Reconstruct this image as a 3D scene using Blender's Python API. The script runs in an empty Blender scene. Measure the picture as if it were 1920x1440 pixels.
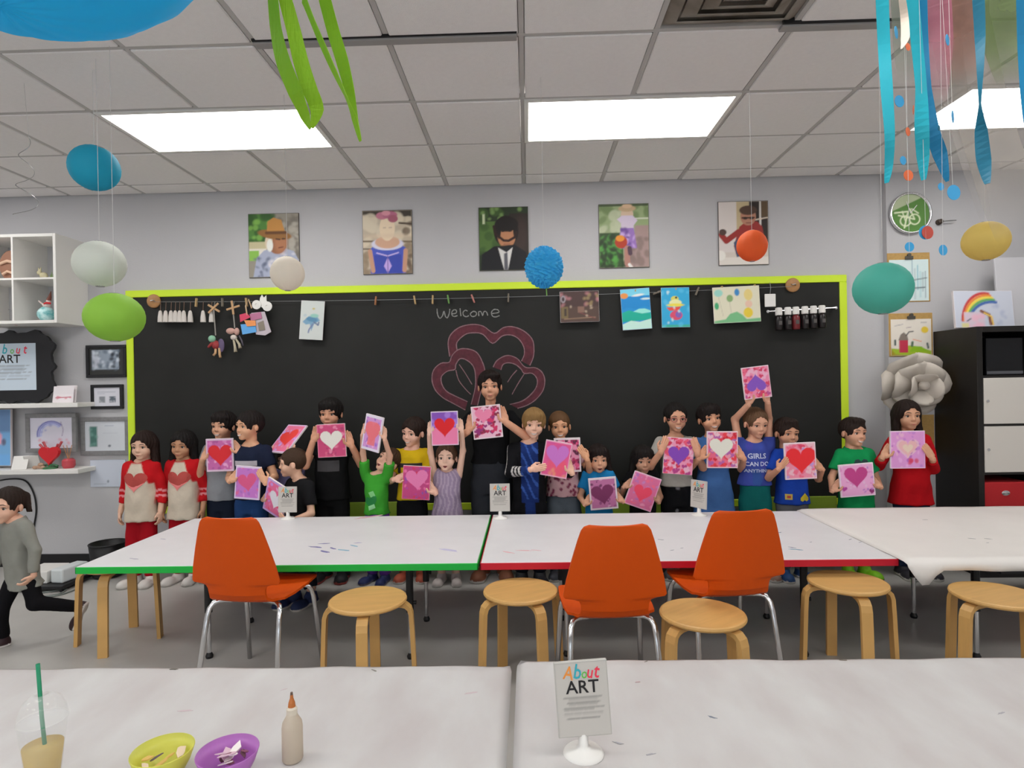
import bpy, bmesh, math, random
import numpy as np
from mathutils import Matrix, Vector
from mathutils.bvhtree import BVHTree
PI = math.pi
rnd = random.Random(7)
SC = bpy.context.scene
COL = SC.collection

# ------------------------------------------------------------------ camera, light, exposure
F_PX = 1127.0
CAM_H = 1.42
YAW, ROLL, PITCH = math.atan(29 / F_PX), 0.018, 2.5 / F_PX
cam_rot = (Matrix.Rotation(YAW, 3, 'Z') @ Matrix.Rotation(PI / 2 - PITCH, 3, 'X') @ Matrix.Rotation(-ROLL, 3, 'Z'))
cd = bpy.data.cameras.new('camera'); cd.sensor_width = 36.0; cd.lens = F_PX * 36.0 / 1920.0
cd.clip_start = 0.05
cam = bpy.data.objects.new('camera', cd); COL.objects.link(cam)
cam.matrix_world = Matrix.Translation((0, 0, CAM_H)) @ cam_rot.to_4x4()
SC.camera = cam
SC.view_settings.view_transform = 'Standard'
SC.view_settings.look = 'None'
SC.view_settings.gamma = 1.0
SC.view_settings.use_curve_mapping = False
SC.view_settings.exposure = 0.0
PANEL_STRENGTH = 8.8
WINDOW_POWER = 60.0
wd = bpy.data.worlds.new('world'); SC.world = wd; wd.use_nodes = True
wd.node_tree.nodes['Background'].inputs[0].default_value = (0.75, 0.87, 1.0, 1)
wd.node_tree.nodes['Background'].inputs[1].default_value = 0.6
ROOM_X0, ROOM_X1, ROOM_Y0, WALL_Y, CEIL = -5.2, 5.0, -5.0, 4.77, 2.99
# daylight through the shop window in the wall behind the camera
ld = bpy.data.lights.new('window_daylight', 'AREA'); ld.shape = 'RECTANGLE'; ld.size = 6.0; ld.size_y = 2.2
ld.energy = WINDOW_POWER; ld.color = (0.86, 0.94, 1.0)
lo = bpy.data.objects.new('window_daylight', ld); COL.objects.link(lo)
lo.location = (-1.0, ROOM_Y0 + 0.06, 1.45); lo.rotation_euler = (PI / 2, 0, 0)

# ------------------------------------------------------------------ helpers
def W(px, py, Y):
    """point of the plane y=Y that the photograph shows at pixel (px,py)"""
    d = cam_rot @ Vector(((px - 960) / F_PX, -(py - 720) / F_PX, -1.0))
    t = Y / d.y
    return Vector((d.x * t, Y, CAM_H + d.z * t))

def lin(h):
    if not isinstance(h, str): return tuple(h)[:3]
    h = h.lstrip('#'); o = []
    for i in (0, 2, 4):
        c = int(h[i:i + 2], 16) / 255.0
        o.append(c / 12.92 if c <= 0.04045 else ((c + 0.055) / 1.055) ** 2.4)
    return tuple(o)
GAIN = 1.3
def alb(h, g=None):
    """albedo of a thing that shows as colour h in the photo's room light"""
    return tuple(min(0.88, c * (GAIN if g is None else g)) for c in lin(h))

MATS = {}
def mat(name, color='#808080', rough=0.6, metal=0.0, g=None, bump=0.0, bscale=60.0, var=0.0, vscale=8.0, vcol=None,
        trans=0.0, alpha=1.0, attr=False, emit=0.0, stretch=None, ior=1.45, transl=0.0, spec=None):
    if name in MATS: return MATS[name]
    m = bpy.data.materials.new(name); m.use_nodes = True
    nt = m.node_tree; b = nt.nodes['Principled BSDF']; L = nt.links
    c = alb(color, g)
    b.inputs['Base Color'].default_value = (*c, 1)
    b.inputs['Roughness'].default_value = rough
    b.inputs['Metallic'].default_value = metal
    if spec is not None: b.inputs['Specular IOR Level'].default_value = spec
    b.inputs['IOR'].default_value = ior
    if trans: b.inputs['Transmission Weight'].default_value = trans
    if alpha < 1: b.inputs['Alpha'].default_value = alpha
    if emit:
        b.inputs['Emission Color'].default_value = (*lin(color), 1); b.inputs['Emission Strength'].default_value = emit
    tc = nt.nodes.new('ShaderNodeTexCoord'); mp = nt.nodes.new('ShaderNodeMapping')
    L.new(tc.outputs['Object'], mp.inputs[0])
    if stretch: mp.inputs['Scale'].default_value = stretch
    src = None
    if attr:
        a = nt.nodes.new('ShaderNodeAttribute'); a.attribute_name = 'Col'; src = a.outputs['Color']
    if var:
        n = nt.nodes.new('ShaderNodeTexNoise'); n.inputs['Scale'].default_value = vscale; n.inputs['Detail'].default_value = 5
        L.new(mp.outputs[0], n.inputs['Vector'])
        r = nt.nodes.new('ShaderNodeMapRange'); r.inputs[1].default_value = 0.3; r.inputs[2].default_value = 0.7
        L.new(n.outputs['Fac'], r.inputs[0])
        mx = nt.nodes.new('ShaderNodeMix'); mx.data_type = 'RGBA'
        L.new(r.outputs[0], mx.inputs[0])
        if src is not None:
            hs = nt.nodes.new('ShaderNodeHueSaturation'); hs.inputs['Value'].default_value = 1 - var
            L.new(src, hs.inputs['Color']); L.new(src, mx.inputs[6]); L.new(hs.outputs[0], mx.inputs[7])
        else:
            mx.inputs[6].default_value = (*c, 1)
            mx.inputs[7].default_value = (*(alb(vcol, g) if vcol else tuple(x * (1 - var) for x in c)), 1)
        src = mx.outputs[2]
    if src is not None: L.new(src, b.inputs['Base Color'])
    if bump:
        n2 = nt.nodes.new('ShaderNodeTexNoise'); n2.inputs['Scale'].default_value = bscale; n2.inputs['Detail'].default_value = 3
        L.new(mp.outputs[0], n2.inputs['Vector'])
        bp = nt.nodes.new('ShaderNodeBump'); bp.inputs['Strength'].default_value = bump; bp.inputs['Distance'].default_value = 0.01
        L.new(n2.outputs['Fac'], bp.inputs['Height']); L.new(bp.outputs[0], b.inputs['Normal'])
    if transl:
        t = nt.nodes.new('ShaderNodeBsdfTranslucent'); t.inputs[0].default_value = (*c, 1)
        if src is not None: L.new(src, t.inputs[0])
        ms = nt.nodes.new('ShaderNodeMixShader'); ms.inputs[0].default_value = transl
        L.new(b.outputs[0], ms.inputs[1]); L.new(t.outputs[0], ms.inputs[2])
        L.new(ms.outputs[0], nt.nodes['Material Output'].inputs[0])
    MATS[name] = m
    return m

def thing(name, label, cat, loc=(0, 0, 0), rotz=0.0, group=None):
    o = bpy.data.objects.new(name, None); o.empty_display_size = 0.05; COL.objects.link(o)
    o.location = loc; o.rotation_euler = (0, 0, rotz)
    tag(o, label, cat, group)
    return o
def tag(o, label=None, cat=None, group=None, kind=None):
    if label: o['label'] = label
    if cat: o['category'] = cat
    if group: o['group'] = group
    if kind: o['kind'] = kind
    return o

def mesh(name, V, F, cols=None, smooth=False):
    me = bpy.data.meshes.new(name)
    if isinstance(F, np.ndarray): F = F.tolist()
    me.from_pydata([tuple(map(float, v)) for v in V] if not isinstance(V, np.ndarray) else V.tolist(), [], F)
    if smooth: me.polygons.foreach_set('use_smooth', np.ones(len(me.polygons), dtype=bool))
    if cols is not None:
        at = me.color_attributes.new('Col', 'FLOAT_COLOR', 'POINT')
        c = np.ones((len(V), 4), dtype=np.float32); c[:, :3] = cols
        at.data.foreach_set('color', c.ravel())
    me.update()
    return me
def obj(name, VF, m, parent=None, org=None, cols=None, smooth=False, kind=None, label=None):
    """one mesh object; vertices are given in the parent's space (or in world space less org)"""
    V, F = VF
    V = np.asarray(V, dtype=float).reshape(-1, 3)
    if org is None:
        org = Vector((0, 0, 0)) if parent is not None else None
    if org is not None: V = V - np.array(tuple(org))
    me = mesh(name, V, F, cols, smooth)
    for mm in (m if isinstance(m, (list, tuple)) else [m]): me.materials.append(mm)
    o = bpy.data.objects.new(name, me); COL.objects.link(o)
    if parent is not None: o.parent = parent
    elif org is not None: o.location = tuple(org)
    if kind: o['kind'] = kind
    if label: o['label'] = label
    return o
def solo(name, VF, m, label, cat, group=None, org=None, **k):
    V = np.asarray(VF[0], dtype=float).reshape(-1, 3)
    if org is None:
        mn, mx_ = V.min(0), V.max(0); org = ((mn[0] + mx_[0]) / 2, (mn[1] + mx_[1]) / 2, mn[2])
    return tag(obj(name, VF, m, None, org, **k), label, cat, group)
def struct(name, VF, m, parent=None, **k):
    o = obj(name, VF, m, parent, **k)
    if parent is None: o['kind'] = 'structure'
    return o
def copy_tree(o, parent=None):
    c = o.copy(); COL.objects.link(c); c.parent = parent
    for ch in list(o.children): copy_tree(ch, c)
    return c

def join(*gs):
    V, F, n = [], [], 0
    for v, f in gs:
        v = np.asarray(v, dtype=float).reshape(-1, 3)
        V.append(v); F += [[i + n for i in q] for q in (f.tolist() if isinstance(f, np.ndarray) else f)]; n += len(v)
    return np.vstack(V), F
def xf(g, M=None, loc=(0, 0, 0), rot=(0, 0, 0), sc=1.0):
    V = np.asarray(g[0], dtype=float).reshape(-1, 3)
    if M is None:
        from mathutils import Euler
        M = Euler(rot).to_matrix()
    M = np.array(M)[:3, :3]
    return (V * np.array(sc)) @ M.T + np.array(tuple(loc)), g[1]
def box(x0, x1, y0, y1, z0, z1):
    V = [(x, y, z) for z in (z0, z1) for y in (y0, y1) for x in (x0, x1)]
    return V, [[0, 2, 3, 1], [4, 5, 7, 6], [0, 1, 5, 4], [2, 6, 7, 3], [0, 4, 6, 2], [1, 3, 7, 5]]
def bbox(x0, x1, y0, y1, z0, z1, r=0.005, seg=2):
    bm = bmesh.new(); V, F = box(x0, x1, y0, y1, z0, z1)
    vs = [bm.verts.new(v) for v in V]
    for f in F: bm.faces.new([vs[i] for i in f])
    bmesh.ops.bevel(bm, geom=bm.edges[:], offset=r, segments=seg, affect='EDGES', profile=0.5)
    bm.verts.index_update()
    g = ([tuple(v.co) for v in bm.verts], [[v.index for v in f.verts] for f in bm.faces]); bm.free()
    return g
def frames(P):
    P = [Vector(p) for p in P]; out = []; up = None
    for i, p in enumerate(P):
        t = (P[min(i + 1, len(P) - 1)] - P[max(i - 1, 0)])
        t = t.normalized() if t.length > 1e-9 else Vector((0, 0, 1))
        if up is None:
            up = Vector((0, 0, 1)) if abs(t.z) < 0.9 else Vector((0, 1, 0))
        a = up.cross(t)
        if a.length < 1e-6: a = Vector((1, 0, 0)).cross(t)
        a.normalize(); b = t.cross(a); up = b
        out.append((p, a, b))
    return out
def tube(P, r, n=8, r2=None, cap=True, flat=1.0):
    """tube through points; r a number or a list; flat squashes along the second axis"""
    fr = frames(P); V = []; F = []
    R = r if isinstance(r, (list, tuple)) else [r + ((r2 if r2 is not None else r) - r) * i / max(1, len(fr) - 1) for i in range(len(fr))]
    for (p, a, b), q in zip(fr, R):
        for j in range(n):
            th = 2 * PI * j / n
            V.append(p + a * (q * math.cos(th)) + b * (q * flat * math.sin(th)))
    for i in range(len(fr) - 1):
        for j in range(n):
            k = (j + 1) % n
            F.append([i * n + j, i * n + k, (i + 1) * n + k, (i + 1) * n + j])
    if cap:
        F.append(list(range(n))[::-1]); F.append([(len(fr) - 1) * n + j for j in range(n)])
    return V, F
def lathe(prof, n=24, cap0=True, cap1=True):
    V = []; F = []
    for r, z in prof:
        for j in range(n): V.append((r * math.cos(2 * PI * j / n), r * math.sin(2 * PI * j / n), z))
    for i in range(len(prof) - 1):
        for j in range(n):
            k = (j + 1) % n
            F.append([i * n + j, i * n + k, (i + 1) * n + k, (i + 1) * n + j])
    if cap0: F.append(list(range(n))[::-1])
    if cap1: F.append([(len(prof) - 1) * n + j for j in range(n)])
    return V, F
def prism(poly, t, plane='xz'):
    """polygon (x,z) extruded from y=0 (front) to y=t"""
    n = len(poly); a = sum(poly[i][0] * poly[(i + 1) % n][1] - poly[(i + 1) % n][0] * poly[i][1] for i in range(n))
    if a < 0: poly = poly[::-1]
    V = [(x, 0.0, z) for x, z in poly] + [(x, t, z) for x, z in poly]
    F = [list(range(n)), list(range(n, 2 * n))[::-1]] + [[(i + 1) % n, i, n + i, n + (i + 1) % n] for i in range(n)]
    return V, F
def ribbon(P, w, t=0.0012, axis=(1, 0, 0), twist=None):
    """flat strip along a path with real thickness"""
    P = [Vector(p) for p in P]; V = []; F = []; n = len(P)
    ws = w if isinstance(w, (list, tuple)) else [w] * n
    for i, p in enumerate(P):
        d = (P[min(i + 1, n - 1)] - P[max(i - 1, 0)]).normalized()
        a = Vector(axis)
        if twist: a = Matrix.Rotation(twist[i], 3, d) @ a
        a = (a - d * a.dot(d)).normalized(); b = d.cross(a)
        for s, q in ((-1, -1), (1, -1), (1, 1), (-1, 1)): V.append(p + a * (s * ws[i] / 2) + b * (q * t / 2))
    for i in range(n - 1):
        for j in range(4):
            k = (j + 1) % 4
            F.append([i * 4 + j, i * 4 + k, i * 4 + 4 + k, i * 4 + 4 + j])
    F += [[3, 2, 1, 0], [n * 4 - 4, n * 4 - 3, n * 4 - 2, n * 4 - 1]]
    return V, F
def sphere(c, r, nu=20, nv=12):
    r = r if isinstance(r, (list, tuple)) else (r, r, r)
    V = []; F = []
    for i in range(nv + 1):
        ph = PI * i / nv
        for j in range(nu):
            th = 2 * PI * j / nu
            V.append((c[0] + r[0] * math.sin(ph) * math.cos(th), c[1] + r[1] * math.sin(ph) * math.sin(th), c[2] + r[2] * math.cos(ph)))
    for i in range(nv):
        for j in range(nu):
            k = (j + 1) % nu
            F.append([i * nu + j, (i + 1) * nu + j, (i + 1) * nu + k, i * nu + k])
    return V, F
def heart_poly(s=1.0, n=28, cx=0.0, cz=0.0, rot=0.0):
    o = []
    for i in range(n):
        t = 2 * PI * i / n
        x = 16 * math.sin(t) ** 3; y = 13 * math.cos(t) - 5 * math.cos(2 * t) - 2 * math.cos(3 * t) - math.cos(4 * t)
        x, y = x / 32.0 * s, (y + 2.5) / 32.0 * s
        o.append((cx + x * math.cos(rot) - y * math.sin(rot), cz + x * math.sin(rot) + y * math.cos(rot)))
    return o
TEXTC = {}
def text_geo(s, size=1.0, align='CENTER', bold=0.0):
    """flat letters in the x,y plane"""
    cu = bpy.data.curves.new('txt', 'FONT'); cu.body = s; cu.size = size; cu.align_x = align; cu.resolution_u = 2; cu.offset = bold * size
    ob = bpy.data.objects.new('txt', cu)
    me = bpy.data.meshes.new_from_object(ob)
    V = np.array([tuple(v.co) for v in me.vertices]); F = [list(p.vertices) for p in me.polygons]
    bpy.data.objects.remove(ob); bpy.data.curves.remove(cu); bpy.data.meshes.remove(me)
    return V, F

class Paint:
    """flat print on a fine grid; u,v in metres-like units: width a, height 1 scaled by the sheet"""
    def __init__(s, nu, nv, aspect, bg):
        s.nu, s.nv, s.a = nu, nv, aspect
        u, v = np.meshgrid(np.linspace(0, 1, nu + 1), np.linspace(0, 1, nv + 1), indexing='xy')
        s.u, s.v = u * aspect, v
        s.c = np.zeros(u.shape + (3,)); s.c[:] = alb(bg)
        s.px = 1.0 / nv
    def put(s, m, col):
        m = np.clip(m, 0, 1)[..., None]; s.c = s.c * (1 - m) + np.array(alb(col)) * m; return s
    def ell(s, cx, cy, rx, ry, col, rot=0, o=1.0, soft=1.0):
        x, y = s.u - cx * s.a, s.v - cy; c, q = math.cos(rot), math.sin(rot)
        x, y = x * c + y * q, -x * q + y * c
        d = (1 - np.sqrt((x / rx) ** 2 + (y / ry) ** 2)) * min(rx, ry)
        return s.put(np.clip(d / (s.px * soft) + 0.5, 0, 1) * o, col)
    def rect(s, x0, x1, y0, y1, col, o=1.0):
        d = np.minimum(np.minimum(s.u - x0 * s.a, x1 * s.a - s.u), np.minimum(s.v - y0, y1 - s.v))
        return s.put(np.clip(d / s.px + 0.5, 0, 1) * o, col)
    def poly(s, pts, col, o=1.0):
        ins = np.zeros(s.u.shape, bool); n = len(pts)
        dist = np.full(s.u.shape, 9.0)
        for i in range(n):
            x0, y0 = pts[i][0] * s.a, pts[i][1]; x1, y1 = pts[(i + 1) % n][0] * s.a, pts[(i + 1) % n][1]
            cr = ((y0 > s.v) != (y1 > s.v)) & (s.u < (x1 - x0) * (s.v - y0) / ((y1 - y0) or 1e-9) + x0)
            ins ^= cr
            dist = np.minimum(dist, s._seg(x0, y0, x1, y1))
        d = np.where(ins, dist, -dist)
        return s.put(np.clip(d / s.px + 0.5, 0, 1) * o, col)
    def _seg(s, x0, y0, x1, y1):
        dx, dy = x1 - x0, y1 - y0; t = np.clip(((s.u - x0) * dx + (s.v - y0) * dy) / (dx * dx + dy * dy + 1e-12), 0, 1)
        return np.hypot(s.u - x0 - t * dx, s.v - y0 - t * dy)
    def line(s, pts, w, col, o=1.0):
        d = np.full(s.u.shape, 9.0)
        for (x0, y0), (x1, y1) in zip(pts[:-1], pts[1:]): d = np.minimum(d, s._seg(x0 * s.a, y0, x1 * s.a, y1))
        return s.put(np.clip((w / 2 - d) / s.px + 0.5, 0, 1) * o, col)
    def heart(s, cx, cy, size, col, rot=0.0, o=1.0):
        return s.poly([(x / s.a + cx, y + cy) for x, y in heart_poly(size, 24, rot=rot)], col, o)
    def blot(s, col, n, r0, r1, seed, x0=0, x1=1, y0=0, y1=1, o=0.8, soft=2.5):
        R = random.Random(seed)
        for _ in range(n):
            s.ell(R.uniform(x0, x1), R.uniform(y0, y1), R.uniform(r0, r1), R.uniform(r0, r1), col, R.uniform(0, 3), o, soft)
        return s
    def hearts(s, cols, n, z0, z1, seed, keep=None):
        R = random.Random(seed)
        for _ in range(n):
            x, y = R.random(), R.random()
            if keep and not keep(x, y): continue
            s.heart(x, y, R.uniform(z0, z1), R.choice(cols), R.uniform(-.6, .6))
        return s
    def geo(s, w, h, M=None, c=(0, 0, 0)):
        """grid of size w x h; default faces -y with u to +x and v to +z; M columns are (u,n_back,v)"""
        X = (s.u / s.a - 0.5) * w; Z = (s.v - 0.5) * h
        V = np.stack([X, np.zeros_like(X), Z], -1).reshape(-1, 3)
        if M is not None: V = V @ np.array(M).T
        V = V + np.array(tuple(c))
        i = np.arange(s.nv)[:, None] * (s.nu + 1) + np.arange(s.nu)[None, :]
        F = np.stack([i, i + 1, i + s.nu + 2, i + s.nu + 1], -1).reshape(-1, 4)
        return (V, F), s.c.reshape(-1, 3)

# ------------------------------------------------------------------ soft shapes from distance fields
class Field:
    def __init__(s, lo, hi, h):
        s.h = h; s.lo = np.array(lo, float) - 2 * h
        n = np.ceil((np.array(hi, float) + 2 * h - s.lo) / h).astype(int) + 1
        s.ax = [s.lo[i] + h * np.arange(n[i]) for i in range(3)]
        s.f = np.full(tuple(n), 0.2)
    def add(s, prim, k=0.0, op='u'):
        fn, lo, hi = prim; m = k + 2 * s.h; sl = []
        for i in range(3):
            a = int(np.searchsorted(s.ax[i], lo[i] - m)); b = int(np.searchsorted(s.ax[i], hi[i] + m))
            if b <= a: return s
            sl.append(slice(a, b))
        sl = tuple(sl)
        X = s.ax[0][sl[0]][:, None, None]; Y = s.ax[1][sl[1]][None, :, None]; Z = s.ax[2][sl[2]][None, None, :]
        d = fn(X, Y, Z); g = s.f[sl]
        if op == 'u':
            if k > 0:
                hh = np.maximum(k - np.abs(d - g), 0) / k; s.f[sl] = np.minimum(d, g) - hh * hh * k * 0.25
            else: s.f[sl] = np.minimum(d, g)
        else:
            d = -d
            if k > 0:
                hh = np.maximum(k - np.abs(d - g), 0) / k; s.f[sl] = np.maximum(d, g) + hh * hh * k * 0.25
            else: s.f[sl] = np.maximum(d, g)
        return s
    def nets(s):
        f = s.f; ins = f < 0; nx, ny, nz = f.shape
        c = [(i, j, k) for i in (0, 1) for j in (0, 1) for k in (0, 1)]
        cnt = np.zeros((nx - 1, ny - 1, nz - 1), np.int8)
        for i, j, k in c: cnt += ins[i:nx - 1 + i, j:ny - 1 + j, k:nz - 1 + k]
        I, J, K = np.nonzero((cnt > 0) & (cnt < 8))
        idx = np.full(cnt.shape, -1, np.int64); idx[I, J, K] = np.arange(len(I))
        pos = np.zeros((len(I), 3)); w = np.zeros(len(I))
        for a in c:
            for ax in range(3):
                if a[ax]: continue
                b = list(a); b[ax] = 1
                fa = f[I + a[0], J + a[1], K + a[2]]; fb = f[I + b[0], J + b[1], K + b[2]]
                m = (fa < 0) != (fb < 0)
                t = np.where(m, fa / np.where(m, fa - fb, 1), 0)
                p = np.zeros((len(I), 3)); p[:] = a; p[:, ax] = t
                pos += p * m[:, None]; w += m
        pos /= w[:, None]
        V = s.lo + s.h * (np.stack([I, J, K], -1) + pos)
        Fs = []
        for ax in range(3):
            o1, o2 = [(1, 2), (2, 0), (0, 1)][ax]
            sa = [slice(None)] * 3; sb = [slice(None)] * 3
            sa[ax] = slice(0, -1); sb[ax] = slice(1, None)
            for o in (o1, o2):
                sa[o] = slice(1, -1); sb[o] = slice(1, -1)
            A = ins[tuple(sa)]; B = ins[tuple(sb)]
            for flip, M in ((False, A & ~B), (True, ~A & B)):
                q = np.stack(np.nonzero(M), -1)
                if not len(q): continue
                q[:, o1] += 1; q[:, o2] += 1
                def at(d1, d2):
                    r = q.copy(); r[:, o1] += d1; r[:, o2] += d2
                    return idx[r[:, 0], r[:, 1], r[:, 2]]
                quad = [at(-1, -1), at(0, -1), at(0, 0), at(-1, 0)]
                if flip: quad = quad[::-1]
                Fs.append(np.stack(quad, -1))
        return V, (np.vstack(Fs) if Fs else np.zeros((0, 4), int))

def p_cone(a, b, ra, rb, flat=False, sq=(1, 1, 1)):
    a = np.array(tuple(a), float); b = np.array(tuple(b), float); ab = b - a; L2 = float(ab @ ab) + 1e-12; L = math.sqrt(L2)
    r = max(ra, rb); lo = np.minimum(a, b) - r; hi = np.maximum(a, b) + r
    def fn(X, Y, Z):
        x, y, z = X - a[0], Y - a[1], Z - a[2]
        t0 = (x * ab[0] + y * ab[1] + z * ab[2]) / L2; t = np.clip(t0, 0, 1)
        d = np.sqrt((x - t * ab[0]) ** 2 + (y - t * ab[1]) ** 2 + (z - t * ab[2]) ** 2)
        if flat:
            tl_ = np.maximum(t0, 0)
            rad = np.sqrt((x - tl_ * ab[0]) ** 2 + (y - tl_ * ab[1]) ** 2 + (z - tl_ * ab[2]) ** 2) - (ra + (rb - ra) * t)
            return np.maximum(rad, (t0 - 1) * L)
        return d - (ra + (rb - ra) * t)
    return fn, lo, hi
def p_ell(c, r, R=None):
    c = np.array(tuple(c), float); r = np.array(r, float)
    m = float(r.max()) if R is not None else r
    def fn(X, Y, Z):
        x, y, z = X - c[0], Y - c[1], Z - c[2]
        if R is not None:
            x, y, z = (R[0][0] * x + R[1][0] * y + R[2][0] * z, R[0][1] * x + R[1][1] * y + R[2][1] * z, R[0][2] * x + R[1][2] * y + R[2][2] * z)
        k0 = np.sqrt((x / r[0]) ** 2 + (y / r[1]) ** 2 + (z / r[2]) ** 2)
        k1 = np.sqrt((x / r[0] ** 2) ** 2 + (y / r[1] ** 2) ** 2 + (z / r[2] ** 2) ** 2) + 1e-9
        return k0 * (k0 - 1.0) / k1
    return fn, c - m, c + m
def p_box(lo, hi, r=0.0):
    lo = np.array(lo, float); hi = np.array(hi, float); c = (lo + hi) / 2; e = (hi - lo) / 2 - r
    def fn(X, Y, Z):
        x, y, z = np.abs(X - c[0]) - e[0], np.abs(Y - c[1]) - e[1], np.abs(Z - c[2]) - e[2]
        return np.sqrt(np.maximum(x, 0) ** 2 + np.maximum(y, 0) ** 2 + np.maximum(z, 0) ** 2) + np.minimum(np.maximum(x, np.maximum(y, z)), 0) - r
    return fn, lo, hi
def p_loft(rows, M=None, o=(0, 0, 0), infl=0.0, z0=None, z1=None, wave=0.0, nw=9):
    """rows (z, half width, half depth, y shift) in a frame M (columns x,y,z) at o; flat ends"""
    rows = np.array(rows, float); zs = rows[:, 0]
    z0 = zs[0] if z0 is None else z0; z1 = zs[-1] if z1 is None else z1
    R = np.eye(3) if M is None else np.array(M)[:3, :3]; o = np.array(tuple(o), float)
    e = rows[:, 1:3].max() + infl + abs(rows[:, 3]).max()
    cs = np.array([[sx * e, sy * e, zz] for sx in (-1, 1) for sy in (-1, 1) for zz in (z0, z1)]) @ R.T + o
    def fn(X, Y, Z):
        x, y, z = X - o[0], Y - o[1], Z - o[2]
        if M is not None:
            x, y, z = (R[0][0] * x + R[1][0] * y + R[2][0] * z, R[0][1] * x + R[1][1] * y + R[2][1] * z, R[0][2] * x + R[1][2] * y + R[2][2] * z)
        w = np.interp(z, zs, rows[:, 1]) + infl; h = np.interp(z, zs, rows[:, 2]) + infl; s = np.interp(z, zs, rows[:, 3])
        yy = y - s
        if wave:
            th = np.arctan2(yy / h, x / w); q = 1 + wave * np.sin(th * nw) * np.clip((rows[-1, 0] - z) / (rows[-1, 0] - rows[0, 0]), 0, 1)
            w = w * q; h = h * q
        k = ((np.abs(x) / w) ** 2.3 + (np.abs(yy) / h) ** 2.3) ** (1 / 2.3)
        d = (k - 1) * np.minimum(w, h)
        return np.maximum(d, np.maximum(z0 - z, z - z1))
    return fn, cs.min(0), cs.max(0)

# ------------------------------------------------------------------ the room
M_WALL = mat('wall_paint', '#a9a8aa', 0.75, g=1.4, bump=0.08, bscale=120, var=0.04, vscale=2)
M_FLOOR = mat('vinyl_floor', '#a5a39f', 0.38, g=1.35, var=0.12, vscale=3, bump=0.03, bscale=40)
M_TILE = mat('ceiling_tile_white', '#c9c6c5', 0.9, g=1.5, bump=0.25, bscale=220, var=0.03, vscale=40)
M_BAR = mat('ceiling_bar_grey', '#a8a5a3', 0.5, g=1.3)
M_BLACK = mat('black_plastic', '#141416', 0.45)
M_CHROME = mat('chrome', '#d0d0d2', 0.18, metal=1.0, g=1.2)
M_WHITE = mat('white_paint', '#d8d6d2', 0.5, g=1.2)
M_PRINT = mat('printed_paper', rough=0.55, attr=True)
M_PAINTED = mat('painted_canvas', rough=0.6, attr=True, bump=0.15, bscale=250)
M_CANVAS = mat('canvas_edge', '#d9d2d4', 0.8, g=1.2, bump=0.2, bscale=400)
M_WIRE = mat('wire', '#8d8d8d', 0.35, metal=0.8)
M_WOOD = mat('birch_ply', '#c59a5c', 0.42, g=1.25, var=0.14, vscale=3, stretch=(2, 14, 2))
M_PIN = mat('clothespin_wood', '#a58a60', 0.6)
T = 0.1
struct('floor', box(ROOM_X0 - T, ROOM_X1 + T, ROOM_Y0 - T, WALL_Y + T, -0.1, 0), M_FLOOR)
struct('wall_far', box(ROOM_X0 - T, ROOM_X1 + T, WALL_Y, WALL_Y + T, 0, CEIL + 0.1), M_WALL)
struct('wall_left', box(ROOM_X0 - T, ROOM_X0, ROOM_Y0 - T, WALL_Y, 0, CEIL + 0.1), M_WALL)
struct('wall_right', box(ROOM_X1, ROOM_X1 + T, ROOM_Y0 - T, WALL_Y, 0, CEIL + 0.1), M_WALL)
bw = join(box(ROOM_X0, ROOM_X1, ROOM_Y0 - T, ROOM_Y0, 0, 0.3), box(ROOM_X0, ROOM_X1, ROOM_Y0 - T, ROOM_Y0, 2.6, CEIL + 0.1),
          box(ROOM_X0, -4.05, ROOM_Y0 - T, ROOM_Y0, 0.3, 2.6), box(2.05, ROOM_X1, ROOM_Y0 - T, ROOM_Y0, 0.3, 2.6))
struct('wall_near', bw, M_WALL)
wf = []
for k in range(5): x = -4.05 + k * 6.1 / 4; wf.append(box(x - 0.025, x + 0.025, ROOM_Y0 - 0.08, ROOM_Y0 - 0.02, 0.3, 2.6))
wf += [box(-4.05, 2.05, ROOM_Y0 - 0.08, ROOM_Y0 - 0.02, 0.3, 0.35), box(-4.05, 2.05, ROOM_Y0 - 0.08, ROOM_Y0 - 0.02, 2.55, 2.6)]
w1 = struct('window_1', join(*wf), mat('window_aluminium', '#77797c', 0.4, metal=0.6))
for k in range(4):
    x = -4.05 + k * 6.1 / 4
    struct('pane', box(x + 0.02, x + 6.1 / 4 - 0.02, ROOM_Y0 - 0.055, ROOM_Y0 - 0.045, 0.33, 2.57), mat('window_glass', '#ffffff', 0.02, g=1, trans=1.0), parent=w1)
# the wall steps forward a little at its right end
jx = W(1656, 500, WALL_Y).x
struct('wall_pier', box(jx, ROOM_X1, WALL_Y - 0.05, WALL_Y, 0, CEIL + 0.05), M_WALL)
PIER_Y = WALL_Y - 0.05
struct('baseboard_far', bbox(ROOM_X0, jx, WALL_Y - 0.012, WALL_Y, 0, 0.1, 0.003, 1), M_BLACK)
struct('baseboard_right', bbox(jx, ROOM_X1, PIER_Y - 0.012, PIER_Y, 0, 0.1, 0.003, 1), M_BLACK)

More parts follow.
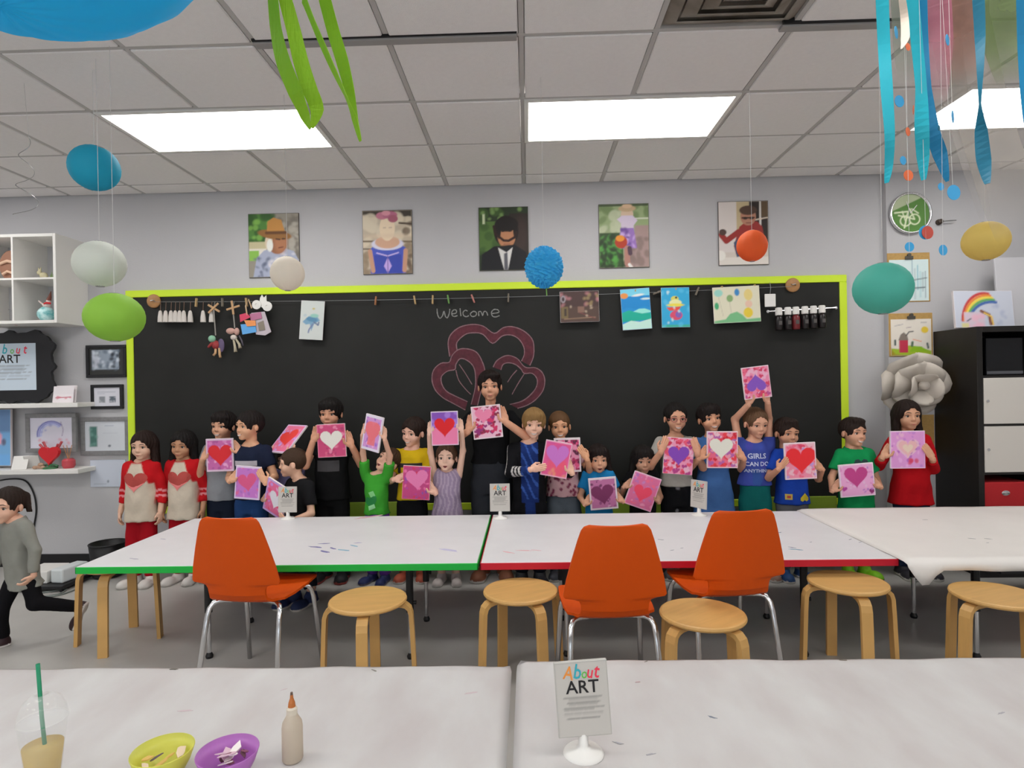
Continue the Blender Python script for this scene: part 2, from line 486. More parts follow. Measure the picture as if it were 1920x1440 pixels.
# ceiling: slab, bars, one object for each tile
GX, GY, P_ = 0.0, 3.338, 0.61
ceil_o = struct('ceiling', box(ROOM_X0 - T, ROOM_X1 + T, ROOM_Y0 - T, WALL_Y + T, CEIL + 0.06, CEIL + 0.16), M_BAR)
xs = [GX + P_ * k for k in range(-9, 10) if ROOM_X0 < GX + P_ * k < ROOM_X1]
ys = [GY + P_ * k for k in range(-14, 4) if ROOM_Y0 < GY + P_ * k < WALL_Y]
for x in xs: obj('ceiling_bar', box(x - 0.012, x + 0.012, ROOM_Y0, WALL_Y, CEIL + 0.006, CEIL + 0.03), M_BAR, ceil_o)
for y in ys: obj('ceiling_bar', box(ROOM_X0, ROOM_X1, y - 0.012, y + 0.012, CEIL + 0.005, CEIL + 0.028), M_BAR, ceil_o)
lights = [(GX + 2.44 * i, GY + 2.44 * j) for i in range(-2, 2) for j in range(-3, 1)]
def in_light(x, y):
    return any(lx - 0.01 < x < lx + 1.23 and ly - 0.01 < y < ly + 0.62 for lx, ly in lights)
ex = [ROOM_X0] + xs + [ROOM_X1]; ey = [ROOM_Y0] + ys + [WALL_Y]
VENT = (0.61, GY - 1.22)
tile_me = {}
for i in range(len(ex) - 1):
    for j in range(len(ey) - 1):
        cx, cy = (ex[i] + ex[i + 1]) / 2, (ey[j] + ey[j + 1]) / 2; w, h = ex[i + 1] - ex[i] - 0.03, ey[j + 1] - ey[j] - 0.03
        if in_light(cx, cy) or w < 0.02 or h < 0.02: continue
        if abs(cx - VENT[0] - 0.305) < 0.1 and abs(cy - VENT[1] - 0.305) < 0.1: continue
        key = (round(w, 3), round(h, 3))
        if key not in tile_me:
            tile_me[key] = mesh('ceiling_tile', *bbox(-w / 2, w / 2, -h / 2, h / 2, 0, 0.02, 0.005, 1)); tile_me[key].materials.append(M_TILE)
        o = bpy.data.objects.new('ceiling_tile', tile_me[key]); COL.objects.link(o); o.parent = ceil_o
        o.location = (cx, cy, CEIL + rnd.uniform(-0.002, 0.003))
# wide bars in shadow grey, black strip painting the shaded gap at loose tiles
for x0, x1, y, tn in ((-1.22, -0.02, GY - P_, 0), (1.16, 1.86, GY - P_, 0)):
    obj('loose_bar', bbox(x0, x1, y - 0.028, y + 0.02, CEIL - 0.012, CEIL + 0.004, 0.003, 1), mat('bar_shadow_grey', '#8b8886', 0.5), ceil_o)
    obj('gap_shade', box(x0, x1, y - 0.04, y - 0.026, CEIL - 0.004, CEIL + 0.02), M_BLACK, ceil_o)
# light panels
M_DIFF = mat('light_diffuser', '#fffdfa', 0.4, g=1, emit=PANEL_STRENGTH)
lab = {(-2.44, GY): 'lit fluorescent ceiling panel behind the lime green streamers', (0.0, GY): 'lit fluorescent ceiling panel right of the lime streamers, above the boy in black',
       (2.44, GY): 'lit fluorescent ceiling panel seen through the hanging turquoise ribbons'}
for lx, ly in lights:
    t = thing('ceiling_light', lab.get((round(lx, 2), ly), 'lit fluorescent ceiling panel over the near half of the room'), 'ceiling light', (lx + 0.61, ly + 0.305, CEIL), group='ceiling light panels')
    fr = join(box(-0.6, 0.6, -0.295, -0.27, -0.004, 0.03), box(-0.6, 0.6, 0.27, 0.295, -0.004, 0.03), box(-0.6, -0.575, -0.27, 0.27, -0.004, 0.03), box(0.575, 0.6, -0.27, 0.27, -0.004, 0.03))
    obj('frame', fr, M_WHITE, t); obj('diffuser', box(-0.575, 0.575, -0.27, 0.27, 0.003, 0.012), M_DIFF, t)
# air vent
M_VENT = mat('vent_dusty', '#8d867e', 0.6, var=0.45, vscale=6, vcol='#5d5348')
t = thing('ceiling_vent', 'dusty square air vent set in the ceiling tiles', 'vent', (VENT[0] + 0.305, VENT[1] + 0.305, CEIL))
obj('backing', box(-0.29, 0.29, -0.29, 0.29, 0.02, 0.03), M_VENT, t)
for k, s in enumerate((0.29, 0.22, 0.15, 0.08)):
    z = -0.004 - 0.012 * k; q = s - 0.055
    V = [(sx * a, sy * a, zz) for a, zz in ((s, z + 0.025), (q, z)) for sx, sy in ((-1, -1), (1, -1), (1, 1), (-1, 1))]
    V += [(x * 0.99, y * 0.99, zz + 0.003) for x, y, zz in V]
    F = []
    for i in range(4):
        j = (i + 1) % 4
        F += [[i, j, 4 + j, 4 + i], [8 + j, 8 + i, 12 + i, 12 + j], [i, 8 + i, 8 + j, j], [4 + j, 12 + j, 12 + i, 4 + i]]
    obj('louver', (V, F), M_VENT, t)

# ------------------------------------------------------------------ chalkboard
M_BOARD = mat('chalkboard_black', '#323230', 0.6, g=0.78, spec=.25, var=0.22, vscale=2.2, bump=0.03)
M_LIME = mat('lime_frame', '#b4d82a', 0.45, g=1.45)
M_CHALK = mat('chalk_white', '#8f8f8c', 0.95, var=0.5, vscale=150)
M_CHALKP = mat('chalk_pink_line', '#8a6a70', 0.95, var=0.4, vscale=150)
M_CHALKR = mat('chalk_red_fill', '#5e2e38', 0.95, var=0.4, vscale=30, vcol='#48282e')
a, b = W(239, 548, WALL_Y), W(1584, 514, WALL_Y)
BX0, BX1, BZ1, BZ0 = a.x, b.x, (a.z + b.z) / 2, 0.42
fw = 0.056
t = thing('chalkboard', 'wide black chalkboard with lime green frame filling the far wall', 'chalkboard', ((BX0 + BX1) / 2, WALL_Y, BZ0))
og = t.location
BY = WALL_Y - 0.02
obj('board', box(BX0 + fw, BX1 - fw, BY, WALL_Y, BZ0 + fw, BZ1 - fw), M_BOARD, t, og)
for g in (bbox(BX0, BX1, WALL_Y - 0.03, WALL_Y, BZ1 - fw, BZ1, 0.004, 1), bbox(BX0, BX1, WALL_Y - 0.03, WALL_Y, BZ0, BZ0 + fw, 0.004, 1),
          bbox(BX0, BX0 + fw, WALL_Y - 0.03, WALL_Y, BZ0 + fw, BZ1 - fw, 0.004, 1), bbox(BX1 - fw, BX1, WALL_Y - 0.03, WALL_Y, BZ0 + fw, BZ1 - fw, 0.004, 1)):
    obj('frame_bar', g, M_LIME, t, og)
def cw(p): return W(760 + p[0] / 4.8, 500 + p[1] / 4.8, BY - 0.0006)
def spline(P, n=4):
    P = [Vector(p) for p in P]; o = []
    for i in range(len(P) - 1):
        p0, p1, p2, p3 = P[max(i - 1, 0)], P[i], P[i + 1], P[min(i + 2, len(P) - 1)]
        for k in range(n):
            s = k / n; o.append(0.5 * ((2 * p1) + (p2 - p0) * s + (2 * p0 - 5 * p1 + 4 * p2 - p3) * s * s + (3 * p1 - p0 - 3 * p2 + p3) * s ** 3))
    o.append(P[-1]); return o
def stroke(P, w, off=0.0004, sm=True):
    Q = [cw(p) for p in P]
    if sm: Q = spline(Q)
    Q = [Vector((q.x, BY - off - 0.0004, q.z)) for q in Q]
    return ribbon(Q, w, 0.0006, axis=(0, 0, 1))
def stroke2(P, w, off=0.0004, sm=True):
    """flat stroke lying on the board"""
    Q = [cw(p) for p in P]
    if sm: Q = spline(Q)
    V = []; F = []; n = len(Q)
    for i, q in enumerate(Q):
        d = (Q[min(i + 1, n - 1)] - Q[max(i - 1, 0)]); d.y = 0; d.normalize()
        s = Vector((-d.z, 0, d.x)) * (w / 2 * (0.8 + 0.4 * rnd.random()))
        for pt in (q + s, q - s):
            V.append((pt.x, BY - off, pt.z))
        for pt in (q + s, q - s):
            V.append((pt.x, BY, pt.z))
    for i in range(n - 1):
        a = i * 4; b = a + 4
        F += [[a, a + 1, b + 1, b], [a + 1, a + 3, b + 3, b + 1], [a + 2, a, b, b + 2]]
    return V, F
def band(outer, inner, off=0.0003):
    A = spline([cw(p) for p in outer]); B = spline([cw(p) for p in inner]); n = 60
    def rs(L):
        ds = [0]
        for p, q in zip(L[:-1], L[1:]): ds.append(ds[-1] + (q - p).length)
        o = []
        for k in range(n):
            s = ds[-1] * k / (n - 1); i = max(j for j in range(len(ds)) if ds[j] <= s + 1e-9); i = min(i, len(L) - 2)
            o.append(L[i].lerp(L[i + 1], (s - ds[i]) / max(1e-9, ds[i + 1] - ds[i])))
        return o
    A, B = rs(A), rs(B); V = [(p.x, BY - off, p.z) for p in A] + [(p.x, BY - off, p.z) for p in B]
    return V, [[i, i + 1, n + i + 1, n + i] for i in range(n - 1)]
HB = [([(400, 810), (385, 690), (410, 610), (490, 545), (600, 520), (700, 535), (800, 600), (880, 550), (960, 540), (1060, 575), (1140, 650), (1158, 740), (1150, 820), (1120, 890)],
       [(465, 750), (465, 680), (540, 610), (620, 595), (700, 610), (785, 690), (870, 625), (950, 615), (1020, 650), (1065, 720), (1070, 790), (1045, 850)]),
      ([(650, 1250), (690, 1080), (715, 945), (690, 850), (640, 770), (560, 740), (480, 745), (420, 800), (395, 860), (320, 870), (255, 930), (240, 1020), (270, 1110), (340, 1180), (430, 1230), (540, 1290)],
       [(592, 1240), (630, 1080), (628, 950), (600, 880), (540, 835), (490, 830), (455, 880), (445, 925), (380, 940), (325, 990), (330, 1060), (370, 1120), (440, 1160), (560, 1215)]),
      ([(790, 905), (820, 850), (880, 810), (940, 800), (1010, 830), (1060, 890), (1100, 910), (1170, 910), (1230, 950), (1255, 1020), (1240, 1110), (1180, 1190), (1100, 1245), (1010, 1275)],
       [(860, 930), (880, 880), (930, 865), (990, 880), (1040, 920), (1070, 960), (1140, 960), (1185, 1010), (1180, 1080), (1130, 1150), (1050, 1210), (940, 1240)])]
for k, (A, B) in enumerate(HB):
    obj('chalk_heart', band(A, B, 0.0005 + 0.0004 * k), M_CHALKR, t, og)
    for Q in (A, B): obj('chalk_outline', stroke2(Q, 0.008, 0.002), M_CHALKP, t, og)
for gg in (stroke2([(455, 930), (480, 1020), (540, 1100), (590, 1150)], 0.007, 0.002), stroke2([(485, 880), (540, 960), (600, 1060)], 0.007, 0.002),
                          stroke2([(1005, 930), (960, 980), (920, 1040)], 0.007, 0.002), stroke2([(1070, 965), (1010, 1060), (960, 1150)], 0.007, 0.002)): obj('chalk_outline', gg, M_CHALKP, t, og)
LET = [[(285, 378), (290, 430), (310, 465), (335, 440), (348, 400), (360, 445), (378, 460), (395, 420), (400, 380)],
       [(418, 425), (455, 418), (460, 395), (440, 388), (420, 405), (420, 435), (440, 448), (470, 440)], [(492, 375), (500, 445)],
       [(560, 400), (540, 392), (520, 410), (525, 440), (550, 450), (572, 440)], [(605, 405), (585, 425), (600, 448), (632, 442), (640, 415), (620, 402), (605, 405)],
       [(662, 445), (660, 408), (680, 405), (695, 440), (705, 408), (728, 405), (742, 440)], [(778, 422), (838, 412), (835, 390), (800, 385), (775, 410), (785, 445), (815, 452), (848, 440)]]
obj('chalk_lettering', join(*[stroke2(L, 0.008, 0.0012) for L in LET]), M_CHALK, t, og)

# ------------------------------------------------------------------ wall pictures
def rect(x0, y0, x1, y1, Y):
    a, b = W(x0, (y0 + y1) / 2, Y), W(x1, (y0 + y1) / 2, Y); c, d = W((x0 + x1) / 2, y0, Y), W((x0 + x1) / 2, y1, Y)
    return Vector(((a.x + b.x) / 2, Y, (c.z + d.z) / 2)), b.x - a.x, c.z - d.z
def panel(name, label, cat, r, Y, p, th=0.012, group=None, edge=None, frame=None, fwid=0.0, roll=0.0, tilt=0.0, sname='print', fth=0.018):
    """flat picture: board + printed face, optional frame of four bars"""
    c, w, h = rect(*r, Y - th)
    t = thing(name, label, cat, (c.x, Y, c.z - h / 2), group=group)
    M = (Matrix.Rotation(roll, 3, 'Y') @ Matrix.Rotation(tilt, 3, 'X'))
    o = np.array((0, -th / 2, h / 2))
    iw, ih = w - 2 * fwid, h - 2 * fwid
    obj('backing', xf(bbox(-iw / 2, iw / 2, -th / 2, th / 2 - 0.0005, -ih / 2, ih / 2, 0.0015, 1), M, o), edge or M_CANVAS, t)
    g, cols = p.geo(iw * 0.985, ih * 0.985, M, o + np.array(M @ Vector((0, -th / 2 - 0.0006, 0))))
    obj(sname, g, M_PRINT, t, cols=cols)
    if frame:
        f = fwid + 0.004
        for q in ((-w / 2, w / 2, h / 2 - f, h / 2), (-w / 2, w / 2, -h / 2, -h / 2 + f), (-w / 2, -w / 2 + f, -h / 2 + f, h / 2 - f), (w / 2 - f, w / 2, -h / 2 + f, h / 2 - f)):
            obj('frame_bar', xf(bbox(q[0], q[1], th / 2 - fth - 0.004, th / 2, q[2], q[3], 0.002, 1), M, o), frame, t)
    return t
ASP = 0.79
def photo(i):
    if i == 0:
        p = Paint(64, 80, ASP, '#8a8478'); p.rect(0, .45, .5, 1, '#4a7a35'); p.blot('#2e5324', 18, .03, .09, 3, 0, .5, .55, 1); p.blot('#77a94a', 8, .02, .05, 4, 0, .45, .6, .9)
        p.rect(0, .4, .44, .56, '#b9b08c'); p.rect(0, .35, .3, .45, '#d2cdc2'); p.rect(0, .2, .26, .42, '#7fae4b'); p.blot('#6d675f', 25, .03, .08, 5, .55, 1, .3, 1); p.blot('#a39d92', 14, .02, .06, 6, .6, 1, .3, .95)
        p.poly([(.08, 0), (.15, .3), (.3, .42), (.62, .48), (.9, .4), (1, .25), (1, 0)], '#9aa0b4'); p.blot('#5c6379', 14, .01, .04, 8, .1, .5, 0, .3); p.blot('#c9c6cc', 12, .015, .04, 9, .4, .95, .05, .4)
        p.ell(.57, .57, .16, .21, '#8d5d43'); p.ell(.64, .54, .1, .16, '#a8714f', o=.8, soft=5); p.ell(.4, .55, .06, .12, '#c9b9a2'); p.ell(.42, .5, .05, .1, '#e0dad0')
        p.ell(.52, .67, .27, .075, '#8a5f31', -.15); p.poly([(.36, .68), (.38, .88), (.5, .94), (.66, .9), (.74, .68)], '#b5803f'); p.line([(.36, .7), (.74, .7)], .05, '#5f3d20')
        p.line([(.55, .6), (.62, .59)], .02, '#3a241a'); p.line([(.67, .6), (.72, .6)], .02, '#3a241a'); p.line([(.6, .46), (.68, .47)], .018, '#6d3a2d')
    elif i == 1:
        p = Paint(64, 80, ASP, '#b3a590'); p.rect(0, 1, .9, 1, '#3a332c'); p.blot('#c8bca6', 16, .04, .12, 3, 0, 1, .5, .9); p.blot('#84725d', 26, .03, .09, 4, 0, 1, 0, .5); p.blot('#5d4b3c', 10, .03, .07, 5, .7, 1, 0, .9)
        p.line([(0, .52), (1, .5)], .03, '#6f5f4c'); p.line([(0, .4), (.3, .39)], .02, '#53463a'); p.line([(.75, .8), (1, .78)], .03, '#4a3c32')
        p.poly([(.15, 0), (.13, .38), (.3, .52), (.7, .52), (.9, .38), (.86, 0)], '#3f4fb0'); p.poly([(.2, .0), (.22, .3), (.78, .3), (.8, 0)], '#2f3f9e')
        p.ell(.5, .47, .26, .1, '#c8c5de'); p.ell(.5, .5, .2, .1, '#c39a80'); p.rect(.42, .58, .46, .62, '#c39a80'); p.line([(.28, .33), (.5, .28), (.72, .33)], .02, '#b9a8d8')
        p.poly([(.5, .26), (.58, .12), (.5, .01), (.42, .12)], '#b59bd6'); p.line([(.5, .28), (.5, .02)], .012, '#6d58a0')
        p.ell(.5, .72, .125, .2, '#dcc3a8'); p.ell(.5, .6, .26, .035, '#cdb79d', o=.7, soft=4); p.ell(.4, .92, .1, .06, '#b56f83'); p.ell(.56, .93, .12, .06, '#a85f78'); p.ell(.62, .87, .08, .06, '#9c5568'); p.ell(.48, .96, .07, .04, '#c98a98')
        p.line([(.42, .73), (.47, .73)], .012, '#8d7260', .7); p.line([(.54, .73), (.59, .73)], .012, '#8d7260', .7)
        p.line([(.14, .36), (.2, .05)], .07, '#b78a70'); p.line([(.87, .36), (.84, .05)], .07, '#b78a70')
    elif i == 2:
        p = Paint(64, 80, ASP, '#26331f'); p.rect(0, .5, .3, .78, '#4d6b33'); p.blot('#3b5528', 14, .03, .1, 3, 0, .5, .3, 1); p.blot('#769555', 9, .015, .04, 4, 0, .9, .8, 1); p.rect(.62, 1, .2, .9, '#2b211e', .9); p.ell(.85, .55, .1, .3, '#3a2a26', o=.8, soft=6)
        p.rect(.07, .12, .74, .9, '#b9c4a0'); p.ell(.55, .62, .2, .25, '#1a1310'); p.ell(.56, .57, .15, .23, '#b07a58'); p.ell(.56, .73, .19, .12, '#17110f'); p.ell(.4, .62, .035, .12, '#15100e'); p.ell(.74, .62, .035, .12, '#15100e')
        p.line([(.3, .7), (.33, .58), (.5, .47), (.6, .465), (.73, .52), (.76, .6)], .04, '#2a1512'); p.ell(.48, .62, .03, .014, '#20140f'); p.ell(.63, .62, .03, .014, '#20140f'); p.line([(.5, .41), (.62, .41)], .012, '#7d473a')
        p.poly([(.02, 0), (.05, .25), (.3, .38), (.72, .4), (.95, .28), (1, 0)], '#121217'); p.poly([(.38, .36), (.5, 0), (.58, 0), (.68, .36), (.55, .28)], '#cbc9c6'); p.poly([(.5, .26), (.57, .28), (.58, 0), (.5, 0)], '#55555c')
    elif i == 3:
        p = Paint(64, 80, ASP, '#8f9a76'); p.rect(0, 1, .62, 1, '#8b9c70'); p.blot('#6b7f52', 14, .03, .1, 3, 0, 1, .75, 1); p.rect(0, 1, .97, 1, '#3d4a33'); p.blot('#b3ba9c', 8, .04, .1, 5, 0, .5, .6, .9)
        p.rect(.5, 1, 0, .55, '#927a78'); p.rect(.72, 1, 0, .66, '#9c8480'); p.blot('#7d6b66', 14, .03, .08, 9, .6, 1, 0, .5); p.rect(0, .48, 0, .55, '#33492a'); p.blot('#4f9440', 34, .01, .045, 6, 0, .46, 0, .48); p.blot('#1f3319', 22, .015, .05, 7, 0, .5, 0, .55)
        p.rect(.66, 1, .76, .78, '#c9cbb9'); p.ell(.57, .84, .1, .1, '#c4ad96'); p.ell(.57, .93, .14, .05, '#b49a78'); p.ell(.57, .97, .08, .035, '#c7a98a')
        p.poly([(.36, .76), (.46, .82), (.68, .82), (.78, .74), (.7, .66), (.7, .6), (.45, .6), (.44, .7)], '#c6b9cb'); p.poly([(.43, .62), (.7, .62), (.76, .3), (.42, .3)], '#8f6cb0'); p.blot('#5c3f86', 12, .012, .035, 11, .45, .72, .32, .6); p.blot('#c7a9d8', 10, .01, .03, 12, .45, .72, .32, .6)
        p.ell(.44, .4, .1, .1, '#a8371f'); p.ell(.42, .46, .07, .05, '#e08a2c'); p.line([(.56, .3), (.56, .06), (.62, .0)], .09, '#a3756a'); p.line([(.61, .3), (.62, .22)], .07, '#4b3644'); p.line([(.6, .04), (.64, 0)], .05, '#d8d3cf')
    else:
        p = Paint(64, 80, ASP, '#c2b8ae'); p.rect(.62, 1, .35, 1, '#29211d'); p.rect(.36, .62, .5, 1, '#b3a17e'); p.rect(0, .36, .2, 1, '#c9c0bb'); p.rect(0, 1, 0, .12, '#cfc8c0'); p.line([(.85, 1), (.84, .3)], .03, '#cfc9c3'); p.line([(.7, .7), (1, .74)], .02, '#c8b9a8')
        p.rect(.86, 1, .75, 1, '#57452f'); p.poly([(.3, .3), (.42, .6), (.55, .68), (.78, .68), (.88, .6), (.95, .3), (.9, .15), (.35, .15)], '#8d2c28'); p.line([(.4, .52), (.15, .38), (.05, .48)], .09, '#8d2c28'); p.poly([(.3, .35), (.5, .5), (.5, .15), (.36, .12)], '#3f4a63')
        p.ell(.6, .76, .125, .14, '#a87660'); p.ell(.6, .86, .14, .075, '#4b362b'); p.line([(.48, .74), (.72, .74)], .025, '#2b1d1a'); p.ell(.54, .735, .035, .022, '#33231e'); p.ell(.67, .735, .035, .022, '#33231e'); p.line([(.56, .66), (.66, .66)], .015, '#74403a'); p.ell(.08, .52, .06, .05, '#4d3b36'); p.ell(.03, .15, .08, .08, '#dad3cb')
    return p
PL = ['photo print of a child in a brown straw hat above the chalkboard', 'photo print of a child in a bright blue dress above the chalkboard', 'photo print of a child in a black suit with painted moustache above the chalkboard',
      'photo print of a child in purple clothes standing on a garden path', 'photo print of a child in a red sweater, partly behind the orange lantern']
for i, r in enumerate(((466, 400, 561, 520), (680, 394, 773, 514), (898, 388, 991, 507), (1123, 382, 1217, 502), (1347, 377, 1441, 497))):
    panel('photo_print', PL[i], 'photo', r, WALL_Y, photo(i), group='photo prints above the chalkboard', edge=mat('print_edge', '#55504c', 0.6))

# --- framed sheets at the left end
M_FBLK = mat('frame_black', '#1b1b1e', 0.4); M_FGREY = mat('frame_grey', '#7c7b7c', 0.45, var=0.2, vscale=40)
p = Paint(40, 32, 1.25, '#2f2f2e'); p.rect(.08, .86, .2, .92, '#8d98a6'); p.rect(.1, .3, .25, .9, '#b5b9c4'); p.blot('#5d6a78', 22, .03, .09, 2, .1, .85, .22, .9); p.blot('#c8cfda', 16, .02, .06, 3, .12, .84, .25, .9); p.blot('#23262b', 10, .02, .06, 4, .6, .85, .25, .8)
panel('framed_photo', 'black framed class photo hung below the green lantern', 'picture frame', (162, 647, 237, 708), WALL_Y, p, frame=M_FBLK, fwid=0.02)
p = Paint(36, 30, 1.2, '#c3c3cb'); p.rect(.2, .42, .2, .52, '#7c8086'); p.rect(.58, .82, .2, .52, '#56606a'); p.blot('#c3c3cb', 10, .01, .03, 5, .2, .82, .2, .5); p.line([(.15, .75), (.8, .75)], .04, '#a5a8b2'); p.line([(.15, .66), (.4, .66)], .03, '#a5a8b2')
panel('framed_certificate', 'small black framed certificate with two dark emblems', 'picture frame', (171, 721, 231, 767), WALL_Y, p, frame=M_FBLK, fwid=0.02)
p = Paint(40, 32, 1.22, '#c0c4ca'); p.rect(.12, .3, .15, .82, '#477068'); p.blot('#6f9a90', 6, .02, .05, 3, .14, .28, .2, .8); p.ell(.6, .17, .04, .04, '#56606c'); p.line([(.5, .84), (.7, .84)], .03, '#a4a9b4'); p.line([(.45, .6), (.8, .6)], .015, '#b2b6be')
panel('framed_certificate', 'grey framed certificate with a green vertical strip beside the chalkboard', 'picture frame', (152, 782, 243, 853), WALL_Y, p, frame=M_FGREY, fwid=0.03)
p = Paint(36, 28, 1.25, '#b6bcc8'); p.ell(.5, .2, .03, .05, '#6d7684'); p.line([(.1, .1), (.45, .1)], .012, '#8d95a2')
panel('pinned_paper', 'plain pale certificate sheet pinned below the grey framed one', 'paper', (169, 862, 236, 913), WALL_Y, p, th=0.006, edge=mat('sheet_edge', '#80858f', 0.6))
# ornate sign
t = None
cxp, czp = W(19, 688, WALL_Y - 0.12).x, W(19, 688, WALL_Y - 0.12).z
pts = []
hw, hh_ = 0.345, 0.275
for i in range(96):
    th = 2 * PI * i / 96; c_, s_ = math.cos(th), math.sin(th)
    k = (abs(c_) ** 6 + abs(s_) ** 6) ** (-1 / 6)
    q = 1 + 0.045 * math.cos(12 * th) + 0.02 * math.cos(24 * th + 0.5)
    pts.append((hw * k * c_ * q, hh_ * k * s_ * q))
t = thing('art_sign', 'black scalloped frame sign reading About ART on the upper wall shelf', 'sign', (cxp, WALL_Y - 0.13, czp - hh_))
og = t.location
obj('scalloped_frame', xf(prism(pts, 0.025), None, (cxp, WALL_Y - 0.125, czp)), M_FBLK, t, og)
Mq = None
def art_sheet(w, h, at, M, parent, org, n=1.0, bgc='#bfbebb', prefix=''):
    """sheet face with the coloured word, ART and lines of small print; at = centre of the front, M frame (u,back,v)"""
    M = Matrix(M)
    p = Paint(30, 42, w / h, bgc)
    R = random.Random(5)
    for k, (y, x0, x1) in enumerate(((.53, .14, .86), (.49, .22, .8), (.455, .2, .82), (.42, .24, .78), (.385, .12, .9), (.35, .14, .7), (.30, .12, .88), (.24, .18, .8))):
        x = x0
        while x < x1:
            q = min(x1, x + R.uniform(.06, .16)); p.line([(x, y), (q, y)], .012, '#4d4b4a', .75 if k else .95); x = q + .03
    g, cols = p.geo(w, h, M, at)
    obj('printed_sheet', g, M_PRINT, parent, org, cols=cols)
    def put(s, size, x, z, m, nm, rot=0.0, sx=1.0):
        V, F = text_geo(s, size, bold=0.012)
        V = np.stack([V[:, 0] * sx, np.full(len(V), -0.0008), V[:, 1]], -1)
        V = V @ np.array(Matrix.Rotation(rot, 3, 'Y')).T + np.array((x, 0, z))
        obj(nm, (V @ np.array(M).T + np.array(tuple(at)), F), m, parent, org)
    put('ART', h * 0.25, 0.01 * w, h * 0.085, mat('ink_black', '#161416', 0.5), 'lettering')
    for ch, x, cc, sz in (('A', -.27, '#d8873a', .26), ('b', -.09, '#2f9aa8', .29), ('o', .05, '#5fae4a', .2), ('u', .16, '#d8324a', .24), ('t', .29, '#d8324a', .28)):
        put(ch, h * sz, x * w, h * 0.285, mat('ink_' + cc[1:], cc, 0.5), 'coloured_letter', rot=0.22, sx=0.8)
ID3 = Matrix.Identity(3)
art_sheet(0.43, 0.37, np.array((cxp + 0.0, WALL_Y - 0.127, czp)), ID3, t, og, bgc='#b3bfca')
# wall shelves
def shelf(x1p, yp, label):
    z = W(x1p, yp, WALL_Y - 0.2).z
    x1 = W(x1p, yp, WALL_Y - 0.2).x
    solo('wall_shelf', bbox(-5.0, x1, WALL_Y - 0.2, WALL_Y, z - 0.035, z, 0.003, 1), M_WHITE, label, 'shelf', 'white floating wall shelves')
    return z, x1
SZ1, SX1 = shelf(145, 755, 'white floating shelf holding the black scalloped sign')
SZ2, SX2 = shelf(146, 880, 'white floating shelf with red heart decoration under the framed drawing')
# sit the sign on its shelf: nothing to move, the frame reaches the shelf top
p = Paint(30, 40, 0.75, '#cfc9cc'); p.rect(0, 1, 0, .5, '#d4cdd0'); p.line([(.15, .3), (.85, .33)], .05, '#a8465a'); p.blot('#b95a6c', 6, .02, .05, 3, .2, .85, .25, .38)
c = W(122, 753, WALL_Y - 0.12)
t = thing('standing_card', 'small white card with red writing on the upper wall shelf', 'card', (c.x, WALL_Y - 0.12, SZ1))
obj('card', xf(bbox(-0.085, 0.085, -0.005, 0.005, 0, 0.135, 0.002, 1), Matrix.Rotation(-0.15, 3, 'X'), (0, 0, 0.0008)), M_CANVAS, t)
g, cols = p.geo(0.165, 0.13, Matrix.Rotation(-0.15, 3, 'X'), (0, -0.0155, 0.0655)); obj('print', g, M_PRINT, t, cols=cols)
# framed drawing + blue painting on lower shelf
p = Paint(48, 40, 1.25, '#c8c6d2'); 
for k, cc in enumerate(('#4a4fa8', '#7d86c8', '#a9b0d8')):
    p.line([(.5 + (.33 - .045 * k) * math.cos(a_), .45 + (.42 - .05 * k) * math.sin(a_)) for a_ in np.linspace(.25 * PI, 1.05 * PI, 14)], .035, cc)
p.line([(.72, .85), (.78, .6), (.75, .4)], .02, '#8b7d9c'); p.blot('#c98a9c', 8, .02, .05, 3, .2, .9, .05, .3); p.blot('#8a90c0', 6, .02, .05, 4, .2, .5, .5, .8)
t = panel('framed_drawing', 'grey framed rainbow drawing leaning on the lower wall shelf', 'picture frame', (49, 775, 144, 848), WALL_Y - 0.05, p, frame=M_FGREY, fwid=0.03)
p = Paint(36, 40, 0.8, '#6f9fc9'); p.rect(0, 1, .6, 1, '#6585ad'); p.ell(.55, .5, .2, .17, '#c98aa0'); p.rect(.3, .8, .38, .55, '#d898ac'); p.ell(.85, .42, .04, .06, '#5b5f78'); p.rect(0, 1, 0, .2, '#6aa0d2')
panel('painting', 'blue canvas painting with a pink shape on the lower wall shelf', 'painting', (-62, 768, 20, 874), WALL_Y - 0.06, p, th=0.02, tilt=-0.02)
# card, heart and candles on lower shelf
c = W(40, 868, WALL_Y - 0.15)
solo('folded_card', xf(join(xf(box(-0.05, 0.05, -0.002, 0.002, 0, 0.115), rot=(-0.5, 0, 0.35), loc=(0, -0.055, 0)), xf(box(-0.05, 0.05, -0.002, 0.002, 0, 0.115), rot=(0.5, 0, 0.35), loc=(0.036, 0.045, 0))), loc=(c.x, WALL_Y - 0.12, SZ2 + 0.001)), M_WHITE, 'white folded card standing on the lower wall shelf', 'card')
M_RED = mat('gloss_red', '#b8232a', 0.25, g=1.4)
c = W(97, 850, WALL_Y - 0.12)
t = thing('heart_ornament', 'glossy red heart ornament on a green stand, lower wall shelf', 'ornament', (c.x, WALL_Y - 0.135, SZ2))
hp = prism(heart_poly(0.16, 30, 0, 0.1), 0.03)
obj('heart', xf(hp, loc=(0, -0.02, 0)), M_RED, t)
obj('stand', join(lathe([(0.05, 0), (0.05, 0.012), (0.012, 0.02), (0.012, 0.035)], 16), xf(tube([(-0.06, 0, 0.02), (-0.03, 0, 0.03), (0.03, 0, 0.03), (0.06, 0, 0.02)], 0.008, 6))), mat('leaf_green', '#3d6a48', 0.5), t)
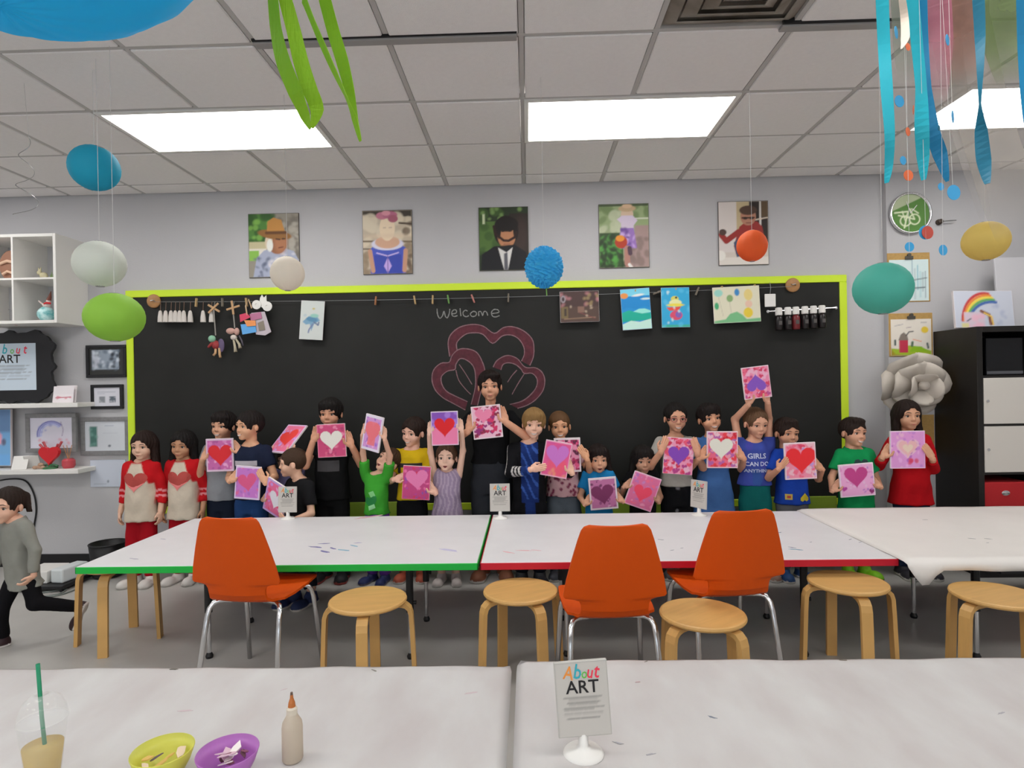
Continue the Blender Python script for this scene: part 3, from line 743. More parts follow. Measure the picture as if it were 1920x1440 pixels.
obj('sprig', join(*[tube([(0.0, 0.015, 0.05), (sx * 0.5, 0.02, 0.14), (sx, 0.02, 0.19 + 0.02 * (k % 2))], 0.006, 5, r2=0.01) for k, sx in enumerate((-0.1, -0.07, 0.05, 0.08))]), mat('berry_red', '#a8484e', 0.5), t)
c = W(127, 868, WALL_Y - 0.12)
t = thing('candle_jar', 'small red candle jar at the end of the lower wall shelf', 'candle', (c.x, WALL_Y - 0.11, SZ2))
obj('jar', lathe([(0.035, 0), (0.045, 0.02), (0.045, 0.06), (0.03, 0.075)], 18), mat('candle_red', '#b2444c', 0.35), t)
obj('reed', join(*[tube([(0, 0, 0.06), (dx, 0.01, 0.18)], 0.0025, 5) for dx in (-0.05, -0.02, 0.02)]), mat('reed_tan', '#a8764e', 0.6), t)
c = W(75, 876, WALL_Y - 0.15)
solo('craft_blossom', join(*[xf(sphere((0, 0, 0), (0.022, 0.016, 0.014), 10, 6), loc=(c.x + dx, WALL_Y - 0.16, SZ2 + 0.014 + dz)) for dx, dz in ((-0.03, 0), (0, 0.004), (0.03, 0), (0.015, 0.022))]), mat('wood_tan', '#a58670', 0.6), 'small brown wooden trinket cluster beside the red heart ornament', 'ornament')
# cube shelf with things
cb = Vector(W(104, 522, WALL_Y - 0.33)); zt, zb = W(60, 438, WALL_Y - 0.33).z, W(60, 606, WALL_Y - 0.33).z
x1 = W(105, 522, WALL_Y - 0.33).x; n_, fr_, th_ = 2, 0.022, 0.014
cell = (zt - zb - 2 * fr_ - th_) / 2; x0 = x1 - 2 * fr_ - 2 * cell - th_
t = thing('cube_shelf', 'white open cube shelf mounted high on the wall', 'shelf', ((x0 + x1) / 2, WALL_Y, zb)); og = t.location
Y0 = WALL_Y - 0.33
obj('side_panel', bbox(x1 - fr_, x1, Y0, WALL_Y, zb, zt, 0.002, 1), M_WHITE, t, og); obj('side_panel', bbox(x0, x0 + fr_, Y0, WALL_Y, zb, zt, 0.002, 1), M_WHITE, t, og)
obj('top_panel', box(x0 + fr_, x1 - fr_, Y0, WALL_Y, zt - fr_, zt), M_WHITE, t, og); obj('bottom_panel', box(x0 + fr_, x1 - fr_, Y0, WALL_Y, zb, zb + fr_), M_WHITE, t, og)
zm, xm = (zt + zb) / 2, (x0 + x1) / 2
obj('divider', box(xm - th_ / 2, xm + th_ / 2, Y0 + 0.002, WALL_Y, zb + fr_, zt - fr_), M_WHITE, t, og)
obj('shelf_board', box(x0 + fr_, xm - th_ / 2, Y0 + 0.002, WALL_Y, zm - th_ / 2, zm + th_ / 2), M_WHITE, t, og); obj('shelf_board', box(xm + th_ / 2, x1 - fr_, Y0 + 0.002, WALL_Y, zm - th_ / 2, zm + th_ / 2), M_WHITE, t, og)
zu, zl = zm + th_ / 2, zb + fr_
def fld(prims, h=0.004, k=0.006):
    lo = np.min([p[1] for p in prims], 0); hi = np.max([p[2] for p in prims], 0); f = Field(lo, hi, h)
    for p in prims: f.add(p, k)
    return f.nets()
xc = (xm + x1) / 2
t = thing('animal_figurine', 'small pale bunny figurine with green grass in the cube shelf', 'figurine', (xc - 0.01, WALL_Y - 0.2, zu))
obj('figure', fld([p_ell((-0.02, 0, 0.035), (0.03, 0.02, 0.028)), p_ell((-0.055, 0, 0.06), (0.018, 0.016, 0.018)), p_cone((-0.055, 0, 0.07), (-0.062, 0, 0.1), 0.006, 0.004), p_cone((-0.048, 0, 0.07), (-0.042, 0, 0.1), 0.006, 0.004), p_cone((0.0, 0, 0.03), (-0.01, 0, 0.0), 0.01, 0.012)]), mat('clay_cream', '#b0a888', 0.6), t, smooth=True)
obj('grass', join(*[tube([(0.03 + 0.009 * k, 0.003 * (k % 3), 0.0), (0.035 + 0.009 * k, 0, 0.05 + 0.014 * (k % 2))], 0.005, 5, r2=0.001) for k in range(7)]), mat('grass_green', '#6f8f3f', 0.6), t)
t = thing('jester_figurine', 'teal striped ball figurine with a pointed brown hat in the cube shelf', 'figurine', (xc + 0.0, WALL_Y - 0.22, zl))
obj('ball', sphere((0, 0, 0.058), (0.062, 0.058, 0.058), 20, 12), mat('teal_gloss', '#2f9a9c', 0.2, var=0.5, vscale=25, vcol='#bfe0dc'), t, smooth=True)
obj('figure', fld([p_ell((0.005, 0, 0.125), (0.03, 0.025, 0.02)), p_ell((0.02, 0, 0.155), (0.018, 0.016, 0.018)), p_cone((-0.02, 0, 0.13), (-0.05, -0.01, 0.16), 0.008, 0.005)]), mat('clay_white', '#c7b5b0', 0.6), t, smooth=True)
obj('hat', tube([(0.02, 0, 0.165), (0.03, 0, 0.19), (0.04, 0, 0.235)], [0.017, 0.012, 0.002], 10), mat('hat_brown', '#6b3b30', 0.6), t)
obj('scarf', tube([(0.0, -0.02, 0.135), (0.02, -0.025, 0.142), (0.045, -0.01, 0.138)], 0.007, 6), M_RED, t)
xc2 = (x0 + xm) / 2
t = thing('clay_mask', 'brown and cream clay mask leaning in the cube shelf, upper cell', 'mask', (xm - 0.12, WALL_Y - 0.2, zu))
obj('face', fld([p_ell((0, 0, 0.12), (0.09, 0.025, 0.12))], 0.006), mat('clay_brown', '#8a6350', 0.6), t, smooth=True)
obj('brow_band', join(tube([(-0.07, -0.025, 0.13), (0, -0.034, 0.15), (0.07, -0.025, 0.13)], 0.012, 8), tube([(-0.04, -0.03, 0.05), (0, -0.034, 0.07), (0.05, -0.028, 0.05)], 0.01, 8)), mat('clay_pale', '#c9a890', 0.6), t)
t = thing('wire_sculpture', 'small pink clay figure with wire arms in the cube shelf, lower cell', 'figurine', (xm - 0.07, WALL_Y - 0.22, zl))
obj('figure', fld([p_cone((0, 0, 0.0), (0, 0, 0.07), 0.025, 0.015), p_ell((0, 0, 0.09), (0.018, 0.018, 0.02))]), mat('clay_pink', '#c09a8c', 0.6), t, smooth=True)
obj('wire_arm', tube([(-0.05, -0.01, 0.1), (0, 0, 0.085), (0.05, -0.01, 0.11), (0.06, 0, 0.09)], 0.003, 5), M_WIRE, t)

# --- right end: clock, hook, clipboards, cabinet
c = W(1704, 401, PIER_Y); R_ = 38 / F_PX * (PIER_Y)
t = thing('wall_clock', 'round green wall clock with pale bicycle drawing and silver rim', 'clock', (c.x, PIER_Y, c.z - R_)); og = t.location
rim = xf(lathe([(R_ - 0.014, 0), (R_, 0.006), (R_, 0.03), (R_ - 0.012, 0.036), (R_ - 0.016, 0.012)], 40, cap1=False), rot=(PI / 2, 0, 0), loc=(c.x, PIER_Y, c.z))
obj('rim', rim, M_CHROME, t, og, smooth=True)
p = Paint(48, 48, 1.0, '#4f7a35'); p.poly([(0, .55), (0, 1), (1, 1), (.85, .93)], '#a3ad8c'); 
for cx_, cy_, r_ in ((.38, .3, .15), (.62, .34, .15)): p.ell(cx_, cy_, r_, r_, '#cfd6b4'); p.ell(cx_, cy_, r_ * .78, r_ * .78, '#4f7a35')
p.line([(.1, .52), (.45, .55), (.35, .12)], .04, '#cfd6b4'); p.line([(.2, .45), (.62, .34), (.5, .62)], .035, '#cfd6b4'); p.line([(.38, .3), (.3, .55)], .03, '#cfd6b4'); p.line([(.55, .62), (.72, .5)], .03, '#cfd6b4')
g, cols = p.geo(2 * R_ - 0.03, 2 * R_ - 0.03)
keep = np.hypot(g[0][:, 0], g[0][:, 2]) <= R_ - 0.012
V = g[0] * np.where(keep, 1.0, (R_ - 0.0125) / np.maximum(1e-6, np.hypot(g[0][:, 0], g[0][:, 2])))[:, None]
obj('dial', (V + np.array((c.x, PIER_Y - 0.014, c.z)), g[1]), M_PRINT, t, og, cols=cols)
obj('clock_hand', join(tube([(c.x, PIER_Y - 0.02, c.z), (c.x + 0.05, PIER_Y - 0.02, c.z + 0.06)], 0.003, 6), tube([(c.x, PIER_Y - 0.022, c.z), (c.x - 0.03, PIER_Y - 0.022, c.z + 0.09)], 0.0022, 6)), M_WHITE, t, og)
c = W(1759, 417, PIER_Y)
t = thing('wall_hook', 'small dark wall hook with a thin metal rod beside the clock', 'hook', (c.x, PIER_Y, c.z)); og = t.location
obj('knob', xf(lathe([(0.022, 0), (0.022, 0.01), (0.012, 0.02), (0.018, 0.035), (0.008, 0.042)], 16), rot=(PI / 2, 0, 0), loc=(c.x, PIER_Y, c.z)), mat('dark_bronze', '#4a403a', 0.4, metal=0.6), t, og)
obj('rod', tube([(c.x, PIER_Y - 0.03, c.z), W(1793, 413, PIER_Y - 0.04)], 0.004, 6), M_WIRE, t, og)
M_CLIP = mat('clipboard_hardboard', '#b08d52', 0.6, var=0.15, vscale=60)
def clipboard(r, p, label, sheet=(0.04, 0.96, 0.02, 0.86)):
    c, w, h = rect(*r, PIER_Y - 0.005)
    t = thing('clipboard', label, 'clipboard', (c.x, PIER_Y, c.z - h / 2), group='clipboards on the right wall')
    obj('board', bbox(-w / 2, w / 2, -0.005, 0, 0, h, 0.002, 1), M_CLIP, t)
    if p is not None:
        sw, sh = w * (sheet[1] - sheet[0]), h * (sheet[3] - sheet[2])
        cc = (w * ((sheet[0] + sheet[1]) / 2 - 0.5), -0.0075, h * (sheet[2] + sheet[3]) / 2)
        obj('paper', box(cc[0] - sw / 2, cc[0] + sw / 2, -0.0072, -0.005, cc[2] - sh / 2, cc[2] + sh / 2), M_CANVAS, t)
        g, cols = p.geo(sw, sh, None, cc); obj('drawing', g, M_PRINT, t, cols=cols)
    obj('clip', join(bbox(-0.03, 0.03, -0.02, -0.008, h * 0.86, h * 0.93, 0.003, 1), xf(lathe([(0.014, 0), (0.014, 0.012)], 12), rot=(PI / 2, 0, 0), loc=(0, -0.008, h * 0.95))), mat('clip_steel', '#5a564f', 0.4, metal=0.6), t)
p = Paint(36, 44, .85, '#c2d2d2')
for k in range(14): p.rect(.06 + .065 * k, .06 + .065 * k + rnd.uniform(.01, .03), rnd.uniform(0, .3), rnd.uniform(.6, 1), rnd.choice(['#6fa8b4', '#3f5c6c', '#8fb9bf', '#4d7f92']), .8)
p.line([(.3, .55), (.6, .5), (.95, .55)], .02, '#55646b'); p.line([(.5, .3), (.9, .32)], .03, '#55646b')
clipboard((1664, 474, 1744, 566), p, 'clipboard with a teal striped line drawing behind the turquoise lantern')
p = Paint(44, 44, 1.0, '#d6cfc4'); p.poly([(0, 0), (0, .2), (.2, .18), (.45, .28), (.7, .22), (1, .12), (1, 0)], '#9ab32e'); p.poly([(.45, .1), (.55, .26), (.75, .24), (.95, .1)], '#86b01e'); p.poly([(0, 0), (0, .2), (.1, .04), (.3, .02)], '#9a8a20')
p.rect(.2, .42, .08, .42, '#b8324a'); p.poly([(.18, .42), (.24, .58), (.32, .64), (.4, .56), (.43, .42)], '#7d726a'); p.line([(.38, .55), (.45, .65), (.55, .66)], .03, '#4d4a48'); p.ell(.84, .7, .09, .09, '#d6b93c'); p.line([(.1, .3), (.1, .42)], .05, '#4f5a55'); p.line([(.52, .26), (.53, .36)], .06, '#4f6a52'); p.line([(.92, .2), (.9, .32)], .05, '#4f5a55'); p.line([(.55, .44), (.75, .38)], .02, '#d8855a'); p.line([(.1, .82), (.3, .86)], .012, '#8d8a92'); p.line([(.75, .9), (.88, .9)], .014, '#6d6a72'); p.line([(.38, .76), (.5, .78)], .012, '#8d7a82')
clipboard((1667, 587, 1749, 668), p, 'clipboard with a child drawing of a red house on green hills')
clipboard((1667, 685, 1748, 760), None, 'bare hardboard clipboard half hidden by the big paper flower')
clipboard((1676, 778, 1752, 850), None, 'bare hardboard clipboard behind the girl in red, below the paper flower')

# ------------------------------------------------------------------ tables
M_TOP = mat('table_white', '#d0cfd1', 0.42, g=1.25, var=0.05, vscale=5, bump=0.04, bscale=9)
M_GREEN = mat('edge_green', '#12a03a', 0.4, g=1.35); M_REDE = mat('edge_red', '#b0162a', 0.4, g=1.35)
M_COVER = mat('table_cover_paper', '#cbcac9', 0.55, g=1.04, bump=0.25, bscale=5, var=0.1, vscale=4, vcol='#bdb7b6', stretch=(1.6, .7, 1))
TZ = 0.53
def stain(parent, org, pts, z, col, n=1, rad=0.02, seed=0, flat=0.35):
    R = random.Random(seed)
    for k in range(n):
        cx, cy = pts[k % len(pts)]; cx += R.uniform(-.02, .02); cy += R.uniform(-.02, .02); r = rad * R.uniform(.5, 1.2); a = R.uniform(-.7, .7)
        P = []
        for i in range(12):
            th = 2 * PI * i / 12; q = r * R.uniform(.6, 1.2); x, y = q * math.cos(th) * 1.5, q * flat * math.sin(th)
            P.append((cx + x * math.cos(a) - y * math.sin(a), cy + x * math.sin(a) + y * math.cos(a), z + 0.0006))
        V = P + [(x, y, z) for x, y, _ in P]
        F = [list(range(12))] + [[(i + 1) % 12, i, 12 + i, 12 + (i + 1) % 12] for i in range(12)]
        obj('paint_stain', (V, F), mat('stain_' + col[1:], col, 0.7, g=1.2), parent, org)
def legs(parent, org, pos, ztop, zs=0.24):
    for x, y in pos:
        l = obj('leg', tube([(x, y, ztop), (x, y, zs)], 0.019, 10), M_BLACK, parent, org)
        obj('chrome_tube', tube([(x, y, zs + 0.02), (x, y, 0.025)], 0.012, 10), M_CHROME, l, org)
        obj('foot', xf(lathe([(0.017, 0), (0.02, 0.012), (0.012, 0.03)], 12), loc=(x, y, 0)), M_BLACK, l, org)
        obj('knob', xf(lathe([(0.009, 0), (0.011, 0.015)], 8), rot=(0, PI / 2, 0), loc=(x + 0.018, y, zs + 0.05)), M_BLACK, l, org)
def floor_x(px, Y): return W(px, 1100, Y).x
gx0, gx1 = W(140, 1066, 2.97).x, W(896, 1057, 2.97).x
rx0, rx1 = W(900, 1056, 2.97).x, W(1686, 1046, 2.97).x
YN, YF = 2.97, 4.06
def table(x0, x1, edge, label, lx):
    org = ((x0 + x1) / 2, (YN + YF) / 2, 0)
    t = thing('activity_table', label, 'table', org)
    obj('tabletop', bbox(x0 + 0.004, x1 - 0.004, YN + 0.004, YF - 0.004, TZ - 0.034, TZ, 0.003, 1), M_TOP, t, org)
    for g in (bbox(x0, x1, YN, YN + 0.006, TZ - 0.036, TZ - 0.002, 0.002, 1), bbox(x0, x1, YF - 0.006, YF, TZ - 0.036, TZ - 0.002, 0.002, 1), bbox(x0, x0 + 0.006, YN, YF, TZ - 0.036, TZ - 0.002, 0.002, 1), bbox(x1 - 0.006, x1, YN, YF, TZ - 0.036, TZ - 0.002, 0.002, 1)):
        obj('edge_band', g, edge, t, org)
    obj('under_rail', join(box(x0 + 0.3, x1 - 0.3, YN + 0.13, YN + 0.15, TZ - 0.055, TZ - 0.036)), M_BLACK, t, org)
    legs(t, org, [(lx[0], 3.12), (lx[1], 3.1), (lx[0], 3.59), (lx[1], 3.59)], TZ - 0.034)
    return t, org
def tp(px, py, z=TZ):
    """point of a horizontal plane z seen at pixel"""
    d = cam_rot @ Vector(((px - 960) / F_PX, -(py - 720) / F_PX, -1.0)); s = (z - CAM_H) / d.z
    return (d.x * s, d.y * s)
t, og = table(gx0, gx1, M_GREEN, 'white activity table with bright green edge in front of the children', (-1.70, -0.63))
stain(t, og, [tp(595, 1027), tp(610, 1036), tp(628, 1028), tp(602, 1020)], TZ, '#6d6a9a', 4, 0.03, 1); stain(t, og, [tp(655, 1025), tp(640, 1032)], TZ, '#7fa9bd', 2, 0.04, 2); stain(t, og, [tp(675, 1018)], TZ, '#8c7fb0', 1, 0.02, 3)
stain(t, og, [tp(845, 1030)], TZ, '#b9b6cf', 1, 0.06, 4); stain(t, og, [tp(690, 970)], TZ, '#c9a3ab', 1, 0.06, 5); stain(t, og, [tp(300, 1012), tp(255, 1048)], TZ, '#a9a6b2', 2, 0.02, 6)
t, og = table(rx0, rx1, M_REDE, 'white activity table with dark red edge and scattered paint marks', (0.18, 1.39))
stain(t, og, [tp(955, 1034), tp(980, 1034), tp(1005, 1030)], TZ, '#d49aa2', 3, 0.035, 7, 0.2); stain(t, og, [tp(1468, 1000), tp(1455, 1026), tp(1480, 1027)], TZ, '#55607e', 3, 0.02, 8); stain(t, og, [tp(1520, 1016), tp(1595, 1010), tp(1618, 1018), tp(1600, 1003), tp(1245, 1012), tp(1255, 1030), tp(1285, 1028)], TZ, '#8d8f98', 7, 0.013, 9); stain(t, og, [tp(1490, 1030)], TZ, '#6d93a8', 1, 0.025, 10)
# covered table at the right end: cloth with draped corner
wx0, wx1 = rx1 + 0.006, 3.75
org = ((wx0 + wx1) / 2, 3.45, 0)
t = thing('covered_table', 'activity table under a white plastic cover at the end of the row', 'table', org)
obj('tabletop', bbox(wx0 + 0.05, wx1, 2.93, YF, TZ - 0.025, TZ + 0.0, 0.003, 1), M_BLACK, t, org)
cz = TZ + 0.014
nx_, ny_ = 60, 40; V = []; F = []
for i in range(nx_ + 1):
    for j in range(ny_ + 1):
        x = wx0 - 0.016 + (wx1 - wx0 + 0.016) * i / nx_; y = 2.86 + (YF - 2.86) * j / ny_
        z = cz + 0.0015 * math.sin(x * 17 + y * 9) * math.sin(y * 13)
        z -= 0.011 * max(0, 1 - (x - wx0 + 0.016) / 0.05) ** 2
        drop = max(0, 2.915 - y) / 0.055
        if drop > 0: z -= 0.05 * min(1, drop) ** 1.2 * (1 + 0.08 * math.sin(x * 9)) ; y = max(y, 2.885 + 0.004 * math.sin(x * 31))
        dl = max(0, wx0 + 0.1 - x) / 0.12
        if x < wx0 + 0.13 and y < 2.93: z -= 0.075 * min(1, drop) * math.sin(PI * min(1, (x - wx0) / 0.13)) ** 1.0
        V.append((x, y, z))
for i in range(nx_):
    for j in range(ny_):
        a = i * (ny_ + 1) + j; F.append([a, a + ny_ + 1, a + ny_ + 2, a + 1])
ov = obj('table_cover', (V, F), mat('table_cover_plastic', '#d0ccc8', 0.5, g=1.35, bump=0.15, bscale=6, var=0.05, vscale=3), t, org, smooth=True); md = ov.modifiers.new('thick', 'SOLIDIFY'); md.thickness = 0.002
legs(t, org, [(2.22, 3.06), (3.4, 3.06), (2.24, 3.58), (3.4, 3.58)], TZ - 0.025)
obj('under_rail', box(2.3, 3.5, 3.0, 3.03, TZ - 0.09, TZ - 0.026), M_BLACK, t, org)
stain(t, org, [tp(1855, 1012, cz), tp(1862, 1020, cz), tp(1825, 1010, cz), tp(1730, 976, cz)], cz + 0.003, '#8a8a8c', 4, 0.013, 12)
# near tables
def near_table(x0, x1, y1, z, label, rr, seed):
    y0 = 0.82; org = ((x0 + x1) / 2, (y0 + y1) / 2, 0)
    t = thing('near_table', label, 'table', org)
    bm = bmesh.new(); nx_, ny_ = 70, 34; top = []
    V = []; F = []
    R = random.Random(seed); ph = [R.uniform(0, 6) for _ in range(8)]
    for i in range(nx_ + 1):
        for j in range(ny_ + 1):
            x = x0 + (x1 - x0) * i / nx_; y = y0 + (y1 - y0) * j / ny_
            # rounded corners
            cx = min(max(x, x0 + rr), x1 - rr); cy = min(max(y, y0 + rr), y1 - rr)
            if (x != cx) and (y != cy):
                q = math.hypot(x - cx, y - cy)
                if q > rr: x, y = cx + (x - cx) * rr / q, cy + (y - cy) * rr / q
            e = min(x - x0, x1 - x, y - y0, y1 - y)
            zz = z + 0.0012 * math.sin(7 * (x + 0.7 * y) + ph[0]) + 0.0012 * math.sin(17 * (x - 0.5 * y) + ph[1]) * math.sin(3 * y + ph[2]) + 0.0008 * math.sin(31 * (x + 0.4 * y) + ph[3])
            zz -= 0.012 * max(0, 1 - e / 0.025) ** 2
            V.append((x, y, zz))
    for i in range(nx_):
        for j in range(ny_):
            a = i * (ny_ + 1) + j; F.append([a, a + ny_ + 1, a + ny_ + 2, a + 1])
    bm.free()
    ov = obj('table_cover', (V, F), M_COVER, t, org, smooth=True); md = ov.modifiers.new('thick', 'SOLIDIFY'); md.thickness = 0.004; md.offset = -1
    obj('tabletop', bbox(x0 + 0.004, x1 - 0.004, y0 + 0.004, y1 - 0.004, z - 0.045, z - 0.018, min(rr, 0.01), 2), M_WHITE, t, org)
    legs(t, org, [(x0 + 0.35, y0 + 0.15), (x1 - 0.35, y0 + 0.15), (x0 + 0.35, y1 - 0.35), (x1 - 0.35, y1 - 0.35)], z - 0.045)
    return t, org
NZ1, NZ2 = 0.535, 0.548
sx = W(959, 1300, 1.6).x
t, og = near_table(sx - 2.0, sx - 0.008, 1.90, NZ1, 'white covered table with drink cup, bowls and glue bottle', 0.02, 3)
stain(t, og, [tp(330, 1257, NZ1)], NZ1, '#5c5850', 1, 0.012, 21); stain(t, og, [tp(525, 1288, NZ1), tp(350, 1326, NZ1), tp(888, 1303, NZ1)], NZ1, '#b9a9ad', 3, 0.012, 22); stain(t, og, [tp(688, 1262, NZ1)], NZ1, '#8a867e', 1, 0.008, 23)
t, og = near_table(sx + 0.008, sx + 2.05, 1.905, NZ2, 'white covered table with the large standing ART sign', 0.045, 4)
stain(t, og, [tp(1208, 1244, NZ2), tp(1585, 1243, NZ2)], NZ2, '#6d645a', 2, 0.009, 24); stain(t, og, [tp(1323, 1351, NZ2), tp(1326, 1347, NZ2)], NZ2, '#6f7580', 2, 0.012, 25); stain(t, og, [tp(1188, 1275, NZ2), tp(1334, 1308, NZ2)], NZ2, '#b58f94', 2, 0.008, 26); stain(t, og, [tp(1156, 1397, NZ2), tp(1210, 1420, NZ2), tp(1890, 1341, NZ2), tp(1735, 1410, NZ2)], NZ2, '#9c9aa0', 4, 0.008, 27)

# ------------------------------------------------------------------ stools
def make_stool():
    t = thing('bentwood_stool', '', 'stool')
    obj('seat', lathe([(0.02, 0.428), (0.165, 0.428), (0.174, 0.433), (0.176, 0.439), (0.173, 0.446), (0.165, 0.449), (0.0, 0.450)], 40), M_WOOD, t)
    for k in range(4):
        P = [(0.03, 0, 0.417), (0.1, 0, 0.417), (0.145, 0, 0.416), (0.17, 0, 0.409), (0.186, 0, 0.394), (0.193, 0, 0.37), (0.197, 0, 0.3), (0.203, 0, 0.15), (0.209, 0, 0.0)]
        g = xf(ribbon(P, 0.048, 0.019, axis=(0, 1, 0)), rot=(0, 0, k * PI / 2))
        obj('leg', g, M_WOOD, t)
    return t
def stool_at(px, py, Y, rot, label, first=[None]):
    if first[0] is None: t = first[0] = make_stool()
    else: t = copy_tree(first[0])
    x = tp(px, py, 0.45)[0] if Y is None else W(px, py, Y).x
    y = tp(px, py, 0.45)[1] if Y is None else Y
    t.location = (x, y, 0); t.rotation_euler = (0, 0, rot)
    tag(t, label, 'stool', 'birch bentwood stools'); return t
stool_at(222, 1100, 3.33, 0.25, 'birch stool pushed under the left end of the green-edged table')
stool_at(690, 1121, None, 0.12, 'birch stool at the green-edged table, beside the leg under its right half')
stool_at(976, 1104, None, 0.5, 'birch stool at the gap between the green-edged and red-edged tables')
stool_at(1317, 1147, None, 0.62, 'birch stool pulled out between the two orange chairs at the red-edged table')
stool_at(1589, 1088, None, -0.1, 'birch stool pushed under the right end of the red-edged table')
stool_at(1868, 1112, None, 0.35, 'birch stool at the white covered table in the far row')

# ------------------------------------------------------------------ orange chairs (built facing +y)
M_ORANGE = mat('orange_shell', '#c24806', 0.5, g=1.25, spec=.25, var=0.05, vscale=4)
def shell(rows, th=0.011, nc=10):
    """rows: (centre y, z, half width, sag, normal y, normal z)"""
    A = []; B = []
    for y, z, hw, sag, ny, nz in rows:
        for i in range(nc + 1):
            s = -1 + 2 * i / nc; k = sag * (1 - s * s)
            A.append((s * hw, y - ny * k, z - nz * k)); B.append((s * hw, y - ny * (k + th), z - nz * (k + th)))
    n = len(A); V = A + B; F = []; m = nc + 1; r = len(rows)
    for i in range(r - 1):
        for j in range(nc):
            a = i * m + j; F += [[a, a + 1, a + m + 1, a + m], [n + a + m, n + a + m + 1, n + a + 1, n + a]]
    for i in range(r - 1):
        a = i * m; F.append([a + m, n + a + m, n + a, a]); a = i * m + nc; F.append([a, n + a, n + a + m, a + m])
    for j in range(nc):
        F.append([j + 1, j, n + j, n + j + 1]); a = (r - 1) * m + j; F.append([a, a + 1, n + a + 1, n + a])
    return V, F
def make_chair():
    t = thing('orange_chair', '', 'chair')
    back = []
    for z, hw in ((0.475, .116), (0.50, .118), (0.513, .124), (0.52, .14), (0.526, .172), (0.535, .178), (0.60, .168), (0.68, .150), (0.76, .130), (0.80, .118), (0.815, .108), (0.822, .09)):
        back.append((-0.03 - (z - 0.475) * 0.16, z, hw, 0.018, 0.98, 0.16))
    obj('backrest', shell(back), M_ORANGE, t, smooth=False)
    seat = [(-0.03, 0.475, .116, 0.012, .98, .16), (-0.022, 0.455, .118, 0.008, .75, .66), (0.0, 0.442, .125, 0.006, .3, .95), (0.03, 0.438, .135, 0.012, 0, 1), (0.045, 0.438, .155, 0.014, 0, 1), (0.12, 0.438, .163, 0.018, 0, 1), (0.25, 0.442, .165, 0.014, 0, 1), (0.34, 0.445, .16, 0.008, -0.05, 1), (0.375, 0.44, .148, 0.003, -.3, .95), (0.385, 0.43, .13, 0.0, -.6, .8)]
    obj('seat', shell(seat), M_ORANGE, t)
    for s in (-1, 1):
        obj('leg', tube([(s * 0.06, 0.06, 0.412), (s * 0.118, 0.045, 0.412), (s * 0.138, 0.03, 0.405), (s * 0.147, 0.015, 0.385), (s * 0.15, 0.0, 0.35), (s * 0.166, -0.07, 0.0)], 0.0105, 10), M_CHROME, t, smooth=True)
        obj('leg', tube([(s * 0.06, 0.28, 0.412), (s * 0.118, 0.29, 0.412), (s * 0.14, 0.3, 0.405), (s * 0.15, 0.31, 0.385), (s * 0.155, 0.32, 0.35), (s * 0.17, 0.37, 0.0)], 0.0105, 10), M_CHROME, t, smooth=True)
    obj('seat_frame', join(tube([(-0.12, 0.05, 0.416), (-0.11, 0.17, 0.416), (-0.12, 0.29, 0.416)], 0.009, 8), tube([(0.12, 0.05, 0.416), (0.11, 0.17, 0.416), (0.12, 0.29, 0.416)], 0.009, 8), tube([(-0.12, 0.17, 0.414), (0.12, 0.17, 0.414)], 0.009, 8)), M_CHROME, t)
    return t
def chair_at(px, Y, rot, label, first=[None]):
    if first[0] is None: t = first[0] = make_chair()
    else: t = copy_tree(first[0])
    t.scale = (1.19, 1.0, 1.03)
    t.location = (W(px, 1000, Y).x, Y, 0); t.rotation_euler = (0, 0, rot); tag(t, label, 'chair', 'orange shell chairs with chrome legs'); return t
chair_at(452, 2.72, -0.12, 'orange shell chair with chrome legs at the green-edged table')
chair_at(1147, 2.50, 0.06, 'orange shell chair with chrome legs beside the gap, standing furthest from the red-edged table')
chair_at(1376, 2.74, 0.13, 'orange shell chair with chrome legs behind the pulled-out birch stool at the red-edged table')

# lime chairs behind the children
M_LIMEP = mat('lime_plastic', '#8fa83a', 0.45, g=1.25)
def make_lime():
    t = thing('lime_chair', '', 'chair')
    obj('backrest', bbox(-0.13, 0.13, 0.08, 0.092, 0.34, 0.50, 0.006, 2), M_LIMEP, t); obj('seat', bbox(-0.13, 0.13, -0.09, 0.09, 0.275, 0.288, 0.005, 2), M_LIMEP, t)
    for sx_ in (-1, 1):
        obj('leg', tube([(sx_ * 0.11, 0.1, 0.45), (sx_ * 0.115, 0.1, 0.0)], 0.009, 8), M_CHROME, t); obj('leg', tube([(sx_ * 0.11, -0.075, 0.275), (sx_ * 0.115, -0.085, 0.0)], 0.009, 8), M_CHROME, t)
    return t
lf = None
for px, lb in ((397, 'lime green small chair between the twin raglan girls and the boys beside them'), (662, 'lime green small chair behind the child in the green T-shirt, towards the boy in black'), (750, 'lime green small chair behind the boy in the yellow T-shirt'), (1088, 'lime green small chair between the child in pink spots and the toddler in blue'),
               (1166, 'lime green small chair between the toddler in blue and the toddler in black'), (1240, 'lime green small chair between the toddler in black and the girl in glasses'), (1452, 'lime green small chair behind the boy in royal blue'), (1547, 'lime green small chair at the right end of the chalkboard')):
    t = make_lime() if lf is None else copy_tree(lf); lf = lf or t
    t.location = (W(px, 950, 4.62).x, 4.62, 0); tag(t, lb, 'chair', 'small lime chairs along the chalkboard')

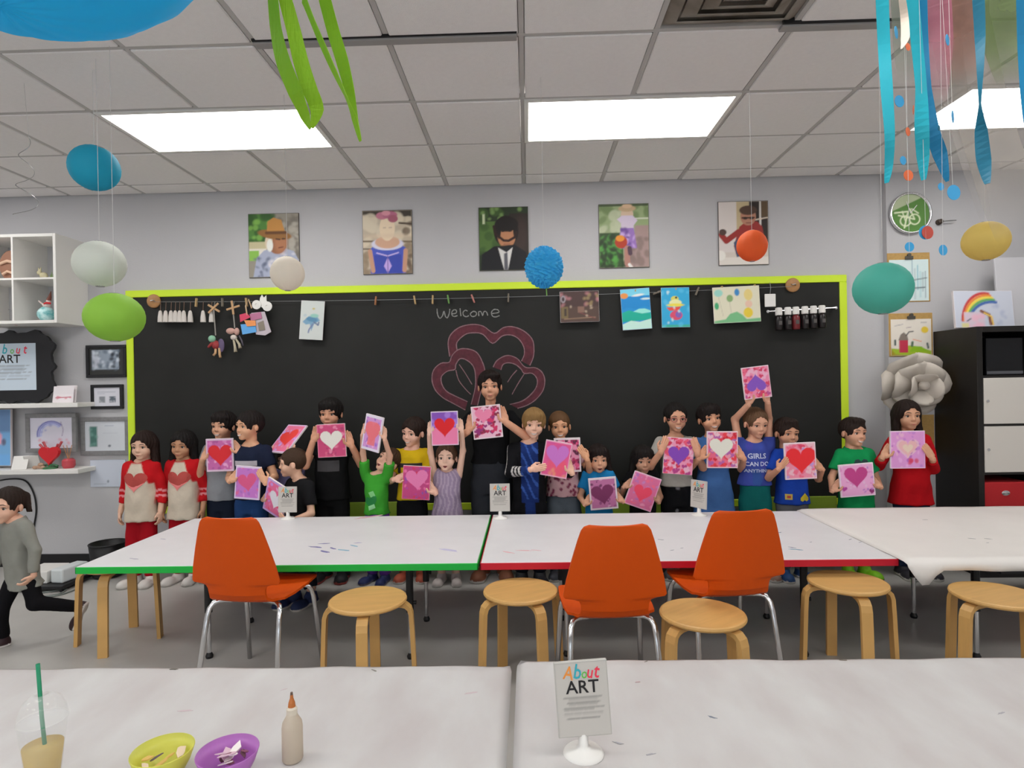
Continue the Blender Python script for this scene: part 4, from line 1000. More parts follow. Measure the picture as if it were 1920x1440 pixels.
# ------------------------------------------------------------------ sign holders and things on the tables
def art_holder(px, py, z, yaw, s, label, roll=0.0):
    x, y = tp(px, py, z)
    t = thing('sign_holder', label, 'sign', (x, y, z), group='small standing ART signs')
    Mz = Matrix.Rotation(yaw, 3, 'Z'); M = Mz @ Matrix.Rotation(roll, 3, 'Y') @ Matrix.Rotation(-0.06, 3, 'X')
    obj('base', xf(lathe([(0.048 * s, 0), (0.048 * s, 0.003), (0.042 * s, 0.009), (0.02 * s, 0.014), (0.012 * s, 0.022), (0.011 * s, 0.05)], 28), Mz), M_WHITE, t, smooth=True)
    w, h = 0.125 * s, 0.172 * s; c = Vector((0, 0, 0.045 * s + h / 2))
    obj('frame', xf(bbox(-w / 2, w / 2, -0.005, 0.005, -h / 2, h / 2, 0.0015, 1), M, c), mat('sign_grey', '#b3b0aa', 0.5, g=1.2), t)
    art_sheet(w * 0.95, h * 0.96, np.array(tuple(c + M @ Vector((0, -0.0056, 0)))), M, t, None, bgc='#b4b0aa')
    return t
art_holder(1094, 1413, NZ2, 0.05, 1.0, 'large standing ART sign on the near white table', roll=-0.05)
art_holder(540, 973, TZ, 0.0, 1.0, 'small standing ART sign in front of the boy in profile')
art_holder(938, 972, TZ, 0.0, 1.05, 'small standing ART sign at the gap between the tables, below the tall boy', roll=0.0)
art_holder(1311, 966, TZ, -1.0, 1.05, 'small standing ART sign turned sideways behind an orange chair')
# glue bottle
x, y = tp(549, 1424, NZ1)
t = thing('glue_bottle', 'half empty clear glue bottle with orange twist cap', 'bottle', (x, y, NZ1))
obj('body', lathe([(0.021, 0), (0.024, 0.004), (0.024, 0.078), (0.022, 0.09), (0.014, 0.104), (0.0115, 0.112)], 28), mat('glue_plastic', '#cfc4b4', 0.3, g=1.2, transl=0.4), t, smooth=True)
obj('collar', lathe([(0.0125, 0.108), (0.0125, 0.122), (0.009, 0.126)], 20), mat('glue_collar', '#c9bfae', 0.4, g=1.2), t)
obj('cap', lathe([(0.009, 0.124), (0.0075, 0.136), (0.004, 0.146), (0.0035, 0.154)], 16), mat('cap_orange', '#a8622e', 0.4), t)
obj('nozzle_tip', lathe([(0.0034, 0.153), (0.0028, 0.16)], 10), mat('tip_brown', '#5c4a40', 0.5), t)
# bowls
def bowl(px, py, z, r, col, label, seed, bits, tilt):
    x, y = tp(px, py, z + 0.055)
    t = thing('plastic_bowl', label, 'bowl', (x, y, z))
    prof = [(r * 0.5, 0), (r * 0.62, 0.006), (r * 0.86, 0.035), (r, 0.062), (r * 0.985, 0.064), (r * 0.84, 0.037), (r * 0.6, 0.009), (0.0, 0.007)]
    obj('bowl', lathe(prof, 40, cap1=False), mat('bowl_' + col[1:], col, 0.35, g=1.35, transl=0.25), t, smooth=True)
    R = random.Random(seed)
    for k in range(bits[0]):
        a = R.uniform(0, 6.28); q = R.uniform(0, 0.7) * r * 0.8; s = R.uniform(0.012, 0.024)
        P = [(s * R.uniform(.6, 1.2) * math.cos(2 * PI * i / 7), s * R.uniform(.3, .7) * math.sin(2 * PI * i / 7)) for i in range(7)]
        g = xf(prism(P, 0.002), rot=(PI / 2 + R.uniform(-.5, .5), R.uniform(-.5, .5), R.uniform(0, 6)), loc=(q * math.cos(a), q * math.sin(a), 0.034 + 0.0022 * k))
        cc = R.choice(bits[1]); obj('paper_scrap', g, mat('scrap_' + cc[1:], cc, 0.6), t)
bowl(305, 1412, NZ1, 0.066, '#c9c85a', 'translucent yellow plastic bowl with a few paper scraps', 3, (6, ['#5a4a5c', '#c9b49c', '#c7a25c']), 0)
bowl(427, 1414, NZ1, 0.067, '#b070b8', 'translucent purple plastic bowl full of dark paper scraps', 4, (13, ['#3f2c38', '#c4a9b4', '#7d4a5c', '#e0d0cc', '#57303e']), 0)
# iced drink
x, y = tp(82, 1478, NZ1)
t = thing('drink_cup', 'clear plastic cup of iced drink with dome lid and green straw', 'cup', (x, y, NZ1))
M_CLEAR = mat('clear_plastic', '#ffffff', 0.05, g=0.9, alpha=0.14)
obj('cup', lathe([(0.028, 0), (0.03, 0.003), (0.046, 0.15), (0.0475, 0.152), (0.0455, 0.152), (0.0285, 0.004), (0.0, 0.004)], 36, cap1=False), M_CLEAR, t, smooth=True)
obj('drink', lathe([(0.0275, 0.005), (0.0385, 0.098), (0.0, 0.098)], 32, cap1=False), mat('tea_drink', '#e6c070', 0.15, g=1.3, transl=0.5), t, smooth=True)
obj('dome_lid', lathe([(0.048, 0.15), (0.048, 0.157), (0.045, 0.175), (0.036, 0.196), (0.022, 0.208), (0.012, 0.21), (0.012, 0.209), (0.021, 0.2065), (0.035, 0.1945), (0.044, 0.174), (0.0465, 0.156)], 36, cap0=False, cap1=False), M_CLEAR, t, smooth=True)
obj('straw', tube([(0.012, 0.0, 0.012), (-0.004, 0.003, 0.16), (-0.013, 0.006, 0.275)], 0.0042, 10), mat('straw_green', '#0e7a55', 0.4, g=1.3), t, smooth=True)

# ------------------------------------------------------------------ lanterns and streamers
def lantern(px, py, wpx, Y, col, label, sq=0.9, gores=12, rot=(0, 0, 0), transl=0.35, depth=0.012):
    c = W(px, py, Y); r = wpx / 2 / F_PX * Y * 0.87; sq = sq / 0.87
    t = thing('paper_lantern', label, 'lantern', tuple(c), group='paper lanterns hung from the ceiling')
    nu, nv = gores * 6, 30; V = []; F = []
    for i in range(nv + 1):
        ph = 0.16 + (PI - (0.32 if wpx < 500 else 0.17)) * i / nv
        for j in range(nu):
            th = 2 * PI * j / nu; k = 1 - depth * (1 - abs(math.sin(gores / 2 * th))) + 0.004 * math.sin(ph * 26)
            V.append((r * k * math.sin(ph) * math.cos(th), r * k * math.sin(ph) * math.sin(th), r * sq * k * math.cos(ph)))
    for i in range(nv):
        for j in range(nu):
            q = (j + 1) % nu; F.append([i * nu + j, (i + 1) * nu + j, (i + 1) * nu + q, i * nu + q])
    m = mat('lantern_' + col[1:], col, 0.65, g=1.3, transl=transl)
    sh = obj('paper_shade', xf((V, F), rot=rot), m, t, smooth=True)
    rz = r * sq * math.cos(0.16); rr = r * math.sin(0.16)
    ring = [(rr * math.cos(2 * PI * k / 20), rr * math.sin(2 * PI * k / 20)) for k in range(21)]
    for s in ((1, -1) if wpx < 500 else (1,)): obj('wire_ring', xf(tube([(a, b, s * rz) for a, b in ring], 0.002, 5, cap=False), rot=rot), M_WIRE, t)
    obj('cord', tube([(0, 0, r * sq * 0.95), (0, 0, CEIL - c.z)], 0.0011, 5), mat('cord_white', '#b9b7b5', 0.6), t)
    return t
lantern(177, 315, 100, 2.9, '#1f9ab5', 'teal paper lantern, dented, hanging below the ceiling light', 0.84, 8, (0.25, 0.35, 0.3))
lantern(187, 495, 103, 2.8, '#c9ccc5', 'off white paper lantern beside the white cube shelf', 0.84, 12)
lantern(215, 595, 118, 2.7, '#93c04a', 'lime green paper lantern over the corner of the chalkboard', 0.78, 10, (0, 0, 0.2))
lantern(539, 513, 72, 3.2, '#d6cfc4', 'small cream paper lantern overlapping the straw hat photo', 0.9, 12)
lantern(1410, 461, 63, 3.3, '#e0642f', 'small orange paper lantern in front of the red sweater photo', 0.92, 12)
lantern(1655, 541, 115, 2.6, '#57b5a5', 'turquoise paper lantern at the right edge of the chalkboard', 0.82, 12)
lantern(1848, 452, 86, 2.8, '#d3bd6c', 'pale yellow paper lantern above the black cabinet', 0.82, 12)
lantern(-10, -372, 980, 1.0, '#2fb4ff', 'huge bright blue paper lantern right under the ceiling', 0.8, 16, transl=0.5, depth=0.006)
# honeycomb ball
c = W(1020, 501, 3.1); r = 38 / F_PX * 3.1
t = thing('honeycomb_ball', 'bright blue tissue honeycomb ball hanging before the chalkboard', 'paper ball', tuple(c))
V = []; F = []; nu, nv = 96, 48
for i in range(nv + 1):
    ph = PI * i / nv
    for j in range(nu):
        th = 2 * PI * j / nu; k = 1 - 0.17 * (0.5 + 0.5 * math.sin(12 * th + 6 * math.sin(5 * ph)) * math.cos(14 * ph)) * min(1, math.sin(ph) * 3)
        V.append((r * k * math.sin(ph) * math.cos(th), r * k * math.sin(ph) * math.sin(th), r * 1.06 * k * math.cos(ph)))
for i in range(nv):
    for j in range(nu):
        q = (j + 1) % nu; F.append([i * nu + j, (i + 1) * nu + j, (i + 1) * nu + q, i * nu + q])
obj('tissue', (V, F), mat('tissue_blue', '#3aa6d8', 0.6, g=1.35, transl=0.3), t, smooth=False)
obj('cord', tube([(0, 0, r), (0, 0, CEIL - c.z)], 0.0011, 5), mat('cord_white'), t)
obj('tail', tube([(0.01, 0, -r * 1.02), (0.012, 0, -r * 1.4)], 0.003, 5), mat('tail_green', '#6fa04a', 0.5), t)
# lime streamers
YS = 1.4
x, _, _ = W(590, -180, YS)
t = thing('streamer_cluster', 'cluster of twisted lime green paper streamers hanging from the ceiling', 'streamer', (x, YS, CEIL)); og = t.location
def st(P, sc, ox, oy, Y, wlist, tw, m, name, par, org, dy=0.0, up=None, fade=False):
    Q = [W(ox + a / sc, oy + b / sc, Y + dy + 0.012 * math.sin(i * 1.7)) for i, (a, b) in enumerate(P)]
    n = 5; S = spline(Q, n); WL = []; TW = []
    for i in range(len(Q) - 1):
        for k in range(n): WL.append(wlist[i] + (wlist[i + 1] - wlist[i]) * k / n); TW.append(tw[i] + (tw[i + 1] - tw[i]) * k / n)
    WL.append(wlist[-1]); TW.append(tw[-1])
    if up is not None:
        e = Vector((Q[0].x + up[0], Y + dy, up[1])); S = [e, e.lerp(S[0], 0.5)] + S; WL = [wlist[0]] * 2 + WL; TW = [tw[0]] * 2 + TW
    cols = None
    if fade:
        n_ = len(S); cols = np.zeros((4 * n_, 3))
        for i in range(n_): cols[4 * i:4 * i + 4] = max(0.0, 1 - max(0, (i / (n_ - 1) - .45)) / .55)
    return obj(name, ribbon(S, [w / sc / F_PX * Y for w in WL], 0.0012, (1, 0, 0), TW), m, par, org, cols=cols)
M_STREAM = mat('streamer_lime', '#8fb824', 0.6, g=1.35, transl=0.35, bump=0.3, bscale=150, stretch=(1, 1, .1))
top = CEIL
for P, wl, tw, dy in (([(370, 0), (400, 300), (470, 600), (590, 900), (680, 1120), (730, 1245)], [120, 130, 150, 150, 120, 30], [.3, .3, .25, .2, .4, .8], 0.0),
                      ([(490, 0), (570, 300), (640, 600), (720, 850), (790, 1050), (745, 1235)], [130, 140, 150, 150, 140, 25], [-.3, -.35, -.3, -.3, -.5, -1.0], 0.03),
                      ([(670, 0), (790, 300), (930, 620), (1060, 900), (1150, 1130), (1213, 1362)], [120, 110, 110, 90, 110, 30], [.9, 1.0, 1.1, 1.2, .9, .6], -0.02),
                      ([(870, 0), (950, 300), (1040, 600), (1110, 880), (1160, 1100), (1210, 1340)], [130, 130, 130, 110, 80, 30], [.2, .2, .3, .4, .7, 1.1], 0.02)):
    st(P, 5.142, 440, 0, YS, wl, tw, M_STREAM, 'paper_strip', t, og, dy, (0.02, top))
# ribbon mobile at the right
YR = 1.5
c = W(1790, 0, YR)
t = thing('ribbon_mobile', 'hanging mobile of turquoise ribbons, sheer tulle and paper confetti dots', 'mobile', (c.x, YR, CEIL)); og = t.location
hz = 2.62
obj('hoop', tube([(c.x + 0.2 * math.cos(2 * PI * k / 32), YR + 0.02 + 0.12 * math.sin(2 * PI * k / 32), hz) for k in range(33)], 0.005, 8, cap=False), M_WHITE, t, og)
obj('cord', join(*[tube([(c.x + 0.2 * math.cos(a), YR + 0.02 + 0.12 * math.sin(a), hz), (c.x, YR + 0.02, CEIL)], 0.0012, 5) for a in (0.3, 2.4, 4.5)]), mat('cord_white'), t, og)
M_TEAL = mat('ribbon_turquoise', '#1fa3b4', 0.45, g=1.35, transl=0.2); M_TEALD = mat('ribbon_dark_teal', '#1f6f8a', 0.45, transl=0.2); M_BLUE = mat('ribbon_blue', '#1879a5', 0.45, transl=0.15)
for P, wl, tw, m, dy in (([(195, 0), (207, 300), (225, 600), (245, 900), (240, 1110), (225, 1235)], [85, 75, 72, 62, 50, 30], [0, .2, .3, .2, .4, 1.2], M_TEAL, 0.0),
                         ([(400, 0), (430, 300), (458, 600), (462, 850), (470, 1050), (475, 1215)], [85, 85, 88, 88, 75, 30], [0, -.1, -.2, .2, .4, 1.1], M_TEAL, 0.02),
                         ([(470, 0), (480, 300), (500, 600), (535, 880), (585, 1040), (635, 1225)], [50, 50, 50, 80, 90, 20], [.8, .9, 1, .3, .2, 1.0], M_BLUE, 0.05),
                         ([(845, 0), (855, 250), (857, 480), (855, 700), (862, 880), (880, 1080), (905, 1240)], [70, 60, 40, 15, 70, 90, 30], [.3, .6, 1.0, 1.4, .8, .2, .7], M_TEALD, 0.03),
                         ([(1150, 0), (1152, 300), (1160, 600), (1170, 840)], [90, 80, 60, 30], [.1, .1, .2, .3], M_BLUE, 0.0),
                         ([(330, 0), (345, 120), (350, 260), (325, 330)], [40, 45, 50, 10], [.3, .5, .7, .9], mat('ribbon_cream', '#d8c9bb', 0.6, transl=0.3), -0.02)):
    st(P, 3.6, 1600, 0, YR, wl, tw, m, 'ribbon', t, og, dy, (0.0, hz))
def tulle(name, col, al):
    if name in MATS: return MATS[name]
    m = mat(name, col, 0.8, var=0.25, vscale=20); nt = m.node_tree; a = nt.nodes.new('ShaderNodeAttribute'); a.attribute_name = 'Col'
    mm = nt.nodes.new('ShaderNodeMath'); mm.operation = 'MULTIPLY'; mm.inputs[1].default_value = al
    nt.links.new(a.outputs['Fac'], mm.inputs[0]); nt.links.new(mm.outputs[0], nt.nodes['Principled BSDF'].inputs['Alpha'])
    return m
for P, wl, col, al, dy in (([(560, 0), (580, 300), (560, 700)], [190, 170, 120], '#b06a7c', 0.62, 0.06), ([(700, 0), (730, 300), (760, 560)], [230, 230, 170], '#a87c6c', 0.58, 0.09), ([(980, 0), (1010, 300), (1060, 560)], [260, 240, 150], '#768c50', 0.6, 0.08),
                           ([(330, 0), (345, 300), (355, 560)], [150, 140, 90], '#8d9080', 0.5, 0.07), ([(760, 100), (860, 700), (1020, 1250), (1120, 1600)], [300, 340, 330, 260], '#b5aca2', 0.38, 0.1), ([(620, 200), (700, 700), (800, 1100), (900, 1500)], [200, 160, 130, 60], '#b9b0a8', 0.28, 0.12)):
    st(P, 3.6, 1600, 0, YR, wl, [0.1 + 0.1 * i for i in range(len(P))], tulle('tulle_' + col[1:], col, al), 'tulle_strip', t, og, dy, (0.0, hz), True)
M_DB = mat('dot_blue', '#3a96c8', 0.6, g=1.3); M_DO = mat('dot_orange', '#e0683c', 0.6, g=1.3); M_DR = mat('dot_red', '#b0483c', 0.6)
dots = [(1680, 61, 11, M_DB, .8), (1702, 88, 7, M_DO, .5), (1776, 75, 10, M_DB, .7), (1686, 190, 11, M_DB, .3), (1712, 206, 8, M_DO, 1.1), (1786, 219, 11, M_DB, .8), (1702, 247, 8, M_DO, .6), (1693, 301, 8, M_DB, .4), (1703, 329, 10, M_DO, .2), (1764, 350, 7, M_DB, .3), (1788, 361, 14, M_DB, .2),
        (1739, 436, 12, M_DR, .2), (1735, 436, 13, M_DB, .1), (1705, 463, 9, M_DB, .1), (1768, 469, 10, M_DB, .3), (1760, 240, 5, M_TEALD, .6)]
for k, (px, py, rp, m, rz) in enumerate(dots):
    Y = YR + 0.01 + 0.004 * (k % 5); q = W(px, py, Y); r = rp / F_PX * Y
    obj('paper_dot', xf(lathe([(r, 0), (r, 0.001)], 20), Matrix.Rotation(rz, 3, 'Z') @ Matrix.Rotation(PI / 2, 3, 'X'), q), m, t, og)
for k, (px0, px1, py) in enumerate(((1690, 1703, 340), (1760, 1788, 375), (1720, 1736, 450), (1695, 1705, 472), (1762, 1768, 479), (1775, 1786, 230))):
    obj('thread', tube([W(px0, -120, YR + 0.02), W(px1, py, YR + 0.012)], 0.0005, 4), mat('cord_white'), t, og)
# thin foil spiral at far left
c = W(50, 405, 3.0)
hel = []
for k in range(60):
    s = k / 59; a = s * 2 * PI * 2.6; rr = 0.055 * (0.35 + 0.65 * s); hel.append((rr * math.cos(a), rr * math.sin(a), 0.4 * (1 - s)))
t = thing('foil_spiral', 'thin silver foil spiral hanging from the ceiling beside the teal lantern', 'ornament', tuple(c))
obj('spiral', tube(hel, 0.0022, 5, flat=0.4), M_WIRE, t); obj('cord', tube([hel[0], (0, 0, CEIL - c.z)], 0.0009, 4), mat('cord_white'), t)

# ------------------------------------------------------------------ things hung along the chalkboard
HY = BY - 0.03
def knob(px, py, label):
    c = W(px, py, BY); t = thing('wooden_knob', label, 'knob', (c.x, BY, c.z), group='round wooden knobs')
    obj('disc', xf(lathe([(0.05, 0), (0.055, 0.006), (0.055, 0.016), (0.048, 0.022), (0.0, 0.022)], 28, cap1=False), rot=(PI / 2, 0, 0)), mat('knob_wood', '#a5794e', 0.5, var=0.2, vscale=30), t, smooth=True)
    obj('hook', tube([(-0.015, -0.022, 0.005), (-0.012, -0.035, 0.0), (0.01, -0.036, 0.004), (0.018, -0.024, -0.004)], 0.004, 6), M_WIRE, t)
knob(290, 565, 'round wooden knob at the end of the wire with white tassels'); knob(1485, 535, 'round wooden knob above the row of dark bottles')
za, zb_ = W(290, 566, HY), W(1485, 537, HY)
def wz(x):
    s = (x - za.x) / (zb_.x - za.x); return za.z + (zb_.z - za.z) * s - 0.03 * 4 * s * (1 - s)
solo('hanging_wire', tube([(za.x + (zb_.x - za.x) * k / 24, HY, wz(za.x + (zb_.x - za.x) * k / 24)) for k in range(25)], 0.0016, 5), M_WIRE, 'thin steel wire strung across the top of the chalkboard', 'wire', org=tuple(za))
PINL = 'clothespin clipped on the wire along the chalkboard top'
def pin(px, py, m, rot, label=PINL):
    c = W(px, py, HY - 0.008); z = wz(c.x)
    t = thing('clothespin', label, 'clothespin', (c.x, HY, z), group='clothespins on the wire')
    Mr = Matrix.Rotation(rot, 3, 'Y')
    for s in (-1, 1): obj('jaw', xf(bbox(-0.006, 0.006, s * 0.006 - 0.0045, s * 0.006 + 0.0045, -0.04, 0.028, 0.0015, 1), Mr), m, t)
    obj('spring', xf(tube([(-0.008, 0, 0.004), (0.008, 0, 0.004)], 0.0045, 8), Mr), M_WIRE, t)
M_PG = mat('pin_green', '#5f8a45', 0.5); M_PR = mat('pin_red', '#a86a62', 0.5); M_PD = mat('pin_dark', '#6a6256', 0.6)
pin(704, 554, mat('pin_orange', '#8f5e3c', 0.6), .1, 'orange-brown clothespin on the bare stretch of wire'); pin(777, 553, M_PIN, -.15, 'plain wooden clothespin tilted, beside the upright plain one'); pin(811, 554, M_PIN, 0.05, 'plain wooden clothespin beside the green one'); pin(840, 550, M_PG, -.15, 'green clothespin above the chalk word Welcome'); pin(886, 551, M_PR, -.35, 'faded red clothespin tilted above the chalk word Welcome')
pin(953, 549, M_PD, .05, 'dark grey clothespin beside the blue honeycomb ball'); pin(1084, 544, M_PIN, 0, 'clothespin holding the dark collage, towards the honeycomb ball'); pin(1115, 544, M_PIN, -.1, 'clothespin holding the dark collage, towards the seascape'); pin(1191, 543, M_PIN, .05, 'clothespin holding the seascape painting'); pin(1267, 540, M_PIN, 0, 'clothespin holding the blue boat painting')
pin(1234, 541, M_PD, 1.2, 'dark clothespin lying sideways on the wire between two blue paintings'); pin(1308, 540, M_PD, .4, 'dark clothespin tilted beside the blue boat painting'); pin(1353, 536, M_PIN, .2, 'clothespin holding the balloon painting, towards the boat painting'); pin(1415, 534, M_PIN, .1, 'clothespin holding the balloon painting, towards the white tag')
pin(367, 562, M_PIN, .1, 'clothespin above the white tassels'); pin(416, 561, M_PD, 0, 'dark clothespin between the two hanging puppets'); pin(461, 560, M_PIN, -.1, 'clothespin holding the colourful paper puppet')
def hung(name, label, cat, r, p, roll=0.0, th=0.004, curl=0.0):
    c, w, h = rect(*r, HY - 0.012)
    t = thing(name, label, cat, (c.x, HY - 0.012, c.z - h / 2))
    M = Matrix.Rotation(roll, 3, 'Y') @ Matrix.Rotation(-0.03, 3, 'X'); o = np.array((0, 0, h / 2))
    obj('sheet', xf(bbox(-w / 2, w / 2, -th / 2, th / 2, -h / 2, h / 2, 0.001, 1), M, o), M_CANVAS, t)
    g, cols = p.geo(w * 0.99, h * 0.99, M, o + np.array(M @ Vector((0, -th / 2 - 0.0006, 0)))); obj('painted_face', g, M_PRINT, t, cols=cols)
p = Paint(34, 48, .66, '#b9bebb'); p.poly([(.1, .45), (.35, .6), (.7, .62), (.85, .5), (.6, .4), (.5, .22), (.42, .4), (.25, .38)], '#6d92ab'); p.ell(.5, .52, .16, .06, '#4f7d9c', -.1); p.ell(.6, .62, .12, .05, '#86b3a8'); p.line([(.55, .4), (.4, .25), (.38, .18)], .04, '#6a7596'); p.line([(.6, .45), (.78, .38), (.8, .45)], .04, '#5c6a86'); p.ell(.55, .8, .04, .025, '#b3a86a'); p.ell(.2, .62, .05, .04, '#a9b4b8')
hung('hanging_drawing', 'pale sheet with a blue fish drawing on the chalkboard wire', 'drawing', (563, 564, 607, 637), p, 0.07)
p = Paint(48, 38, 1.22, '#43302e'); p.rect(0, 1, 0, .5, '#4d3b34'); p.rect(.02, .2, .12, .5, '#6d5d3e'); p.rect(.45, .62, .3, .5, '#7a5c50'); p.rect(.1, .16, .2, .44, '#3a2f2a'); p.blot('#a56f74', 9, .03, .08, 3, 0, 1, .55, .95); p.blot('#8d7a54', 7, .03, .06, 4, .6, 1, .55, .9); p.ell(.08, .75, .08, .12, '#8f868c'); p.ell(.08, .75, .04, .07, '#3a2b2c'); p.line([(.1, .1), (.9, .14)], .03, '#8a6f5a'); p.line([(.5, .3), (.9, .1)], .02, '#7a3f3f'); p.blot('#c9b49c', 5, .015, .03, 6, 0, 1, .1, .6)
hung('dark_collage', 'dark brown craft collage with pink shapes clipped to the wire', 'artwork', (1050, 546, 1123, 604), p, -0.01, 0.015)
p = Paint(48, 64, .73, '#1f86c4'); p.rect(0, 1, .72, 1, '#6fbfe0'); p.poly([(0, .5), (.2, .55), (.5, .5), (.75, .56), (1, .52), (1, .82), (0, .82)], '#1a7fc0'); p.poly([(0, .2), (0, .42), (.25, .48), (.5, .42), (1, .38), (1, .22)], '#14a08a'); p.poly([(.4, .44), (.6, .5), (.8, .5), (1, .44), (1, .4), (.7, .38)], '#8fd6c9'); p.poly([(0, 0), (0, .14), (.3, .22), (.6, .18), (1, .24), (1, 0)], '#b5d8cc'); p.ell(.12, .84, .1, .07, '#e08a4a'); p.ell(.6, .84, .15, .03, '#d3e6ee', .1); p.ell(.86, .74, .12, .025, '#c3def0')
hung('hanging_painting', 'seascape painting with teal waves and orange sun on the wire', 'painting', (1165, 541, 1220, 618), p, -0.05)
p = Paint(48, 64, .72, '#2f9cc9'); p.rect(0, 1, 0, .06, '#3aa68f'); p.blot('#57b4d8', 10, .03, .08, 3, 0, 1, 0, 1, .6); p.ell(.48, .72, .1, .07, '#c9c25c'); p.ell(.5, .62, .16, .08, '#dfe0a0'); p.poly([(.18, .5), (.7, .52), (.6, .42), (.28, .42)], '#d84a3c'); p.ell(.52, .3, .16, .12, '#c94a68'); p.ell(.6, .32, .08, .08, '#7a5aa8'); p.ell(.5, .56, .22, .04, '#e0c94a'); p.blot('#bfe0f0', 6, .02, .04, 8, 0, 1, .1, .9); p.ell(.53, .75, .03, .025, '#2a3a3c')
hung('hanging_painting', 'blue painting of a bird in a red boat on the wire', 'painting', (1240, 539, 1293, 614), p, 0.0)
p = Paint(56, 44, 1.3, '#cfcbb4'); p.poly([(0, 0), (0, .06), (.25, .1), (.35, .25), (.5, .3), (.62, .2), (.7, .08), (1, .1), (1, 0)], '#6fae7c'); p.ell(.12, .84, .12, .1, '#8fc4b8'); p.ell(.52, .84, .07, .1, '#3a7fb5'); p.ell(.36, .68, .09, .1, '#7fa06a'); p.ell(.07, .48, .06, .1, '#3f9c6a'); p.ell(.76, .76, .12, .16, '#d3c07a'); p.ell(.76, .5, .1, .1, '#e0b5a0'); p.ell(.74, .26, .13, .14, '#e0bd3c'); p.line([(.36, .58), (.37, .3)], .012, '#a8a48c'); p.line([(.12, .72), (.2, .2)], .012, '#b5b09a')
hung('hanging_painting', 'pale painting of coloured balloons over green hills on the wire', 'painting', (1337, 537, 1425, 605), p, -0.03)
# white tag
c = W(1444, 562, HY - 0.01); t = thing('white_tag', 'small white card tag hanging above the dark bottles', 'tag', (c.x, HY - 0.01, c.z - 0.055))
obj('card', bbox(-0.042, 0.042, -0.004, 0.004, 0, 0.1, 0.003, 1), M_WHITE, t); obj('loop', tube([(0, 0, 0.1), (0.004, -0.004, 0.15), (0, 0, 0.19)], 0.002, 5), M_WIRE, t)
# bottle rail
a, b = W(1440, 584, BY - 0.06), W(1568, 577, BY - 0.06)
t = thing('bottle_rail', 'thin metal rail carrying six dark bottles', 'rail', (a.x, BY, a.z)); og = t.location
obj('bar', tube([a, b], 0.006, 8), M_CHROME, t, og)
for e in (a, b): obj('bracket', tube([e, (e.x, BY, e.z)], 0.012, 8), M_CHROME, t, og)
for k, px in enumerate((1460, 1477, 1492, 1509, 1525, 1541)):
    s = (W(px, 580, BY - 0.06).x - a.x) / (b.x - a.x); c = a.lerp(b, s); red = k == 2
    t = thing('hanging_bottle', ('black bottle at the rail end under the white tag', 'black bottle beside the dark red one, towards the white tag', 'dark red bottle with white cap on the metal rail', 'black bottle beside the dark red one, towards the lime frame', 'black bottle on the rail, last but one towards the lime frame', 'black bottle at the rail end by the lime frame')[k], 'bottle', (c.x, c.y, c.z - 0.15), group='bottles on the rail')
    obj('body', lathe([(0.024, 0), (0.028, 0.006), (0.03, 0.07), (0.027, 0.1), (0.016, 0.115)], 18), mat('bottle_dark_red', '#6b2226', 0.3) if red else mat('bottle_black', '#191415', 0.3), t, smooth=True)
    obj('cap', lathe([(0.024, 0.115), (0.026, 0.12), (0.025, 0.168), (0.02, 0.174)], 18), M_WHITE, t)
    obj('bottle_label', xf(prism([(-0.012, 0), (0.012, 0), (0.012, 0.03), (-0.012, 0.03)], 0.002), loc=(0, -0.032, 0.04)), mat('label_dark', '#7a3a3a' if red else '#4a4644', 0.5), t)
# white tassels
for px in (301, 311, 321, 329, 337, 345, 357, 381, 397):
    c = W(px, 604, HY - 0.01)
    zt_ = wz(c.x)
    t = thing('white_tassel', 'white yarn tassel in the row beside the wooden knob', 'tassel', (c.x, HY - 0.01, c.z), group='white tassels on the wire')
    obj('skirt', lathe([(0.021, 0), (0.019, 0.04), (0.013, 0.08), (0.007, 0.092)], 10), mat('yarn_white', '#c9c3bd', 0.9, g=1.25, bump=0.5, bscale=200, stretch=(1, 1, .05)), t)
    obj('loop', tube([(0, 0, 0.09), (0, 0.008, zt_ - c.z)], 0.0022, 5), mat('yarn_brown', '#6d5648', 0.8), t)
# puppets
M_STICK = mat('craft_stick', '#b08d68', 0.6); M_STR = mat('string_grey', '#8a8680', 0.7)
def puppet(px, py, rots, sy, fig, label):
    c = W(px, py, HY - 0.03); t = thing('string_puppet', label, 'puppet', (c.x, HY - 0.03, c.z))
    for r in rots: obj('cross_stick', xf(bbox(-0.055, 0.055, -0.004, 0.004, -0.008, 0.008, 0.002, 1), rot=(0, r, 0), loc=(0, -0.004 * rots.index(r) * 2, 0)), M_STICK, t)
    obj('hanger', tube([(0, 0, 0), (0, 0.02, wz(c.x) - c.z)], 0.002, 5), M_STR, t)
    obj('string', tube([(0.0, -0.004, 0), (0.012, -0.004, sy)], 0.005, 6), M_STR, t)
    for nm, g, m in fig: obj(nm, xf(g, loc=(0.012, -0.006, sy)), m, t, smooth=True)
puppet(401, 578, (0.55, -0.75), -0.215, [('head', sphere((-0.022, -0.012, -0.028), 0.028, 16, 10), mat('puppet_green', '#7fae92', 0.5)), ('body', fld([p_ell((0, 0, -0.075), (0.03, 0.02, 0.035)), p_cone((-0.02, -0.01, -0.06), (-0.05, -0.01, -0.09), 0.013, 0.01)]), mat('puppet_red', '#8a2f30', 0.6)),
    ('cape', fld([p_ell((0.04, 0.005, -0.08), (0.028, 0.012, 0.055))]), mat('puppet_purple', '#574a66', 0.6)), ('leg', tube([(0.0, 0, -0.1), (0.0, -0.005, -0.14), (-0.015, -0.01, -0.16)], 0.01, 8), M_STICK), ('leg', tube([(0.03, 0, -0.1), (0.03, 0, -0.15), (0.04, -0.008, -0.175)], 0.01, 8), M_STICK)], 'string puppet with a green head and red body on the wire')
